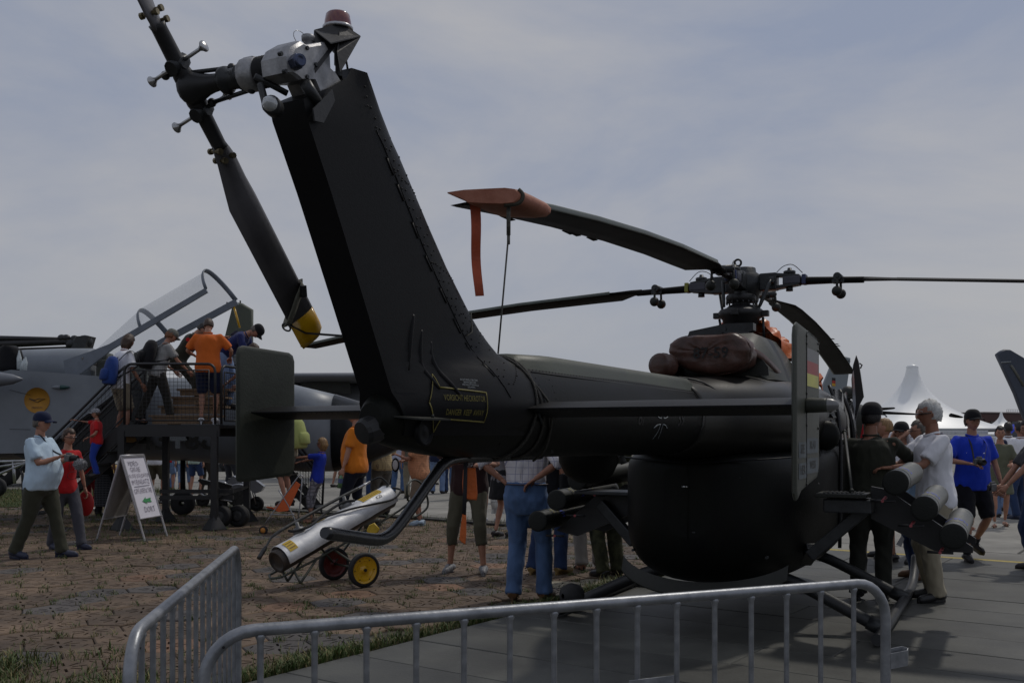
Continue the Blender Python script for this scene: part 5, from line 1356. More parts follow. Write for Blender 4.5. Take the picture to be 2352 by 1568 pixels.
P['arm_person'] = person('man in dark T-shirt with wristwatch reaching for the platform rail', gp(588, 16.2, 1.30), -1.35, 1.74, black, khaki, SKIN, 'brown', legs='shorts', lh=(-.12, .52, 1.03), rh=(.1, .40, 1.03), head=(.3, -.2))
P['lime_person'] = person('person wearing the lime green backpack, mostly hidden behind the left end plate', gp(662, 16.3, .35), -1.2, 1.70, beige, khaki, SKIN, 'brown', lean=.12, legs='shorts')
# middle distance
P['boy'] = person('curly blond boy in sunglasses, blue T-shirt and grey checked shorts', gp(722, 16.9), -a+.15, 1.47, royal2, shchk, SKIN, 'blond', hairlen=1.15, glasses='dark', legs='capri', sandal=True, shoes=mat('brown_sandal', (.06, .03, .02), .6), lean=-.20, lh=(-.12, .62, 1.30), rh=(.12, .52, 1.20), hip=(0, -.06, 0), fat=.9, rf=(.10, .12, .085), lf=(-.12, .02, .085))
P['orange_man'] = person('balding man in amber T-shirt and long dark shorts holding a green bottle', gp(818, 15.4), -a+.12, 1.97, orange2, T_('dark_navy_shorts', (.012, .014, .024)), SKIN, 'grey', hairlen=-1, legs='capri', fat=1.18, belly=.06, lh=(-.26, .12, .84), rh=(.24, .1, .86), shoes=mat('olive_shoe', (.05, .045, .03), .6), lf=(-.1, .18, .085), rf=(.1, -.25, .16))
P['yellow_check'] = person('man in a yellow checked shirt and grey trousers carrying a camera on a strap', gp(878, 18.6), -.7, 1.80, ychk, T_('warm_grey_trousers', (.11, .10, .085)), SKIN2, 'grey', sleeve='elbow', fat=1.12, lh=(-.25, .35, 1.22), rh=(.2, .3, 1.1), shirt_low=.75)
P['peach_woman'] = person('woman in peach checked shirt, fawn capri trousers and pale blue shoes', gp(966, 16.4), -a+.2, 1.68, pchk, beige if 0 else T_('fawn_capri', (.21, .165, .12)), SKIN2, 'brown', female=False, legs='capri', fat=1.15, belly=.07, lh=(-.14, .36, 1.22), rh=(.12, .34, 1.12), shoes=bsneak, sleeve='short', rpole=(.5, -.7, -.6), lpole=(-.5, -.7, -.6))
for (nm, lab, x, Z, fc, h, t_, b_, kw) in (
    ('b1', 'man in a pale lilac shirt and blue jeans, far behind the silver heater', 912, 25.5, .4, 1.78, T_('pale_lilac_shirt', (.45, .46, .56)), denim, {}),
    ('b2', 'person in navy shirt and pale jeans standing far behind the tail skid tube', 1003, 25.3, .2, 1.76, navy, ldenim, {}),
    ('b3', 'person in dark blue jeans beside the one in the navy shirt', 1033, 25.6, -.2, 1.74, T_('grey_blue_shirt', (.12, .15, .22)), ddenim, {}),
    ('b4', 'person in dark trousers far behind, between the amber T-shirt and the checked shirt', 858, 22.5, .1, 1.78, navy, ddenim, {}),
    ('b5', 'person in fawn trousers standing far behind the peach shirt', 945, 23.5, -.3, 1.72, khaki, T_('sand_trousers', (.24, .21, .15)), {}),
    ('b6', 'distant walker in denim shorts and white shoes behind the jet nose', 830, 29, -.8, 1.7, white, denim, dict(legs='shorts', shoes=sneak)),
    ('b7', 'distant walker in black shorts beside the boy', 770, 28.5, .8, 1.72, T_('teal_top', (.05, .12, .16)), black, dict(legs='shorts')),
    ('u1', 'onlooker in pale denim shorts and red top, leftmost in the row under the platform', 384, 26.2, .1, 1.68, red, ldenim, dict(legs='shorts', sandal=True, shoes=kshoe)),
    ('u2', 'onlooker in long blue jeans, second from left in the row under the platform', 403, 27.0, .2, 1.76, T_('rust_shirt', (.2, .04, .02)), denim, {}),
    ('u3', 'onlooker in cropped pale jeans and sandals in the row under the platform', 424, 25.2, -.3, 1.66, mint, ldenim, dict(legs='capri', sandal=True, shoes=bshoe, female=True)),
    ('u4', 'onlooker in mint top and knee length dark denim in the row under the platform', 447, 25.0, .2, 1.68, mint, ddenim, dict(legs='shorts', sandal=True, shoes=bshoe, female=True)),
    ('u5', 'onlooker in long brown trousers in the row under the platform', 470, 25.6, .4, 1.70, T_('brown_top', (.05, .035, .025)), T_('brown_trousers', (.045, .035, .028)), {}),
    ('u6', 'onlooker in charcoal trousers and a pale shirt behind the parked pocket motorcycles', 528, 24.5, .5, 1.78, T_('pale_grey_shirt', (.35, .36, .38)), T_('charcoal_trousers', (.03, .032, .04)), {}),
    ('u7', 'onlooker in olive shorts beside the signboard, seen under the platform', 357, 22.6, .1, 1.76, white, olive2, dict(legs='shorts'))):
    P[nm] = person(lab, gp(x, Z), fc, h, t_, b_, SKIN, random.choice(['brown', 'dark', 'grey']), group='distant onlookers on the concrete' if nm[0] == 'b' else 'row of onlookers under the platform', rf=(.13, .06, .085), **kw)
# centre
P['khaki'] = person('man in khaki cargo shorts and laced trail shoes behind the orange streamers', gp(1078, 10.75), PI+.15, 1.82, T_('maroon_black_top', (.035, .015, .015)), olive2, SKIN, 'brown', legs='capri', shoes=trail, rf=(.20, .03, .085), lf=(-.17, .10, .085), rh=(.2, .25, 1.15), lh=(-.2, .25, 1.15), fat=1.08)
P['check_man'] = person('man in white checked shirt and blue jeans, hands on hips, under the tail boom', gp(1208, 8.95), .35, 1.80, plaid, denim, SKIN2, 'grey', sleeve='elbow', shoes=bshoe, rh=(.14, -.16, 1.08), lh=(-.20, -.05, 1.06), rpole=(1, -.4, 0), lpole=(-1, -.35, -.1), fat=1.1, rf=(.14, .10, .085), lf=(-.10, -.05, .085), tucked=True)
P['dark_jeans'] = person('man in dark jeans, a black T-shirt and yellow suede shoes, behind the checked shirt', gp(1252, 10.6), .6, 1.78, black, ddenim, SKIN2, 'dark', shoes=tshoe, rf=(.12, .12, .085), lf=(-.12, -.05, .085))
P['white_kid'] = person('person in a white top and beige shorts beyond the black T-shirt, beside the dark radome', gp(1280, 17.5), .5, 1.62, white, beige, SKIN, 'brown', legs='shorts')
P['crimson'] = person('person in a crimson top with a black bag, beyond the white top', gp(1296, 18.5), -.2, 1.68, T_('crimson_top', (.25, .02, .04)), black, SKIN, 'dark')
P['blue_far'] = person('person in a light blue shirt beyond the port launch tubes', gp(1322, 19), .2, 1.72, T_('sky_shirt', (.16, .26, .5)), khaki, SKIN, 'dark')
P['camo'] = person('soldier in camouflage clothing standing between the port launch tubes and the fuselage', gp(1402, 10.4), -.5, 1.82, camo_, camo_, SKIN2, 'dark', sleeve='elbow', shoes=kshoe, lh=(-.2, .3, 1.15))
P['white_trousers'] = person('person in off white trousers and dark sandals beside the camouflaged soldier', gp(1356, 11.0), -.2, 1.76, T_('cream_shirt', (.4, .38, .34)), T_('off_white_trousers', (.34, .32, .29)), SKIN, 'grey', sandal=True, shoes=kshoe)
P['sneaker_woman'] = person('woman with bare legs, a black skirt and white sneakers, carrying a white cotton bag', gp(1128, 16.9), .1, 1.68, black, None, SKIN, 'dark', female=True, shoes=sneak, skirt=(black, (.10, -.28, .04)))
# right
P['soldier'] = person('soldier in olive shirt and black cap, back turned, beside the open cockpit', gp(2000, 9.0), .38, 1.80, T_('olive_field_shirt', (.030, .031, .022), .2), T_('olive_field_trousers', (.022, .023, .018), .2), SKIN2, 'dark', cap=(black, 1), sleeve='elbow', shoes=kshoe, hairlen=-.5, rh=(.30, .45, 1.17), lh=(-.26, .10, .95), rpole=(1, -.3, -.3), head=(.45, 0), fat=1.18)
P['white_hair'] = person('white haired man in white short sleeved shirt and beige trousers facing the soldier', gp(2150, 8.95), -a-.05, 1.83, white, beige, SKIN2, 'white', hairlen=.5, glasses='dark', shoes=kshoe, lh=(-.12, .46, 1.16), rh=(.12, .46, 1.16), lean=.07, rf=(.12, -.03, .085), lf=(-.12, .05, .085), fat=1.1, head=(0, .03))
P['glasses_man'] = person('man with glasses, greying hair and light blue shirt behind the white haired man', gp(2116, 10.3), -a+.1, 1.67, T_('light_blue_shirt', (.24, .36, .52)), ddenim, SKIN, 'grey', glasses='thin', shoes=bshoe, lh=(-.1, .35, 1.1), fat=1.1)
P['tall_glasses'] = person('tall man with thin glasses and cropped hair looking over the white haired man', gp(2120, 12.2), PI+.5, 1.89, T_('grey_polo', (.2, .2, .22)), khaki, SKIN, 'brown', glasses='thin', hairlen=-.4)
P['blond_head'] = person('young man with short ginger blond hair, half hidden by the soldier', gp(2036, 12.0), -a+.2, 1.72, T_('black_jacket', (.02, .02, .022)), olive2, SKIN, 'blond', hairlen=-.1, legs='shorts', shoes=kshoe)
P['cap_camera'] = person('person in black cap with both hands raised to the face, behind the soldier', gp(2072, 11.6), PI+.9, 1.66, white, olive2, SKIN, 'dark', cap=(black, 1), legs='shorts', rh=(.05, .17, 1.54), lh=(-.05, .17, 1.54), shoes=kshoe)
P['blue_sports'] = person('man in black cap, blue sports jersey and tight black shorts striding forward', gp(2232, 11.85), PI-.05, 1.81, royal, T_('black_cycling_shorts', (.008, .008, .012)), SKIN, 'brown', cap=(black, 1), legs='shorts', shoes=kshoe, socks=black, rh=(.16, .26, 1.13), lh=(-.34, .04, .86), rf=(.14, .16, .085), lf=(-.13, -.18, .19), rpole=(1, -.6, -.2), fat=1.12, belly=.02)
P['dress_woman'] = person('short haired woman in a sage green dress and sandals', gp(2297, 16.1), PI+.35, 1.66, green, None, SKIN, 'dark', hairlen=.2, female=True, sandal=True, shoes=bshoe, skirt=(green, (.12, -.36, .05)), lh=(-.15, .28, 1.1), rh=(.25, .12, 1.08), rf=(.1, .12, .085), lf=(-.1, -.2, .10))
P['dark_far'] = person('dark skinned man in a white T-shirt behind the woman in the sage dress', gp(2316, 19.5), .2, 1.78, white, ldenim, mat('dark_skin', (.10, .05, .032), .5), 'dark', hairlen=-.2)
P['red_child'] = person('child in a navy cap and a red floral shirt', gp(2305, 18.0), .3, 1.42, redf, ldenim, SKIN, 'dark', cap=(navy, 1))
P['sandal_kid'] = person('child in red sandals whose legs show behind the man in the blue jersey', gp(2222, 15.6), .4, 1.30, mint, beige, SKIN, 'brown', legs='shorts', sandal=True, shoes=mat('red_sandal', (.3, .02, .02), .5))
P['edge_white'] = person('woman in white shirt and jeans at the right edge of the picture', gp(2344, 17.6), -.3, 1.76, white, ddenim, SKIN2, 'dark', hairlen=.8, shoes=nshoe)
P['edge_dark'] = person('dark haired person at the right edge holding a small silver camera at waist height', gp(2386, 10.9), -a+.15, 1.70, T_('charcoal_shirt', (.05, .05, .055)), ddenim, SKIN, 'dark', lh=(-.1, .50, .82), rh=(.1, .46, .84), lean=.12, hairlen=.4)
for (lab, x, Z, fc, h, t_, b_, kw) in (
    ('woman in a black skirt walking between the khaki shorts and the checked shirt', 1150, 14.5, .9, 1.68, T_('grey_sleeved_top', (.16, .15, .16)), None, dict(female=True, skirt=(black, (.12, -.35, .05)))),
    ('man in a faded pink shirt and jeans far beyond the khaki shorts', 1052, 23, -.5, 1.76, T_('faded_pink_shirt', (.42, .20, .20)), denim, {}),
    ('walker in a white T-shirt and grey shorts far beyond the port launch tubes', 1300, 26, .6, 1.74, white, grey, dict(legs='shorts')),
    ('walker in a bright magenta top and jeans beyond the checked shirt', 1166, 22, .2, 1.66, T_('magenta_top', (.5, .02, .2)), denim, dict(female=True)),
    ('walker in a beige jacket and dark trousers beyond the silver heater', 893, 30, -.8, 1.76, beige, black, {}),
    ('walker in a turquoise T-shirt and pale trousers behind the checked shirts', 985, 30, .8, 1.72, T_('turquoise_tshirt', (.05, .30, .32)), beige, {}),
    ('walker in a dark jacket beside the pushchair, far behind on the concrete', 655, 30, .5, 1.76, black, denim, {})):
    person(lab, gp(x, Z), fc, h, t_, b_, SKIN, random.choice(['brown', 'dark', 'grey']), group='distant onlookers on the concrete', rf=(.13, .08, .085), **kw)
flush_people()

# ---- things carried or worn over the clothes
def bx(J, z, y, x=0): return J['T'](z, y, x)
def backpack(J, label, m, w=.30, h=.44, d=.18, z=.24, x=0.0, droop=0.0):
    c = bx(J, z, -.13-d*.5, x); up, fw, xr = J['up'], J['fw'], J['xr']
    rt = thing('backpack', label, 'backpack', c - Vector((0, 0, h/2)), 0)
    M = Matrix((xr.normalized(), fw.normalized(), up.normalized())).transposed()
    b = MB(); b.loft([ring(c+M @ Vector((0, 0, q*h)), M @ Vector((1, 0, 0)), M @ Vector((0, 1, 0)), w*.5*a_, d*.5*e_, 14) for q, a_, e_ in ((-.5, .75, .7), (-.46, .95, .95), (-.2, 1.03, 1.1), (.1, 1, 1.02), (.35, .85, .85), (.47, .55, .6), (.5, .3, .3))]); b.build('bag_body', m, rt)
    b = MB(); q = c+M @ Vector((0, -d*.5, -h*.16)); b.loft([ring(q+M @ Vector((0, 0, s_*h)), M @ Vector((1, 0, 0)), M @ Vector((0, 1, 0)), w*.38*a_, d*.25*a_, 12) for s_, a_ in ((-.22, .7), (-.18, 1), (.1, 1), (.18, .7))]); b.build('front_pocket', m, rt)
    for sg in (-1, 1):
        b = MB(); p = smoothpath([c+M @ Vector((sg*w*.25, d*.35, h*.38)), bx(J, .50, -.02, sg*.10+x), bx(J, .42, .13, sg*.125+x), bx(J, .26, .10, sg*.16+x), c+M @ Vector((sg*w*.40, d*.3, -h*.25))], 4); b.tube(p, [(.004, .022)]*len(p), 6, up=xr); b.build('shoulder_strap', mat('black_webbing', (.015, .015, .018), .7), rt)
    return rt
backpack(P['backpack_man'], 'blue backpack hanging from the shoulder of the man in the white polo shirt', T_('blue_backpack_cloth', (.02, .05, .20)), .30, .46, .20, .14, .13)
backpack(P['cap_person'], 'black backpack worn by the person in the camouflage cap', black, .34, .48, .22)
backpack(P['lime_person'], 'lime green backpack beside the left end plate', lime, .34, .50, .22, .26)
def camera_(c, fwd, label, strap=None, lens=.09):
    rt = thing('camera', label, 'camera', c, 0)
    fwd = Vector(fwd).normalized(); x = fwd.cross(Vector((0, 0, 1))).normalized(); M = Matrix((x, fwd, Vector((0, 0, 1)))).transposed()
    b = MB(); b.box(c, (.13, .055, .085), M, .01); b.box(c+Vector((0, 0, .05)), (.05, .05, .03), M, .006); b.build('camera_body', mat('camera_grey', (.14, .14, .14), .4, .3, .3, 20), rt)
    b = MB(); b.lathe([(.034, .02), (.036, .03), (.036, .03+lens*.8), (.030, .03+lens), (.026, .03+lens*.9), (0, .03+lens*.85)], c, fwd, 16); b.build('lens', M_black, rt)
    if strap: b = MB(); p = smoothpath(strap, 4); b.tube(p, [(.002, .012)]*len(p), 5); b.build('neck_strap', mat('black_webbing', (.015, .015, .018), .7), rt)
    return rt
J = P['blue_sports']; c = (J['Wr'])+J['fw']*.05-J['xr']*.08+Vector((0, 0, .02)); camera_(c, J['fw'], 'silver and black camera held on the chest of the man in the blue jersey', [c-J['xr']*.06+Vector((0, 0, .03)), bx(J, .42, .15, -.09), bx(J, .52, .0, -.07), bx(J, .54, -.07, 0), bx(J, .52, .0, .07), bx(J, .42, .15, .09), c+J['xr']*.06+Vector((0, 0, .03))])
J = P['man_left']; c = J['Wr']+J['fw']*.10+Vector((0, 0, -.02)); rt = camera_(c, J['fw'], 'camcorder hung from the neck of the man in the pale blue T-shirt', [c, bx(J, .36, .17, .02), bx(J, .53, .06, .07), bx(J, .54, -.07, 0)])
mic = MB(); rg = random.Random(4); q = c+J['fw']*.14-Vector((0, 0, .07)); mic.ball(q, .062, 16, 12)
for _ in range(260):
    d = Vector((rg.gauss(0, 1), rg.gauss(0, 1), rg.gauss(0, 1))).normalized(); mic.tube([q+d*.055, q+d*.085+Vector((0, 0, -.012))], [.006, .0015], 4, False)
tagp(mic.build('furry_microphone', mat('grey_fur', (.22, .22, .23), .9, 0, .4, 60)), 'grey furry microphone wind muff in front of the camcorder', 'microphone')
J = P['yellow_check']; c = bx(J, .12, .30, -.22); camera_(c, J['fw'], 'black camera hanging in front of the yellow checked shirt', [c, bx(J, .40, .15, -.08), bx(J, .52, .0, -.07)])
J = P['edge_dark']; c = (J['Wl']+J['Wr'])/2+J['fw']*.12; camera_(c, J['fw'], 'small silver camera held at the right edge of the picture', None, .02)
J = P['dark_jeans']; c = bx(J, .05, .05, .26); rt = thing('camera_bag', 'black camera bag at the hip of the man in the black T-shirt', 'bag', c); b = MB(); b.box(c, (.2, .14, .2), Matrix.Rotation(.3, 3, 'Z'), .03); b.build('bag_body', black, rt); b = MB(); p = smoothpath([c+Vector((0, 0, .1)), bx(J, .42, .14, .02), bx(J, .50, .0, -.12)], 4); b.tube(p, [(.003, .016)]*len(p), 5); b.build('strap', M_black, rt)
J = P['orange_man']; c = J['Wl']+J['fw']*.03-Vector((0, 0, .16)); rt = thing('bottle', 'plastic bottle with green drink held low by the man in the amber T-shirt', 'bottle', c); b = MB(); b.lathe([(.0, -.13), (.034, -.13), (.034, .03), (.030, .06), (.013, .10), (.013, .12), (0, .12)], c, (0.15, 0, 1), 14); b.build('bottle_body', mat('green_drink', (.10, .22, .10), .12, 0, .2, 8, spec=.8), rt); b = MB(); b.lathe([(.036, -.05), (.036, .02)], c, (.15, 0, 1), 14); b.build('bottle_label', mat('bottle_label_blue', (.06, .08, .18), .5), rt)
J = P['peach_woman']; c = J['Wl']+J['fw']*.05-Vector((0, 0, .16)); rt = thing('baseball_cap', 'black and white baseball cap hanging from the hand of the woman in the peach shirt', 'cap', c); b = MB(); b.ball(c, (.07, .05, .12), 14, 8); b.build('cap_crown', black, rt); b = MB(); b.ball(c-Vector((0.0, .052, .0)), (.045, .012, .085), 12, 8); b.build('cap_lining', mat('white_lining', (.4, .4, .4), .7), rt)
J = P['sneaker_woman']; c = Vector(gp(1152, 16.8, .38)); rt = thing('cotton_bag', 'white printed cotton bag hanging beside bare legs, under the tail boom', 'bag', c-Vector((0, 0, .25)))
b = MB(); g_ = []
for i in range(9):
    g_.append([c+Vector((-.18+.36*j/8+.01*math.sin(i*1.3), .03*math.sin(j*1.1+i), -.22+.46*i/8)) for j in range(9)])
b.sheet(g_); b.sheet([[p+Vector((0, .06+.05*math.sin(PI*i/8), 0)) for p in r_] for i, r_ in enumerate(g_)]); b.build('bag_cloth', T_('white_bag_cloth', (.55, .54, .5), .15, ((.3, .3, .3), 9, .18)), rt)
J = P['woman_left']; c = J['Wl']+Vector((.0, .02, -.20)); o = MB(); o.ball(c, (.11, .02, .17), 18, 12); tagp(o.build('red_disc', mat('red_plastic', (.34, .012, .012), .35, 0, .1, 6)), 'red round folding fan held low by the woman in the red T-shirt', 'fan')
# print on the shirts
def chest(J, u, v, off=.0, z=.22): return J['T'](z+v, .158+off, -u)
J = P['woman_left']; rt = J['rt']; m = MB()
for sx_ in (-.045, .045): m.tube([J['T'](.30+.06*math.sin(t), .150+.012, sx_+.018*math.cos(t)) for t in [2*PI*i/16 for i in range(16)]], .003, 4, closed=True)
m.tube([J['T'](.16+.055*math.sin(t), .148+.010, .08*math.cos(t)) for t in [2*PI*i/20 for i in range(20)]], .003, 4, closed=True); m.build('shirt_print', M_black, rt)['kind'] = 'stuff'
J = P['blue_sports']; rt = J['rt']; m = MB()
for k in range(10):
    u = -.13+.26*k/10; m.add([J['T'](.33, .150-abs(q)**2*1.2, q) if 0 else J['T'](z_, .158-abs(q)**2*2.2, q) for q, z_ in ((u, .31), (u+.026, .31), (u+.026, .324), (u, .324))], [(0, 1, 2, 3)])
m.build('white_chest_stripe', white, rt)
J = P['navy_platform']; m = MB(); m.lathe([(.0, 0), (.075, 0)], J['T'](.36, -.150, .02), -J['fw'], 20); m.build('shirt_badge', T_('badge_white', (.4, .42, .48), .3, ((.02, .03, .1), 18, .4)), J['rt'])
J = P['flight_man']; m = MB(); m.lathe([(0, 0), (.035, 0)], J['T'](.40, .0, .245), J['xr'], 16); m.build('shoulder_patch', red, J['rt'])
J = P['arm_person']; m = MB(); m.lathe([(.03, -.012), (.032, 0), (.03, .012)], J['Wl'], J['fw'], 14); m.build('wristwatch', M_alu, J['rt'])
J = P['blue_sports']; m = MB(); m.lathe([(.03, -.012), (.034, 0), (.03, .012)], J['Wl'], (0, 0, 1), 14); m.build('wristwatch', M_alu, J['rt'])
# ------------------------------------------------------------------ covers, ropes and streamers on the helicopter
def PF(x, y, f):
    """point of the plane f = const of the helicopter seen at x, y"""
    d = Vector(((x-CX)/F, 1, (HY-y)/F)); t = (HO.dot(HU)+f)/d.dot(HU); return Vector((0, 0, H))+d*t
def blob_prism(outline, depth, d, puff=.02, n=3):
    """a stuffed cover: outline ring swept over depth with rounded ends"""
    m = MB(); c = sum(outline, Vector())/len(outline); d = Vector(d)
    rs = []
    for q, k in ((-.5, .80), (-.47, .92), (-.35, 1.0), (0, 1+puff), (.35, 1.0), (.5, .94)): rs.append([c+(p-c)*k+d*(q*depth) for p in outline])
    m.loft(rs); return m
ol = [PF(*p, 3.36) for p in ((1548, 808), (1553, 792), (1575, 778), (1610, 774), (1660, 773), (1698, 769), (1722, 786), (1732, 808), (1722, 838), (1690, 856), (1640, 862), (1590, 850), (1560, 830))]
m = MB(); oo = smoothpath(ol+[ol[0]], 5)[:-1]; c = sum(oo, Vector())/len(oo); rs = []
for q, k in [(-.5, .02), (-.5, .3), (-.495, .55), (-.485, .75), (-.46, .88), (-.42, .96), (-.34, 1.0), (-.22, 1.02), (-.1, 1.0), (0, .98), (.2, 1.0), (.4, .98), (.5, .9)]:
    rs.append([c+(p-c)*(k*(1+.030*math.sin(j_*.9+q*17)*math.sin(j_*.37-q*9)))+HU*(q*.34+.006*math.sin(j_*.53+k*9)*math.sin(j_*.31-k*14)*min(1, (1-k)*6+.2)) for j_, p in enumerate(oo)])
m.loft(rs)
cov = thing('engine_cover', 'brown padded engine cover stencilled 87-59 behind the rotor mast', 'cover', L3(3.4, 0, 1.98), math.atan2(HU.y, HU.x))
m.build('cover_cloth', M_covbr, cov)
m = MB(); m.tube(smoothpath([p-HU*.10 for p in ol]+[ol[0]-HU*.10], 3), .008, 6); m.build('piped_seam', M_covbr, cov)
cpt = PF(1632, 811, 3.176)
m = MB(); put_text(m, '87-59', .115, lambda u, v: cpt + HR*(u*1.02)+Vector((0, 0, v*1.0+u*.0)), True); m.build('stencil_number', mat('stencil_black', (.006, .005, .005), .6), cov)
m = MB(); m.tube(smoothpath([PF(1730, 806, 3.4), PF(1760, 826, 3.6), PF(1800, 868, 4.0), PF(1815, 885, 4.3)], 4), [(.004, .030)]*13, 6, up=(0, 0, 1)); m.build('cover_strap', M_covbr, cov)
c = PF(1511, 838, 2.92)
ec = thing('exhaust_cover', 'small round brown exhaust cover left of the large engine cover', 'cover', c-Vector((0, 0, .12)), math.atan2(HU.y, HU.x))
m = MB(); m.lathe([(0, -.012), (.05, -.010), (.082, .0), (.090, .02), (.086, .10), (.09, .14), (.084, .15)], c, HU+HR*.25, 22); m.build('cover_cloth', M_covbr, ec)
m = MB(); m.tube([c+HU*.12+(HR*math.cos(t)+Vector((0, 0, 1))*math.sin(t))*.092 for t in [2*PI*i/20 for i in range(20)]], .007, 6, closed=True); m.build('draw_cord', M_covbr, ec)
# crumpled orange tarpaulin over the intakes
M_tarp = mat('orange_tarpaulin', (.60, .13, .02), .38, 0, .25, 6, .7, 18, spec=.5)
m = MB(); g_ = []; rg = random.Random(3)
for i in [q*.5 for q in range(33)]:
    row = []
    for j in [q*.5 for q in range(37)]:
        f = 4.55+1.0*i/16; t = -1.0+2.0*j/18; w = .52+.04*math.sin(i*.8); zt = 2.53-.10*(i/16)**1.4+.02*math.sin(i*1.9)
        wr = .022*math.sin(i*1.7+j*1.1)+.018*math.sin(j*2.3-i*.7)+.006*math.sin(i*4.1-j*3.3)+.003*rg.uniform(-1, 1)
        row.append(L3(f, w*t+wr, zt-(.48 if t > 0 else .25)*abs(t)**1.5+wr))
    g_.append(row)
m.sheet(g_); tp = m.build('orange_tarpaulin', M_tarp); tagp(tp, 'crumpled orange tarpaulin draped over the engine deck behind the mast', 'tarpaulin')
# cover sock on the aft blade tip, streamer, tie rope
tip = cA(4.92); D, T = ub(R(181))
sock = thing('blade_tip_cover', 'orange cover pulled over the tip of the rotor blade pointing left', 'cover', (tip.x, tip.y, tip.z-.1))
def PZ(x, y, Z): return U(x, y, Z)
zt = tip.y
so = [PZ(*p, zt) for p in ((1034, 447), (1075, 441), (1130, 438), (1175, 436), (1198, 439), (1208, 450), (1206, 462), (1195, 471), (1165, 474), (1120, 473), (1085, 471), (1070, 462))]
m = MB(); cc = sum(so, Vector())/len(so)
m.loft([[cc+(p-cc)*k_+D*q for p in so] for k_, q in ((.93, .05), (1.0, .02), (1.02, -.08), (1.0, -.22), (.97, -.26))]); m.build('cover_cloth', mat('faded_orange_canvas', (.26, .075, .035), .65, 0, .45, 5, .4, 30, col2=(.46, .20, .13)), sock)
m = MB(); m.tube(smoothpath([p+D*.03 for p in so[4:9]], 3), .010, 6); m.build('dark_binding', mat('dark_binding', (.05, .045, .03), .7), sock)
m = MB(); g_ = []
for i in range(14):
    y = 447+(680-447)*i/13; wv = 6*math.sin(i*.55); x = 1076+14*(i/13)+wv*.4; w = 24-4*(i/13)
    g_.append([PZ(x, y, zt+.05+.015*math.sin(i*.9)), PZ(x+w, y-1, zt+.05+.015*math.cos(i*.8))])
m.sheet(g_); m.sheet([[b+Vector((0, .004, 0)), a+Vector((0, .004, 0))] for a, b in g_]); st = m.build('streamer', mat('red_orange_ribbon', (.38, .065, .02), .6, 0, .2, 9, .3, 40), sock)
rp = thing('tie_down_rope', 'thin tie down rope from the left rotor blade tip to the tail boom', 'rope', L3(.0, .1, 1.8))
m = MB(); a = PZ(1168, 474, zt); b = PZ(1168, 540, zt+.05); c = PR(1144, 812, .05); m.cyl(a, b, .009, 8); m.cyl(b, b-Vector((0, 0, .04)), .007, 8); m.cyl(b, c, .0042, 6); m.build('rope', mat('grey_rope', (.12, .115, .10), .8, 0, .4, 60), rp)
M_rope = mat('dark_rope', (.045, .042, .036), .8, 0, .4, 80, .5, 150)
for k, (f0, tw) in enumerate(((-.12, .10), (-.09, -.02))):
    m = MB(); pp = []
    for i in range(25):
        t = PI*.62-PI*1.25*i/24; _, hr, z0, z1 = boomr(f0); zc = (z0+z1)/2; f = f0+tw*(1-math.sin(t))+.03*k
        pp.append(L3(f, (hr+.008)*math.cos(t), zc+((z1-z0)/2+.008)*math.sin(t)))
    m.tube(pp, .0062, 6); m.build('rope_loop', M_rope, rp)
m = MB(); m.tube(smoothpath([onboom(-.10, 1.82, .01), onboom(.02, 1.66, .01), onboom(.07, 1.58, .012), onboom(.16, 1.45, .012), L3(.22, .06, 1.38)], 4), .0062, 6); m.build('rope_loop', M_rope, rp)
m = MB(); m.tube([onfin(.04, 2.02, .01), onfin(.22, 1.93, .006), onfin(.30, 1.91, .006)], .0025, 5); m.build('rope', mat('pale_cord', (.14, .13, .10), .8), rp)
# hanging orange bags under the tail skid
sb = thing('streamer_bag', 'upper orange cloth bag hanging under the tail skid tube', 'bag', PZ(1080, 1148, 4.25), 0, 'orange cloth bags under the tail skid')
m = MB()
def pouch(m, pts, Z, th=.012):
    o_ = [PZ(*p, Z) for p in pts]; c = sum(o_, Vector())/len(o_)
    m.loft([[c+(p-c)*k_+Vector((0, q, 0)) for p in o_] for k_, q in ((.9, -th), (1, -th*.4), (1, th*.4), (.9, th))])
pouch(m, [(1064, 1078), (1072, 1074), (1092, 1074), (1094, 1090), (1097, 1135), (1095, 1148), (1080, 1147), (1064, 1143), (1062, 1110)], 4.25, .022); m.build('bag_cloth', M_orange, sb)
m = MB(); m.cyl(PZ(1077, 1046, 4.25), PZ(1079, 1078, 4.25), .006, 6); m.tube(arc(PZ(1078, 1066, 4.25), .012, 0, 2*PI, 10), .003, 5); m.build('hook', M_alu, sb)
sb2 = thing('streamer_bag', 'lower orange cloth strip hanging on a long strap under the tail skid tube', 'bag', PZ(1064, 1250, 4.2), 0, 'orange cloth bags under the tail skid')
m = MB(); pouch(m, [(1062, 1180), (1071, 1182), (1071, 1225), (1069, 1250), (1060, 1244), (1055, 1238), (1058, 1210)], 4.2, .008); m.build('bag_cloth', M_orange, sb2)
m = MB(); m.tube([PZ(1070, 1048, 4.2), PZ(1068, 1130, 4.2), PZ(1066, 1182, 4.2)], [(.004, .010)]*3, 6); m.build('strap', mat('black_webbing', (.015, .015, .018), .7), sb2)
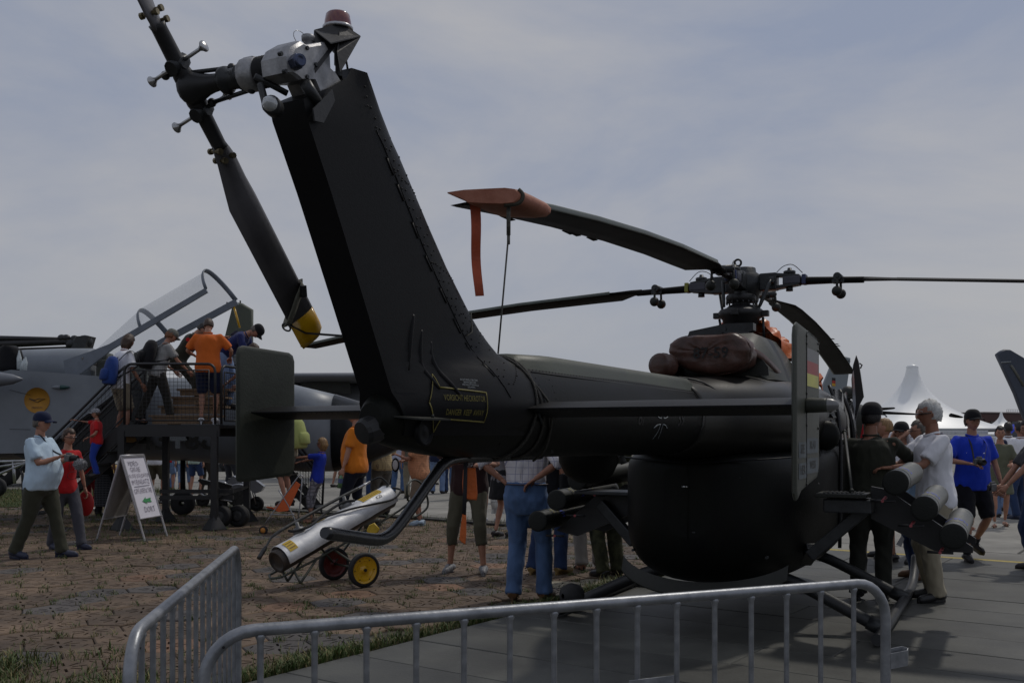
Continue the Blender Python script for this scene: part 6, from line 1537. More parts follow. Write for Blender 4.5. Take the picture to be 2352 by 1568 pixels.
# strap round the tail rotor blade and its wire to the fin
ts = thing('blade_strap', 'khaki webbing strap with a buckle tied round the tail rotor blade', 'strap', TC+D0*.78, 0)
m = MB(); 
def on_tb(s, o_, t): return TC + D0*s + ax0*o_ + th0*t
def scr(p): return p.x/p.y
rs_ = 1 if scr(TC+ax0*.05) > scr(TC) else -1
cp = .022; hw = .070
pth = [(.835, hw*1.02+.0, .004), (.845, hw*.8, .014), (.865, hw*.2, .019), (.90, -hw*.5, .017), (.932, -hw*1.02, .006), (.935, -hw*1.05, -.006), (.91, -hw*.4, -.014), (.87, hw*.3, -.015), (.84, hw*.95, -.008)]
tf = 1 if (th0.y < 0) else -1
lp_ = [on_tb(s_, cp+o__*rs_, t_*tf) for s_, o__, t_ in pth]
m.tube(smoothpath(lp_+[lp_[0]], 3), [(.003, .021)]*28, 6, up=D0); m.build('webbing', mat('khaki_webbing', (.16, .155, .12), .8, 0, .2, 40), ts)
m = MB(); m.bar(on_tb(.835, cp+rs_*.058, .022*tf), on_tb(.875, cp+rs_*.035, .025*tf), .03, .012, up=th0, bev=.003); m.build('buckle', M_black, ts)
m = MB(); e_ = PR(915-190, 765, -.45); a = PR(702, 765, -.45); m.tube([on_tb(.935, cp-rs_*.07, .0), a, L3(-1.12, -.06, 1.86)], .0045, 6); m.build('wire', M_black, ts)
m = MB(); m.tube(arc(on_tb(.94, cp-rs_*.085, 0), .018, 0, 2*PI, 12, D0, HR), .004, 5); m.build('ring', M_darksteel, ts)

# ------------------------------------------------------------------ silver heater on its two wheeled cart
M_hood = mat('dented_aluminium_hood', (.62, .62, .63), .42, .35, .22, 7, .55, 9, col2=(.80, .80, .80))
M_frame = mat('olive_tube_frame', (.040, .044, .032), .5, 0, .3, 10, .1, 60)
M_sty = mat('yellow_sticker', (.55, .36, .02), .5, 0, .15, 20)
cart = thing('space_heater', 'silver tube shaped heater lying on a two wheeled cart', 'heater', (-1.75, 10.0, 0))
A_ = Vector((-2.29, 9.5, .27)); B_ = Vector((-1.33, 10.65, .83)); ad = (B_-A_).normalized(); AL = (B_-A_).length
sx_, sup, _ = frame_of(ad); sup = ad.cross(sx_); sup = sup if sup.z > 0 else -sup; sx_ = sup.cross(ad)     # sx_: sideways
if sx_.y > 0: sx_ = -sx_
def HP(s, a, r): return A_+ad*s+(sx_*math.cos(a)+sup*math.sin(a))*r
m = MB(); m.lathe([(.0, .03), (.06, .03), (.085, .02), (.105, .0), (.115, .01), (.115, AL-.02), (.1, AL), (0, AL+.01)], A_, ad, 24); m.build('burner_tube', mat('sooty_steel', (.045, .043, .042), .5, .4, .4, 8, .2, 50, col2=(.09, .07, .055)), cart)
m = MB(); ang = [R(-12)+R(204)*i/22 for i in range(23)]; st_ = [.06+(AL-.08)*i/14 for i in range(15)]
def dent(s, a): return .142+.0030*math.sin(s*9+a*2.1)+.0022*math.sin(s*23-a*3.7)+.0015*math.sin(s*41+a*6)
ed = lambda a: .028*math.cos(a)**6
m.sheet([[HP(s, a, dent(s, a)) for a in ang] for s in st_]); m.sheet([[HP(s, a, dent(s, a)-.003) for a in reversed(ang)] for s in st_]); m.build('hood', M_hood, cart)
m = MB(); m.tube([HP(.06, a, .142) for a in ang], .004, 5); m.build('hood_edge', M_hood, cart); m = MB(); m.tube([HP(AL-.02, a, .142) for a in ang], .004, 5); m.build('hood_edge', M_hood, cart)
for s0, s1, a0, a1 in ((.11, .21, R(30), R(82)), (AL-.42, AL-.14, R(62), R(100)), (.62, .72, R(95), R(130))):
    m = MB(); m.sheet([[HP(s0+(s1-s0)*i/3, a0+(a1-a0)*j/6, .1475) for j in range(7)] for i in range(4)]); o = m.build('yellow_sticker', M_sty, cart)
    m = MB()
    for k in range(3): m.add([HP(s0+.012, a0+(a1-a0)*(.2+k*.25), .1482), HP(s1-.012, a0+(a1-a0)*(.2+k*.25), .1482), HP(s1-.012, a0+(a1-a0)*(.28+k*.25), .1482), HP(s0+.012, a0+(a1-a0)*(.28+k*.25), .1482)], [(0, 1, 2, 3)])
    m.build('sticker_print', mat('sticker_print_brown', (.16, .09, .01), .6), o)
m = MB(); put_text(m, 'K25', .05, lambda u, v: HP(AL-.22+u, R(48)+v/.142, .1482), True); put_text(m, '273', .04, lambda u, v: HP(.42+u, R(78)+v/.142, .1482)); m.build('stencil_lettering', mat('faded_stencil', (.12, .12, .13), .7), cart)
for s in (.40, AL-.55):
    m = MB(); c = HP(s, R(112), .155); m.lathe([(.06, -.02), (.065, .01), (.05, .035), (.02, .045), (.02, .10)], c, sup, 16, caps=True); m.build('saddle_support', mat('grey_support', (.16, .16, .16), .5, .3), cart)
pipe = [HP(-.16, R(95), .12), HP(-.02, R(100), .19), HP(.15, R(108), .245), HP(.6, R(108), .255), HP(1.05, R(108), .255), HP(1.28, R(108), .25)]
m = MB(); m.tube(smoothpath(pipe, 4), [.022]*4+[.011]*4+[.016]*13, 10); m.build('gas_lance', mat('scuffed_black_pipe', (.02, .02, .02), .5, .2, .6, 30, col2=(.07, .07, .065)), cart)
m = MB(); m.tube([HP(1.28, R(108), .25), HP(1.46, R(108), .25)], .013, 10); m.build('brass_fitting', M_alu, cart)
def hose(pts, r=.011): m = MB(); m.tube(smoothpath(pts, 5), r, 8); m.build('rubber_hose', M_rubber, cart)
hose([HP(1.46, R(108), .25), HP(1.56, R(95), .25), HP(1.60, R(80), .16), HP(1.57, R(75), .14)])
hose([HP(.30, R(112), .21), HP(.33, R(90), .185), HP(.50, R(80), .175), HP(.75, R(100), .19), HP(1.0, R(100), .20), HP(1.12, R(85), .17)], .014)
hose([HP(.55, R(95), .19), HP(.75, R(80), .17), HP(1.0, R(55), .165), HP(1.25, R(30), .16), HP(1.5, R(10), .17), HP(1.66, R(25), .15), HP(1.62, R(60), .12)])
# cart frame, wheels
Wn = Vector((-1.466, 9.7, .172)); Wf = Vector((-1.85, 10.18, .172)); axd = (Wf-Wn).normalized()
for c, col, nm in ((Wn, M_rotyel, 'yellow'), (Wf, mat('dark_red_wheel', (.10, .008, .006), .4), 'red')):
    m = MB(); m.lathe([(.135, -.028), (.160, -.030), (.170, -.018), (.172, 0), (.170, .018), (.160, .030), (.135, .028)], c, axd, 36); w = m.build('tyre', M_rubber, cart)
    m = MB(); m.lathe([(0, -.012), (.02, -.016), (.03, -.004), (.05, .006), (.085, -.004), (.10, -.012), (.122, -.008), (.128, -.020), (.138, -.022), (.138, .022), (.12, .01), (0, .012)], c, axd, 36); m.build('wheel_disc', col, cart)
    m = MB(); m.cyl(c-axd*.03, c-axd*.012, .012, 8); m.cyl(c-axd*.035, c-axd*.028, .018, 6, smooth=False); m.build('axle_nut', M_darksteel, cart)
    m = MB()
    for k in range(6): t = k*PI/3; x_, y_, _ = frame_of(axd); p = c+(x_*math.cos(t)+y_*math.sin(t))*.107; m.cyl(p-axd*.02, p-axd*.008, .005, 6)
    m.build('wheel_rivets', M_darksteel, cart)['kind'] = 'stuff'
m = MB(); m.cyl(Wn, Wf, .012, 8); m.build('axle', M_frame, cart)
def bar_(pts, r=.012, nm='frame_tube', mm=None): m = MB(); m.tube(smoothpath(pts, 3), r, 8); m.build(nm, mm or M_frame, cart)
for sg in (-1, 1):
    o_ = sx_*(.10*sg); bar_([A_-ad*.05-sup*.12+o_, A_+ad*.6-sup*.15+o_, B_-sup*.15+o_, B_+ad*.18-sup*.10+o_])
    bar_([A_+ad*.62-sup*.15+o_, (Wn if sg > 0 else Wf)])
    bar_([A_+ad*1.25-sup*.15+o_, (Wn if sg > 0 else Wf)+Vector((0, 0, .0))])
    bar_([A_+ad*.10-sup*.13+o_, A_+ad*.10+o_*1.0+Vector((.10, 0, -.235-.0))])
    bar_([A_+ad*.40-sup*.14+o_, A_+ad*.10+o_*1.0+Vector((.10, 0, -.235))])
m = MB(); m.tube(smoothpath([A_-ad*.05-sup*.12+sx_*.10, A_-ad*.10-sup*.12, A_-ad*.05-sup*.12-sx_*.10], 5), .012, 8); m.build('front_loop', M_frame, cart)
m = MB(); m.tube(smoothpath([B_+ad*.15-sup*.10+sx_*.10, B_+ad*.20+sup*.06+sx_*.1, B_+ad*.42+sup*.03, B_+ad*.52-sup*.10, B_+ad*.50-sup*.33, B_+ad*.25-sup*.36], 5), .012, 8); m.build('handle', M_frame, cart)
m = MB(); pouch(m, [(848, 1205), (860, 1200), (872, 1214), (868, 1222), (850, 1228), (842, 1218)], 9.6, .02); m.build('yellow_tag', M_sty, cart)

# ------------------------------------------------------------------ signboard
sg_ = thing('sign_board', 'folding A frame board with handwritten notes and a green arrow', 'sign', G(300, 1236), 0)
FL, FR, BL, BR = G(333, 1242), G(384, 1231), G(222, 1241), G(275, 1229)
TL = (FL+BL)/2+Vector((0, 0, 1.21)); TR = (FR+BR)/2+Vector((0, 0, 1.21))
M_sil = mat('satin_frame', (.42, .41, .42), .4, .5, .1, 9, .05, 60); M_pap = mat('white_paper', (.70, .68, .74), .75, 0, .05, 4)
for (a, b, nm) in ((FL, FR, 'front'), (BL, BR, 'back')):
    def PP(u, v, off=0, a=a, b=b):
        lo_, hi = a+(b-a)*u, TL+(TR-TL)*u; n_ = (b-a).cross(TL-a).normalized(); n_ = n_ if n_.y < 0 else -n_
        return lo_+(hi-lo_)*v+n_*off
    for u in (0, 1): m = MB(); m.bar(PP(u, 0), PP(u, 1), .034, .020, up=PP(0, .5, 1)-PP(0, .5), bev=.004); m.build('leg', M_sil, sg_)
    m = MB(); m.prism([PP(.04, .26), PP(.96, .26), PP(.96, .985), PP(.04, .985)], PP(.5, .5, .012)-PP(.5, .5)); m.build('panel', M_pap if nm == 'front' else mat('panel_back', (.30, .29, .27), .6), sg_)
    m = MB()
    for q in (((0, .255), (1, .255)), ((0, .985), (1, .985)), ((.02, .26), (.02, .98)), ((.98, .26), (.98, .98))): m.bar(PP(*q[0], .010), PP(*q[1], .010), .03, .014, bev=.003)
    m.build('snap_frame', M_sil, sg_)
    if nm == 'front':
        M_ink = mat('marker_ink', (.27, .25, .30), .7); wv = (b-a).length; hv = (TL-a).length
        m = MB()
        for s, sz, v, du in (('VIDEO-', .10, .90, -.10), ('GRÜßE', .095, .83, -.08), ('AN DIE SOLDATEN', .078, .755, 0), ('IM EINSATZ', .100, .68, .0), ('GRÜßEN SIE', .100, .575, .0), ('DORT', .115, .35, .06)):
            vs_, fs_ = text2d(s, sz); wj = random.Random(len(s))
            m.add([PP(.5+du+v_.x/wv+.004*math.sin(v_.x*60), v+v_.y/hv+.004*math.sin(v_.x*40+1), .012) for v_ in vs_], fs_, False)
        m.bar(PP(.18, .63, .0095), PP(.86, .635, .0095), .006, .005); m.build('handwriting', M_ink, sg_)
        m = MB(); ar = [(.34, .455), (.52, .50), (.50, .475), (.74, .485), (.70, .455), (.74, .43), (.50, .44), (.54, .415)]; m.add([PP(*q, .0125) for q in ar], [(0, 1, 2), (0, 2, 5, 6), (2, 3, 4, 5), (0, 6, 7)], False); m.build('green_arrow', mat('green_marker', (.05, .28, .10), .7), sg_)
m = MB(); m.cyl(TL, TR, .018, 10); m.build('hinge', M_sil, sg_)

# ------------------------------------------------------------------ access platform with two flights of stairs
plf = thing('access_platform', 'black steel access platform with mesh railings and stairs beside the jet cockpit', 'platform', U(390, 1000, 16.4)*Vector((1, 1, 0)) if 0 else Vector((-5.7, 16.4, 0)))
ZF, ZB, FZ = 15.6, 17.1, 1.68
x0, x1 = (283-CX)/F*ZF, (497-CX)/F*ZF
M_plf = M_black
m = MB(); m.box(((x0+x1)/2, (ZF+ZB)/2, FZ-.03), (x1-x0, ZB-ZF, .05)); m.build('deck', M_plf, plf)
for yy in (ZF, ZB): m = MB(); m.box(((x0+x1)/2, yy, FZ-.11), (x1-x0+.1, .07, .17)); m.build('deck_beam', M_plf, plf)
for px_, Zp in ((x0-.02, ZF), (x1-.03, ZF), (x0+.15, ZB), (x1+.08, ZB)):
    m = MB(); m.bar((px_, Zp, .05), (px_, Zp, FZ-.1), .10, .10); m.build('leg', M_plf, plf)
    m = MB(); m.lathe([(.20, 0), (.20, .015), (.07, .20), (.06, .24)], (px_, Zp, .0), (0, 0, 1), 4, smooth=False, caps=True); m.build('foot_plate', M_plf, plf)
for zz in (.50, .60): m = MB(); m.bar((x0+.5, ZF+.25, zz), (x1+.2, ZF+.25, zz), .06, .06); m.build('lower_rail', M_plf, plf)
m = MB(); m.bar((x1-.02, ZF, .52), (x1+.10, ZB, .62), .05, .05); m.build('lower_rail', M_plf, plf)
for xx, yy in ((x1-.06, ZF+.45), (x1+.20, ZF+.55)):
    m = MB(); m.lathe([(.10, -.07), (.165, -.08), (.18, -.04), (.18, .04), (.165, .08), (.10, .07)], (xx, yy, .18), (1, .0, 0) if 0 else (.25, 1, 0), 24); o = m.build('tyre', M_rubber, plf)
    m = MB(); m.lathe([(0, -.05), (.05, -.06), (.10, -.05), (.105, 0)], (xx, yy, .18), (.25, 1, 0), 20); m.build('wheel_rim', mat('grey_rim', (.06, .06, .06), .5, .3), plf)
M_rail = mat('rail_black', (.014, .014, .016), .45)
def rail_frame(a, b, h, nm='railing', r=.022, grid=True):
    a, b = Vector(a), Vector(b); d = b-a; L_ = d.length; dn = d.normalized(); k = .12
    up_ = Vector((0, 0, 1)); pts = [a, a+up_*(h-k)]+[a+dn*(k-k*math.cos(t))+up_*(h-k+k*math.sin(t)) for t in [PI/2*i/5 for i in range(1, 6)]]+[b-dn*k+dn*k*math.sin(t)+up_*(h-k+k*math.cos(t)) for t in [PI/2*i/5 for i in range(6)]]+[b]
    m = MB(); m.tube(pts, r, 8); o = m.build(nm, M_rail, plf)
    q = .10; m = MB(); i_ = [a+dn*q+up_*.06, a+dn*q+up_*(h-q), b-dn*q+up_*(h-q), b-dn*q+up_*.06, a+dn*q+up_*.06]; m.tube(i_, r*.7, 6); m.build('inner_frame', M_rail, o)
    if grid:
        m = MB(); n_ = int((L_-2*q)/.06)
        for i in range(1, n_): p = a+dn*(q+(L_-2*q)*i/n_); m.tube([p+up_*.06, p+up_*(h-q)], .0028, 4, False)
        n_ = int((h-q-.06)/.06)
        for i in range(1, n_): z_ = .06+(h-q-.06)*i/n_; m.tube([a+dn*q+up_*z_, b-dn*q+up_*z_], .0028, 4, False)
        m.build('wire_mesh', M_rail, o)['kind'] = 'stuff'
rail_frame((x0+.02, ZF, FZ), (x1-.02, ZF, FZ), .96)
rail_frame((x1+.05, ZF+.1, FZ), (x1+.35, ZB-.1, FZ), .94)
def stairs(top, bot, w, nst, side_):
    top, bot = Vector(top), Vector(bot)
    for k in (0, 1):
        o_ = Vector((0, w*k, 0)); m = MB(); m.bar(top+o_, bot+o_, .24, .04, up=(0, 1, 0)) if 0 else m.prism([top+o_+Vector((0, 0, .06)), bot+o_+Vector((0, 0, .12)), bot+o_, bot+o_-Vector((0, 0, .0))+Vector((-.14*side_*0, 0, 0)), top+o_-Vector((0, 0, .20))], (0, .04, 0)); m.build('stringer', M_plf, plf)
    for i in range(nst):
        c = bot+(top-bot)*((i+.5)/nst); m = MB(); m.box(c+Vector((0, w/2, .04)), (.26, w, .03)); m.build('tread', M_plf, plf)
    for k in (0, 1):
        o_ = Vector((0, w*k, 0)); a = top+o_; b = bot+o_; h = .92
        pts = smoothpath([a+Vector((0, 0, .0)), a+Vector((0, 0, h-.12)), a+Vector((0, 0, h))+(b-a).normalized()*.08, (a+b)/2+Vector((0, 0, h)), b+Vector((0, 0, h)), b+Vector((0, 0, h-.1))+(b-a).normalized()*.05, b+Vector((0, 0, .1))], 3)
        m = MB(); m.tube(pts, .022, 8); o = m.build('hand_rail', M_rail, plf)
        m = MB(); 
        for i in range(1, 26):
            p = a+(b-a)*i/26; m.tube([p+Vector((0, 0, .12)), p+Vector((0, 0, h-.06))], .0028, 4, False)
        for z_ in np.arange(.14, h-.05, .065): m.tube([a+Vector((0, 0, z_)), b+Vector((0, 0, z_))], .0028, 4, False)
        for z_ in (.12, h-.1): m.tube([a+Vector((0, 0, z_)), b+Vector((0, 0, z_))], .012, 5)
        m.build('wire_mesh', M_rail, o)['kind'] = 'stuff'
stairs((x0-.02, ZF+.1, FZ), (x0-1.62, ZF+.1, .10), .85, 8, -1)
stairs((x1+.12, ZF+.75, FZ), (x1+1.22, ZF+1.65, .08), .75, 8, 1)
# plywood steps on the deck
M_ply = mat('plywood', (.20, .13, .075), .75, 0, .25, 6, .2, 40, streak=(6, 1, 1))
bxs = thing('wooden_steps', 'stacked plywood steps standing on the black access platform', 'steps', ((430-CX)/F*16.5, 16.6, FZ))
for i, (w, h0, h1, yy) in enumerate(((1.15, 0, .14, 16.3), (1.1, .17, .30, 16.5), (.95, .33, .46, 16.7), (.9, .49, .60, 16.85))):
    m = MB(); m.box(((440-CX)/F*16.5+.05*i, yy, FZ+h1), (w, .42, .035)); m.box(((440-CX)/F*16.5+.05*i, yy-.17, FZ+(h0+h1)/2), (w-.1, .03, h1-h0-.02)); m.build('step', M_ply, bxs)

# ------------------------------------------------------------------ the grey jet
jet = thing('fighter_jet', 'grey two seat fighter jet with its long canopy raised, behind the access platform', 'jet', (-6.5, 18.3, 0))
M_jet = mat('light_grey_jet_paint', (.20, .22, .245), .42, 0, .14, 1.3, .08, 60, spec=.4); M_jetd = mat('radome_black', (.018, .02, .022), .4, 0, .2, 4, spec=.4)
def JS(x, yt, yb, Z, hd, n=24, p=2.4):
    k = F/Z; X = (x-CX)/k; zt_, zb_ = H+(HY-yt)/k, H+(HY-yb)/k; zc, hz = (zt_+zb_)/2, (zt_-zb_)/2
    return [Vector((X, Z+hd*math.copysign(abs(math.cos(t))**(2/p), math.cos(t)), zc+hz*math.copysign(abs(math.sin(t))**(2/p), math.sin(t)))) for t in [2*PI*i/n for i in range(n)]]
m = MB(); m.loft([JS(*q) for q in ((-420, 862, 1060, 18.7, .7), (0, 862, 1055, 18.7, .72), (250, 866, 1055, 18.7, .72), (430, 868, 1058, 18.6, .68), (560, 868, 1068, 18.4, .66), (640, 874, 1078, 18.2, .64), (700, 889, 1083, 18.0, .60), (772, 906, 1082, 17.8, .54))]); m.build('fuselage', M_jet, jet)
m = MB(); m.loft([JS(*q) for q in ((771.5, 905, 1083, 17.8, .545), (834, 924, 1068, 17.6, .46), (890, 948, 1046, 17.5, .32), (940, 972, 1020, 17.4, .15), (965, 988, 1004, 17.35, .03))]); m.build('radome', M_jetd, jet)
m = MB(); m.loft([JS(*q) for q in ((-420, 830, 890, 18.7, .3), (-60, 812, 890, 18.7, .36), (70, 803, 890, 18.7, .40), (150, 800, 892, 18.7, .40), (215, 800, 892, 18.7, .40), (228, 812, 892, 18.7, .38))]); m.build('dorsal_spine', M_jet, jet)
def JP(x, y, Z=17.25): return U(x, y, Z)
m = MB(); ol = [JP(*q) for q in ((-350, 862), (5, 853), (25, 849), (120, 855), (306, 870), (262, 905), (185, 962), (150, 1000), (60, 1040), (-350, 1046))]
m.loft([[p+Vector((0, q, (0 if q > .1 else -.0))) if k_ == 1 else (p+Vector((0, q, 0))) for p in ol] for k_, q in ((1, 0), (1, 1.3))], smooth=False); 
inn = MB(); o = m.build('engine_intake', M_jet, jet, auto=30)
m = MB(); m.prism([JP(300, 872, 17.9), JP(182, 964, 17.9), JP(150, 1002, 17.9), JP(60, 1042, 17.9), JP(100, 1060, 17.9), JP(330, 1010, 17.9), JP(320, 900, 17.9)], (0, .9, 0)); m.build('intake_mouth', M_jetd, jet)
m = MB(); m.lathe([(0, 0), (.225, 0), (.225, -.004)], JP(85, 919, 17.243), (0, 1, 0), 32); m.build('yellow_roundel', mat('mustard_disc', (.42, .20, .02), .6, 0, .15, 7), jet)
m = MB(); c = JP(85, 919, 17.236); m.tube([c+Vector((x_*.14, 0, z_*.1)) for x_, z_ in ((-1, .3), (-.3, .05), (.2, .3), (1, .25), (.3, -.1), (.1, -.35), (-.4, -.1), (-1, .3))], .006, 4)
put_text(m, 'MISSION', .05, lambda u, v: c+Vector((u, 0, v-.13))); m.build('roundel_print', mat('print_brown', (.09, .06, .04), .6), jet)
m = MB(); c = JP(139, 889, 17.22); m.tube([c+Vector((x_*.165, 0, 0)) for x_ in (-1, -.8, -.4, 0)], [.003, .018, .033, .038], 10); m.build('probe_blister', M_jet, jet)
m = MB(); m.tube([c+Vector((x_*.165, 0, 0)) for x_ in (0, .4, .8, 1)], [.038, .034, .018, .004], 10); m.build('green_blister_tip', mat('green_dielectric', (.02, .07, .065), .35), jet)
m = MB(); put_text(m, '43', .52, lambda u, v: JP(352, 1012, 17.88)+Vector((u*1.15, 0, v)), True); m.build('serial_number', mat('serial_olive_black', (.02, .019, .014), .6), jet)
m = MB(); put_text(m, '+', .7, lambda u, v: JP(408, 1012, 17.88)+Vector((u*1.15, 0, v)), True); m.build('cross_mark', M_pale, jet)
m = MB(); put_text(m, '88', .52, lambda u, v: JP(460, 1012, 17.88)+Vector((u*1.15, 0, v)), True); m.build('serial_number', mat('serial_olive_black', (.02, .019, .014), .6), jet)
m = MB(); c = JP(15, 868, 16.6); pt = [(x_, r_) for x_, r_ in ((-3.2, .10), (-2.4, .22), (-1.0, .25), (-.3, .21), (.1, .12), (.28, .02))]
m.tube([c+Vector((x_, 0, -.02)) for x_, r_ in pt], [r_*.72 for x_, r_ in pt], 18); m.build('wing_tank', mat('pale_tank_grey', (.17, .18, .20), .4), jet)
# raised canopy
n0, n1 = U(160, 850, 17.9), U(473, 664, 17.9); rd = (n1-n0); off = Vector((.33, .78, -.10))
pu = Vector((-rd.z, 0, rd.x)).normalized()
def cn(s, t, h=None):
    """s along the rail, t from near rail (0) to far rail (1)"""
    base = n0+rd*s+off*(t*(1-.25*(1-s))); hh = (.50 if h is None else h)*min(1, (s/.55))**.7
    return base+pu*(hh*math.sin(PI*t)**.75)+ (rd.normalized()*(.0))
m = MB(); m.sheet([[cn(.08+.92*i/20, j/16) for j in range(17)] for i in range(21)]); can = m.build('canopy_glass', mat('canopy_perspex', (.75, .78, .80), .04, 0, .05, 3, spec=.6, alpha=.27), jet)
M_cf = mat('canopy_frame_grey', (.14, .16, .19), .45, 0, .15, 5)
m = MB(); w = pu*.0; m.prism([n0-pu*.16-rd*.05, n0+pu*.20-rd*.0, n0+rd*.17+pu*.10, n0+rd*.3+pu*.035, n1+pu*.02, n1-pu*.07, n0+rd*.3-pu*.075, n0+rd*.02-pu*.17], (0, .06, 0)); m.build('near_canopy_rail', M_cf, jet)
f0, f1 = n0+off*.75, n1+off; m = MB(); m.prism([f0+pu*.03+rd*.1, f1+pu*.03, f1-pu*.09, f0-pu*.09+rd*.12], (0, .06, 0)); m.build('far_canopy_rail', M_cf, jet)
m = MB(); m.tube([cn(1.0, j/16, .52) for j in range(17)], [(.018, .045)]*17, 8); m.build('canopy_arch', M_cf, jet)
m = MB(); m.tube([cn(.52, j/16, .50) for j in range(17)], [(.014, .05)]*17, 8); m.build('canopy_arch', M_cf, jet)
m = MB(); m.tube([cn(.10, j/16, .42) for j in range(17)], [(.02, .10)]*17, 8); m.build('canopy_rear_frame', mat('tan_seal', (.22, .20, .18), .6), jet)
m = MB(); m.cyl(f1-pu*.05-rd*.03, f1-pu*.0-rd*.0+Vector((.07, 0, -.52)), .022, 8); m.build('yellow_canopy_strut', M_rotyel, jet)
for xx in (250, 330):
    m = MB(); c = U(xx, 858, 18.5); m.box(c, (.30, .5, .5), None, .05); m.box(c+Vector((-.05, 0, .3)), (.16, .36, .18), None, .04); m.build('ejection_seat', mat('seat_grey', (.08, .085, .075), .7), jet)
m = MB(); m.loft([JS(*q) for q in ((500, 840, 880, 18.5, .42), (540, 800, 880, 18.4, .40), (600, 850, 885, 18.3, .35), (650, 872, 890, 18.2, .2))]); m.build('windscreen', M_glassdark, jet)
for y_ in (895, 985):
    m = MB(); m.tube([JP(22, y_, 17.242), JP(70, y_+(12 if y_ < 900 else 1), 17.242)], .003, 4); m.build('panel_line', M_black, jet)
m = MB()
for xx, yy in ((200, 960), (420, 1058)):
    m.cyl(U(420, 1050, 18.5)*Vector((1, 1, 1)), Vector((U(420, 1050, 18.5).x, 18.5, .25)), .05, 8)
m.build('nose_gear_leg', M_darksteel, jet)
m = MB(); m.lathe([(.05, -.08), (.2, -.08), (.23, -.04), (.23, .04), (.2, .08), (.05, .08)], (U(420, 1050, 18.5).x, 18.5, .23), (0, 1, 0), 20); m.build('nose_wheel', M_rubber, jet)
# rucksack and bottles lying on the jet
rk = thing('rucksack', 'black rucksack lying on top of the jet intake at the left edge', 'backpack', U(20, 850, 17.6)); m = MB()
m.loft([ring(U(22, y_, 17.6), Vector((1, 0, 0)), Vector((0, 1, 0)), r_, .16, 12) for y_, r_ in ((852, .22), (840, .26), (820, .25), (802, .20), (794, .10))]); m.build('bag_body', black, rk)
for k, (xx, yy, h_) in enumerate(((44, 848, .34), (56, 850, .24), (50, 851, .22))):
    m = MB(); c = U(xx, yy, 17.5); m.lathe([(0, 0), (.04, 0), (.042, h_*.6), (.015, h_*.9), (.015, h_)], c, (.1*k, 0, 1), 12); o = m.build('water_bottle', mat('clear_bottle', (.5, .55, .56), .08, 0, .2, 30, spec=.9)); tagp(o, ('tallest water bottle beside the black rucksack on the jet', 'right hand water bottle beside the black rucksack on the jet', 'middle small water bottle beside the black rucksack on the jet')[k], 'bottle', 'water bottles on the jet')

# ------------------------------------------------------------------ orange pushchair
pc = thing('pushchair', 'folding pushchair with orange fabric seat parked beside the stairs', 'pushchair', G(640, 1226)); Zp = 15.0
def Q(x, y, d=0): return U(x, y, Zp+d)
M_pt = mat('pushchair_tube', (.30, .30, .31), .4, .5, .1)
for d in (0, .32):
    for pts in (((607, 1205), (640, 1158), (672, 1112), (690, 1090), (697, 1098)), ((640, 1125), (662, 1160), (680, 1200), (686, 1216)), ((618, 1180), (660, 1182), (676, 1180)), ((694, 1098), (690, 1150), (685, 1190))):
        m = MB(); m.tube(smoothpath([Q(*p, d) for p in pts], 2), .011, 6); m.build('frame_tube', M_pt, pc)
    for wx, wy in ((605, 1218), (688, 1214)):
        m = MB(); m.lathe([(.045, -.022), (.065, -.02), (.07, 0), (.065, .02), (.045, .022)], Q(wx, wy-1, d-.03), (0.2, 1, 0), 18); m.build('tyre', M_rubber, pc)
        m = MB(); m.lathe([(0, -.024), (.02, -.026), (.044, -.018), (.044, .018)], Q(wx, wy-1, d-.03), (0.2, 1, 0), 16); m.build('wheel_hub', mat('orange_hub', (.55, .22, .04), .4), pc)
m = MB(); g_ = [(682, 1110), (672, 1125), (655, 1150), (640, 1172), (625, 1165), (612, 1163)]; m.sheet([[Q(x_, y_, d)+Vector((0, 0, -.02*math.sin(PI*d/.3))) for d in (0, .08, .16, .24, .32)] for x_, y_ in g_]); m.sheet([[Q(x_+(10 if k_ < 3 else -2), y_+12, d) for d in (0, .16, .32)] for k_, (x_, y_) in enumerate(g_)]); m.build('fabric_seat', mat('pushchair_orange', (.58, .10, .015), .55, 0, .15, 8, .4, 30), pc)
m = MB(); m.prism([Q(680, 1105), Q(690, 1112), Q(662, 1172), Q(640, 1175), Q(628, 1168), Q(658, 1135)], (0, .012, 0)); m.build('side_fabric', MATS['pushchair_orange'], pc)

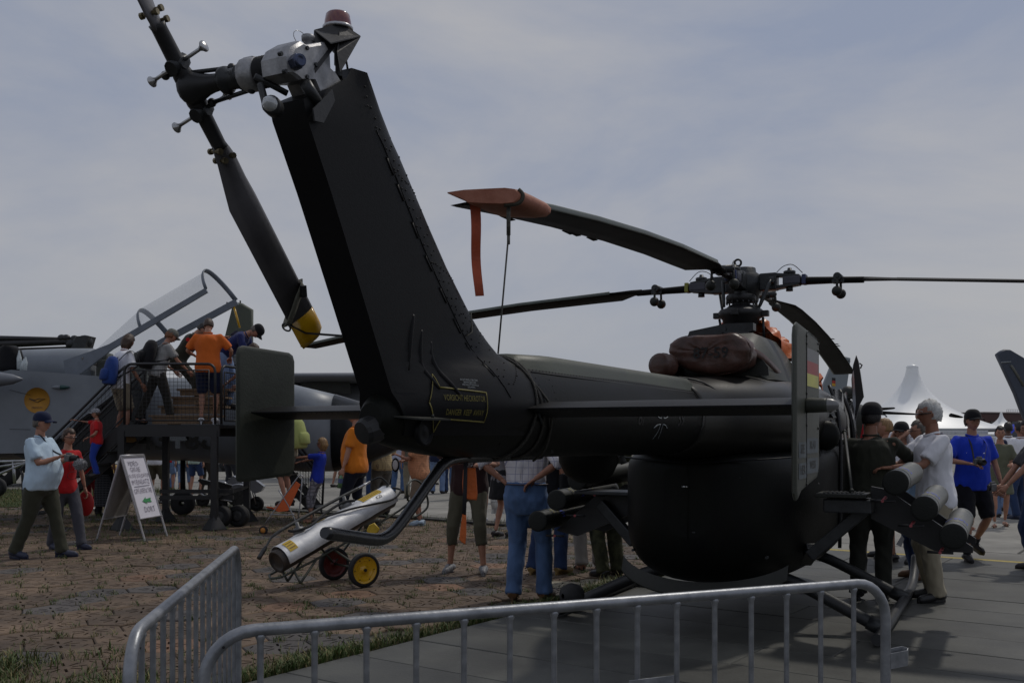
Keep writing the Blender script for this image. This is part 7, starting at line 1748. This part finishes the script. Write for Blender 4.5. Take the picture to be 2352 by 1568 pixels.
# ------------------------------------------------------------------ pocket motorcycles
def minibike(x, y, Zb, lab, fl_=1):
    k = F/Zb; rt = thing('pocket_motorcycle', lab, 'motorcycle', U(x, y, Zb)*Vector((1, 1, 0)), 0, 'pocket motorcycles under the platform')
    def B(dx, dz, dy=0): return Vector(((x-CX)/k+dx*fl_, Zb+dy, dz))
    for dx in (-.36, .36):
        m = MB(); m.lathe([(.09, -.045), (.135, -.045), (.15, 0), (.135, .045), (.09, .045)], B(dx, .15), (0.1, 1, 0), 22); m.build('tyre', M_rubber, rt)
        m = MB(); m.lathe([(0, -.03), (.03, -.035), (.035, -.01), (.085, -.012), (.09, -.03), (.095, .03)], B(dx, .15), (.1, 1, 0), 14); m.build('wheel_rim', M_darksteel, rt)
    M_f = mat('silver_fairing', (.22, .23, .26), .3, .3, .15, 6, coat=.3)
    m = MB(); m.loft([[B(dx+q*math.cos(t), z0+q2*math.sin(t), .07*s_) for t in [2*PI*i/14 for i in range(14)]] for s_, q, q2, dx, z0 in ((-1, .10, .05, .0, .48), (-.6, .17, .08, 0, .47), (.6, .17, .08, 0, .47), (1, .10, .05, 0, .48))]); m.build('fuel_tank', M_f, rt)
    m = MB(); m.prism([B(.18, .55), B(.30, .66), B(.36, .62), B(.52, .50), B(.46, .40), B(.34, .36), B(.26, .42)], (0, .17, 0)); m.build('front_fairing', M_f, rt)
    m = MB(); m.prism([B(-.45, .56), B(-.40, .60), B(-.12, .52), B(-.10, .46), B(-.35, .46)], (0, .12, 0)); m.build('seat', M_black, rt)
    m = MB(); m.prism([B(-.2, .40), B(.22, .40), B(.26, .22), B(.16, .14), B(-.14, .14), B(-.24, .25)], (0, .13, 0)); m.build('engine', mat('engine_grey', (.05, .05, .05), .5, .4, .5, 20), rt)
    for s_ in (-.07, .07): m = MB(); m.cyl(B(.36, .15, s_), B(.24, .58, s_), .014, 6); m.build('fork_leg', M_alu, rt)
    m = MB(); m.cyl(B(.22, .60, -.18), B(.22, .60, .18), .012, 6); m.build('handlebar', M_black, rt)
    m = MB(); m.tube([B(-.1, .2, -.1), B(-.3, .24, -.1), B(-.46, .34, -.1)], [.02, .02, .032], 8); m.build('exhaust', M_alu, rt)
minibike(548, 1172, 19.4, 'silver pocket motorcycle parked at the right hand leg of the platform')
minibike(505, 1160, 20.6, 'second pocket motorcycle behind the platform wheel, nearly hidden')

# ------------------------------------------------------------------ far left: rotor head, green fin, transport wing, vehicles
rh = thing('parked_helicopter', 'large dark rotor head and folded blades showing above the grey jet', 'helicopter', U(150, 1000, 27)*Vector((1, 1, 0)))
for p0, p1, r_ in (((-60, 776), (150, 779), .07), ((-60, 792), (185, 784), .10), ((-60, 806), (180, 797), .04)):
    a, b = U(*p0, 27), U(*p1, 27); m = MB(); m.tube([a, (a+b)/2+Vector((0, 0, .03)), b], [(.28, r_), (.28, r_), (.1, r_*.7)], 10, up=(0, 0, 1)) if 0 else m.tube([a, b], [r_*1.2, r_*.8], 8); m.build('folded_blade', M_black, rh)
for x_, y_, r_ in ((142, 776, .10), (152, 776, .10), (171, 778, .10), (180, 787, .17), (195, 785, .19), (165, 790, .15)):
    m = MB(); m.ball(U(x_, y_, 27), (r_*1.2, r_, r_), 10, 7); m.build('hinge_joint', M_darksteel, rh)
m = MB(); m.prism([U(185, 774, 27), U(212, 773, 27), U(204, 800, 27), U(170, 805, 27)], (0, .5, 0)); m.build('pylon_top', M_darksteel, rh)
m = MB(); m.tube([U(-80, 900, 28), U(120, 900, 28), U(260, 920, 28)], [.8, .85, .6], 16); m.build('fuselage', M_olive, rh)
gf = thing('green_tail_fin', 'upright green tail fin of a parked aircraft right of the raised canopy', 'aircraft', U(555, 1000, 24)*Vector((1, 1, 0)))
m = MB(); ol = [U(*q, 24) for q in ((536, 700), (541, 694), (558, 697), (581, 711), (580, 880), (520, 880), (516, 780))]; cc = sum(ol, Vector())/len(ol)
m.loft([[cc+(p-cc)*k_+Vector((0, q, 0)) for p in ol] for k_, q in ((.93, -.11), (1, -.05), (1, .05), (.93, .11))]); m.build('fin', mat('fin_sage_green', (.062, .070, .050), .6, 0, .12, 2), gf)
m = MB(); m.tube([U(520, 695, 24), U(536, 698, 24)], .02, 5); m.cyl(U(552, 696, 24), U(552, 690, 24), .02, 5); m.build('aerial', M_darksteel, gf)
m = MB(); m.lathe([(0, 0), (.05, 0)], U(522, 798, 23.87), (0, 1, 0), 14); m.build('badge', T_('badge_pale_blue', (.2, .35, .45)), gf)
tw = thing('transport_aircraft', 'long grey wing and lowered dark flap of a transport aircraft behind the fin', 'aircraft', U(760, 1000, 34)*Vector((1, 1, 0)))
m = MB(); m.loft([[U(x_, 868, 34)+Vector((0, 1.2*math.cos(t), .17*math.sin(t)*s_)) for t in [2*PI*i/14 for i in range(14)]] for x_, s_ in ((600, .9), (760, 1), (900, 1.05), (1000, 1))]); m.build('wing', mat('wing_grey', (.10, .105, .115), .45), tw)
m = MB(); m.prism([U(*q, 33.6) for q in ((690, 878), (803, 876), (807, 905), (780, 902), (700, 896))], (0, .08, 0)); m.build('flap', M_olive2, tw)
m = MB(); m.tube([U(640, 930, 35), U(800, 930, 35), U(960, 940, 35)], [.8, .9, .8], 14); m.build('fuselage', MATS['wing_grey'], tw)
# vehicles far left
tr = thing('army_truck', 'dark green army truck with slatted sides at the left edge', 'truck', U(20, 1000, 30)*Vector((1, 1, 0)))
def kk(x, z, Z=30): return Vector(((x-CX)/F*Z, Z, z))
m = MB(); m.box(kk(-20, 1.25), (3.2, 2.2, .9), None, .05); m.build('cargo_bed', M_olive2, tr)
for i in range(5): m = MB(); m.box(kk(-38+i*22, 1.35)+Vector((0, -1.12, 0)), (.22, .03, .45)); m.build('side_slat', M_olive, tr)
for xx in (-60, 0, 52):
    m = MB(); m.lathe([(.2, -.15), (.45, -.15), (.5, 0), (.45, .15), (.2, .15)], kk(xx, .5)+Vector((0, -1.1, 0)), (0, 1, 0), 18); m.build('wheel', M_rubber, tr)
m = MB(); m.box(kk(85, 1.2), (1.5, 2.1, 1.6), None, .08); m.build('cab', M_olive2, tr)
tl = thing('cargo_trailer', 'grey tubular trailer frame with a small wheel at the left edge', 'trailer', G(10, 1140))
for a, b in (((-30, 1075), (75, 1060)), ((-30, 1100), (60, 1062)), ((-30, 1060), (75, 1058)), ((30, 1060), (34, 1110))): m = MB(); m.cyl(U(*a, 23.5), U(*b, 23.5), .035, 6); m.build('frame_tube', M_alu, tl)
m = MB(); m.lathe([(.12, -.06), (.19, -.06), (.22, 0), (.19, .06), (.12, .06)], U(-4, 1118, 22.5), (.3, 1, 0), 20); m.build('wheel', M_rubber, tl)
m = MB(); m.lathe([(0, -.03), (.12, -.05), (.125, .05)], U(-4, 1118, 22.5), (.3, 1, 0), 16); m.build('wheel_rim', mat('grey_rim', (.06, .06, .06), .5, .3), tl)
yt = thing('tow_tractor', 'yellow airfield tow tractor half hidden behind the signboard', 'tractor', G(245, 1118))
m = MB(); m.box(U(240, 1085, 28.5), (.55, 1.2, .42), None, .05); m.build('body', mat('tractor_yellow', (.50, .30, .04), .5, 0, .15), yt)
m = MB(); m.box(U(240, 1103, 28.5), (.7, 1.3, .14), None, .03); m.build('bumper', M_black, yt)
for s_ in (-.25, .25): m = MB(); m.lathe([(.1, -.1), (.2, -.1), (.2, .1), (.1, .1)], U(240, 1103, 28)+Vector((s_, 0, 0)), (0, 1, 0), 16); m.build('wheel', M_rubber, yt)

# ------------------------------------------------------------------ far right: tents, building, fins, second rotor, stalls
M_tent = mat('white_tent_membrane', (.84, .85, .84), .40, 0, .04, .5, .05, 20, spec=.4, coat=.15)
def tent(xa, ya, ye, w, Z, rt_, lab, nm='peaked_tent'):
    k = F/Z; X = (xa-CX)/k; za = H+(HY-ya)/k; ze = H+(HY-ye)/k; rt = thing('peaked_tent', lab, 'tent', (X, Z, 0))
    m = MB(); pr = []; N = 14
    for i in range(N+1):
        t = i/N; r_ = rt_+(w-rt_)*(t**1.75*.78+t*.22); z_ = za+(ze-za)*t**.80
        row = []
        for j in range(33):
            a_ = 2*PI*j/32; sq = 1/max(abs(math.cos(a_)), abs(math.sin(a_))); q = 1+(sq-1)*t**2*.85
            row.append(Vector((X+r_*q*math.cos(a_), Z+r_*q*math.sin(a_), z_-.25*t**3*(math.cos(2*a_+PI)*.5+.5)*.0)))
        pr.append(row)
    m.sheet(pr); m.build('roof_membrane', M_tent, rt)
    m = MB(); m.lathe([(rt_*1.02, -.12), (rt_*1.12, 0), (rt_*.9, .12), (0, .22)], (X, Z, za), (0, 0, 1), 20); m.build('crown_cap', M_tent, rt)
    m = MB(); m.box((X, Z, (ze+0)/2+.05), (2*w*1.0, 2*w*1.0, .35*0+ze*.2)); m.build('valance', M_tent, rt) if 0 else None
    for sx2 in (-1, 1):
        for sy2 in (-1, 1): m = MB(); m.cyl((X+sx2*w*1.35, Z+sy2*w*1.35, 0), (X+sx2*w*1.35*.98, Z+sy2*w*1.35*.98, ze), .08, 8); m.build('tent_pole', M_alu, rt)
    m = MB(); q = w*1.37; m.tube([(X-q, Z-q, ze), (X+q, Z-q, ze), (X+q, Z+q, ze), (X-q, Z+q, ze)], .12, 6, closed=True); m.build('eaves_beam', mat('eaves_grey', (.25, .26, .27), .5), rt)
tent(2095.6, 843, 988, 5.0, 70, .38, 'tall white peaked tent behind the soldier and the white haired man')
tent(2299.6, 951, 999, 3.2, 95, .12, 'small white peaked tent in front of the brown building')
bd_ = thing('hall_building', 'long brown hall with a flat roof on the right horizon', 'building', ((2300-CX)/F*240, 240, 0))
def bw(x, Z=240): return (x-CX)/F*Z
M_brk = mat('brown_cladding', (.085, .045, .040), .8, 0, .1, .2)
rz_ = H+(HY-948)/F*240
m = MB(); m.prism([(bw(2150), 262, 0), (bw(2262), 240, 0), (bw(2700), 270, 0), (bw(2640), 300, 0), (bw(2150), 300, 0)], (0, 0, 0.001)) if 0 else m.loft([[Vector((bw(x_), y_, z_)) for x_, y_ in ((2150, 262), (2262, 240), (2720, 262), (2720, 320), (2150, 320))] for z_ in (0, rz_)], smooth=False); m.build('wall', M_brk, bd_)
m = MB(); m.tube([(bw(2150), 262, rz_), (bw(2262), 240, rz_), (bw(2720), 262, rz_)], .28, 4); m.build('roof_edge', mat('roof_trim', (.11, .09, .09), .7), bd_)
for x_ in range(2160, 2352, 24):
    Zw = 240 + (22*(2262-x_)/112 if x_ < 2262 else 22*(x_-2262)/458)
    m = MB(); m.box((bw(x_, Zw)*1.0, Zw-.3, 4.2), (1.3, .2, 1.6)); m.build('window', M_glassdark, bd_)
m = MB()
for i in range(9): xx = bw(2312+i*4.2, 250); m.cyl((xx, 250, rz_), (xx, 250, rz_+1.1), .04, 5)
for z_ in (.55, 1.1): m.cyl((bw(2312, 250), 250, rz_+z_), (bw(2346, 250), 250, rz_+z_), .04, 5)
m.build('roof_railing', mat('eaves_grey', (.25, .26, .27), .5), bd_)['kind'] = 'stuff'
# grey jet fin with a small flag
f1_ = thing('jet_tail_fin', 'pale grey jet tail fin with a small flag, left of the tall tent', 'aircraft', U(1915, 1000, 33)*Vector((1, 1, 0)))
def FP(q, Z): return U(q[0], q[1], Z)
m = MB(); ol = [FP(q, 33) for q in ((1909, 834), (1918, 823), (1933, 817), (1952, 822), (1949, 850), (1944, 885), (1934, 930), (1925, 975), (1860, 985), (1888, 886))]; cc = sum(ol, Vector())/len(ol)
M_f1 = mat('pale_fin_grey', (.20, .225, .24), .5, 0, .08, 1)
m.loft([[cc+(p-cc)*k_+Vector((0, q, 0)) for p in ol] for k_, q in ((.95, -.12), (1, -.05), (1, .05), (.95, .12))]); m.build('fin', M_f1, f1_)
for k_, mm in ((0, mat('small_flag_black', (.01, .01, .01), .6)), (1, mat('small_flag_red', (.35, .03, .02), .6)), (2, mat('small_flag_gold', (.5, .28, .02), .6))):
    m = MB(); a = FP((1911, 867+6.3*k_), 32.87); b = FP((1919, 868+6.3*k_), 32.87); m.add([a, b, b-Vector((0, 0, .092)), a-Vector((0, 0, .092))], [(0, 1, 2, 3)]); m.build('flag_band', mm, f1_)
m = MB(); m.box(FP((1909, 830), 33), (.12, .3, .14)); m.box(FP((1949, 848), 33), (.14, .3, .14)); m.build('fin_pod', M_f1, f1_)
m = MB(); m.tube([U(1800, 1010, 34), U(1900, 1005, 34), U(1960, 1010, 34)], [.7, .6, .4], 14); m.build('fuselage', M_f1, f1_)
f2_ = thing('jet_tail_fin', 'dark blue grey jet tail fin cut by the right edge', 'aircraft', U(2340, 1000, 36)*Vector((1, 1, 0)))
m = MB(); ol = [FP(q, 36) for q in ((2287, 813), (2296, 806), (2306, 802), (2318, 803), (2352, 823), (2420, 862), (2430, 1000), (2368, 1000), (2346, 948), (2330, 905), (2310, 862))]; cc = sum(ol, Vector())/len(ol)
m.loft([[cc+(p-cc)*k_+Vector((0, q, 0)) for p in ol] for k_, q in ((.96, -.14), (1, -.05), (1, .05), (.96, .14))]); m.build('fin', mat('blue_grey_fin', (.045, .055, .078), .5, 0, .1, 1), f2_)
m = MB(); m.tube([FP(q, 35.84) for q in ((2300, 832), (2322, 831))], .03, 4); m.build('fin_seam', M_pale, f2_)
m = MB(); m.tube([FP(q, 35.84) for q in ((2322, 838), (2330, 850), (2352, 886))], .05, 4); m.build('formation_light', mat('formation_strip', (.14, .14, .12), .6), f2_)
m = MB(); m.tube([U(2340, 1030, 36.5), U(2440, 1020, 36.5), U(2560, 1030, 36.5)], [.7, .9, .7], 14); m.build('fuselage', MATS['blue_grey_fin'], f2_)
# rotor and sight of a further helicopter
f3 = thing('attack_helicopter', 'dark helicopter beyond, showing a mast sight and thin blades before the tent', 'helicopter', U(1950, 1000, 24)*Vector((1, 1, 0)))
def K3(x, y, d=0): return U(x, y, 24+d)
m = MB(); m.ball(K3(1947, 902), (.17, .17, .17), 16, 10); m.box(K3(1952, 905), (.22, .28, .24), None, .04); m.build('mast_sight', M_olive2, f3)
m = MB(); m.cyl(K3(1946, 912), K3(1946, 940), .075, 12); m.lathe([(.11, 0), (.11, .1)], K3(1946, 928), (0, 0, 1), 12, caps=True); m.build('sight_mast', M_olive2, f3)
for q0, q1, t_ in (((1950, 944), (2108, 951), .05), ((1950, 944), (2052, 937), .06), ((2184, 953), (2208, 958), .05), ((1950, 944), (1880, 936), .05)):
    a, b = K3(*q0), K3(*q1); m = MB(); m.tube([a, (a+b)/2, b], [(.12, t_), (.14, t_*.8), (.12, t_*.4)], 8, up=(0, 0, 1)); m.build('rotor_blade', M_blade, f3)
m = MB(); m.tube([K3(1860, 965), K3(1925, 960), K3(1975, 972), K3(2005, 992)], [.35, .5, .45, .2], 14); m.build('fuselage', M_olive2, f3)
# stalls
def stall(x0_, x1_, yt_, Z, m_, lab, red_=None):
    k = F/Z; rt = thing('market_stall', lab, 'stall', ((((x0_+x1_)/2)-CX)/k, Z, 0), 0, 'white stalls along the right horizon')
    X0, X1 = (x0_-CX)/k, (x1_-CX)/k; zt_ = H+(HY-yt_)/k
    m = MB(); m.box(((X0+X1)/2, Z+1.5, zt_), (X1-X0, 3, .25), None, .03); m.build('awning', m_, rt)
    for xx in (X0+.1, (X0+X1)/2, X1-.1): m = MB(); m.cyl((xx, Z, 0), (xx, Z, zt_), .05, 6); m.build('post', M_alu, rt)
    m = MB(); m.box(((X0+X1)/2, Z+.3, .5), (X1-X0-.3, .6, 1.0)); m.build('counter', mat('counter_grey', (.22, .23, .24), .6), rt)
    m = MB(); m.box(((X0+X1)/2, Z+3, zt_*.5), (X1-X0, .05, zt_)); m.build('back_wall', mat('stall_back', (.16, .17, .19), .7), rt)
Mw = mat('white_awning', (.55, .56, .57), .5)
stall(2120, 2270, 993, 62, Mw, 'long low white stall roof directly under the tall tent')
stall(2215, 2330, 1003, 52, Mw, 'white stall roof behind the man in the blue jersey')
stall(2300, 2420, 1010, 44, Mw, 'white stall roof at the right edge under the red parasol')
stall(1960, 2110, 992, 66, Mw, 'white stall roof behind the ginger blond head')
pr_ = thing('parasol', 'folded back red parasol cloth above the stalls at the right edge', 'parasol', U(2330, 1010, 42)*Vector((1, 1, 0)))
m = MB(); m.sheet([[U(2300+50*i/6, 1018-22*math.sin(i/6*PI/2)+j*3, 42+j*.3) for i in range(7)] for j in range(3)]); m.prism([U(2303, 1019, 42), U(2322, 1000, 42), U(2345, 991, 42), U(2352, 1014, 42)], (0, .3, 0)); m.build('canopy', mat('red_canvas', (.32, .02, .03), .6), pr_)
m = MB(); m.cyl(U(2330, 1000, 42), U(2330, 1000, 42)*Vector((1, 1, 0)), .04, 6); m.build('pole', M_alu, pr_)
pb = thing('parasol', 'royal blue parasol beside the small tent', 'parasol', U(2325, 1000, 60)*Vector((1, 1, 0)))
m = MB(); m.lathe([(0, .5), (.8, .2), (1.2, -.2)], U(2328, 992, 60), (0, 0, 1), 8, smooth=False); m.build('canopy', royal2, pb); m = MB(); m.cyl(U(2328, 992, 60), U(2328, 992, 60)*Vector((1, 1, 0)), .04, 6); m.build('pole', M_alu, pb)
lt = thing('low_trailer', 'dark low trailer on the concrete far behind the onlookers under the platform', 'trailer', G(430, 1078))
m = MB(); m.box(U(430, 1078, 42)+Vector((0, 0, .1)), (6, 2, .35), None, .05); m.build('load_bed', mat('trailer_grey', (.06, .06, .06), .6), lt)
for s_ in (-2, -1, 2): m = MB(); m.lathe([(.1, -.1), (.3, -.1), (.3, .1), (.1, .1)], Vector((U(430, 1078, 42).x+s_, 41, .3)), (0, 1, 0), 16); m.build('wheel', M_rubber, lt)
# card and tag
m = MB(); m.prism([U(*q, 7.9) for q in ((2058, 1250), (2071, 1229), (2077, 1236), (2070, 1255))], (0.0, .003, 0)); tagp(m.build('paper_card', mat('card_paper', (.5, .5, .52), .7)), 'small white card hanging below the starboard weapon carrier', 'card')
hs = MB(); pp = smoothpath([AB(13.2, -30, .02), AB(13.1, -16, .02), AB(13.25, -12, .02), AB(13.1, -9, .02), AB(13.3, -6, .02)], 6); hs.tube(pp, .022, 6); tagp(hs.build('ground_cable', M_rubber), 'black cable lying along the far edge of the brown pavers', 'cable')
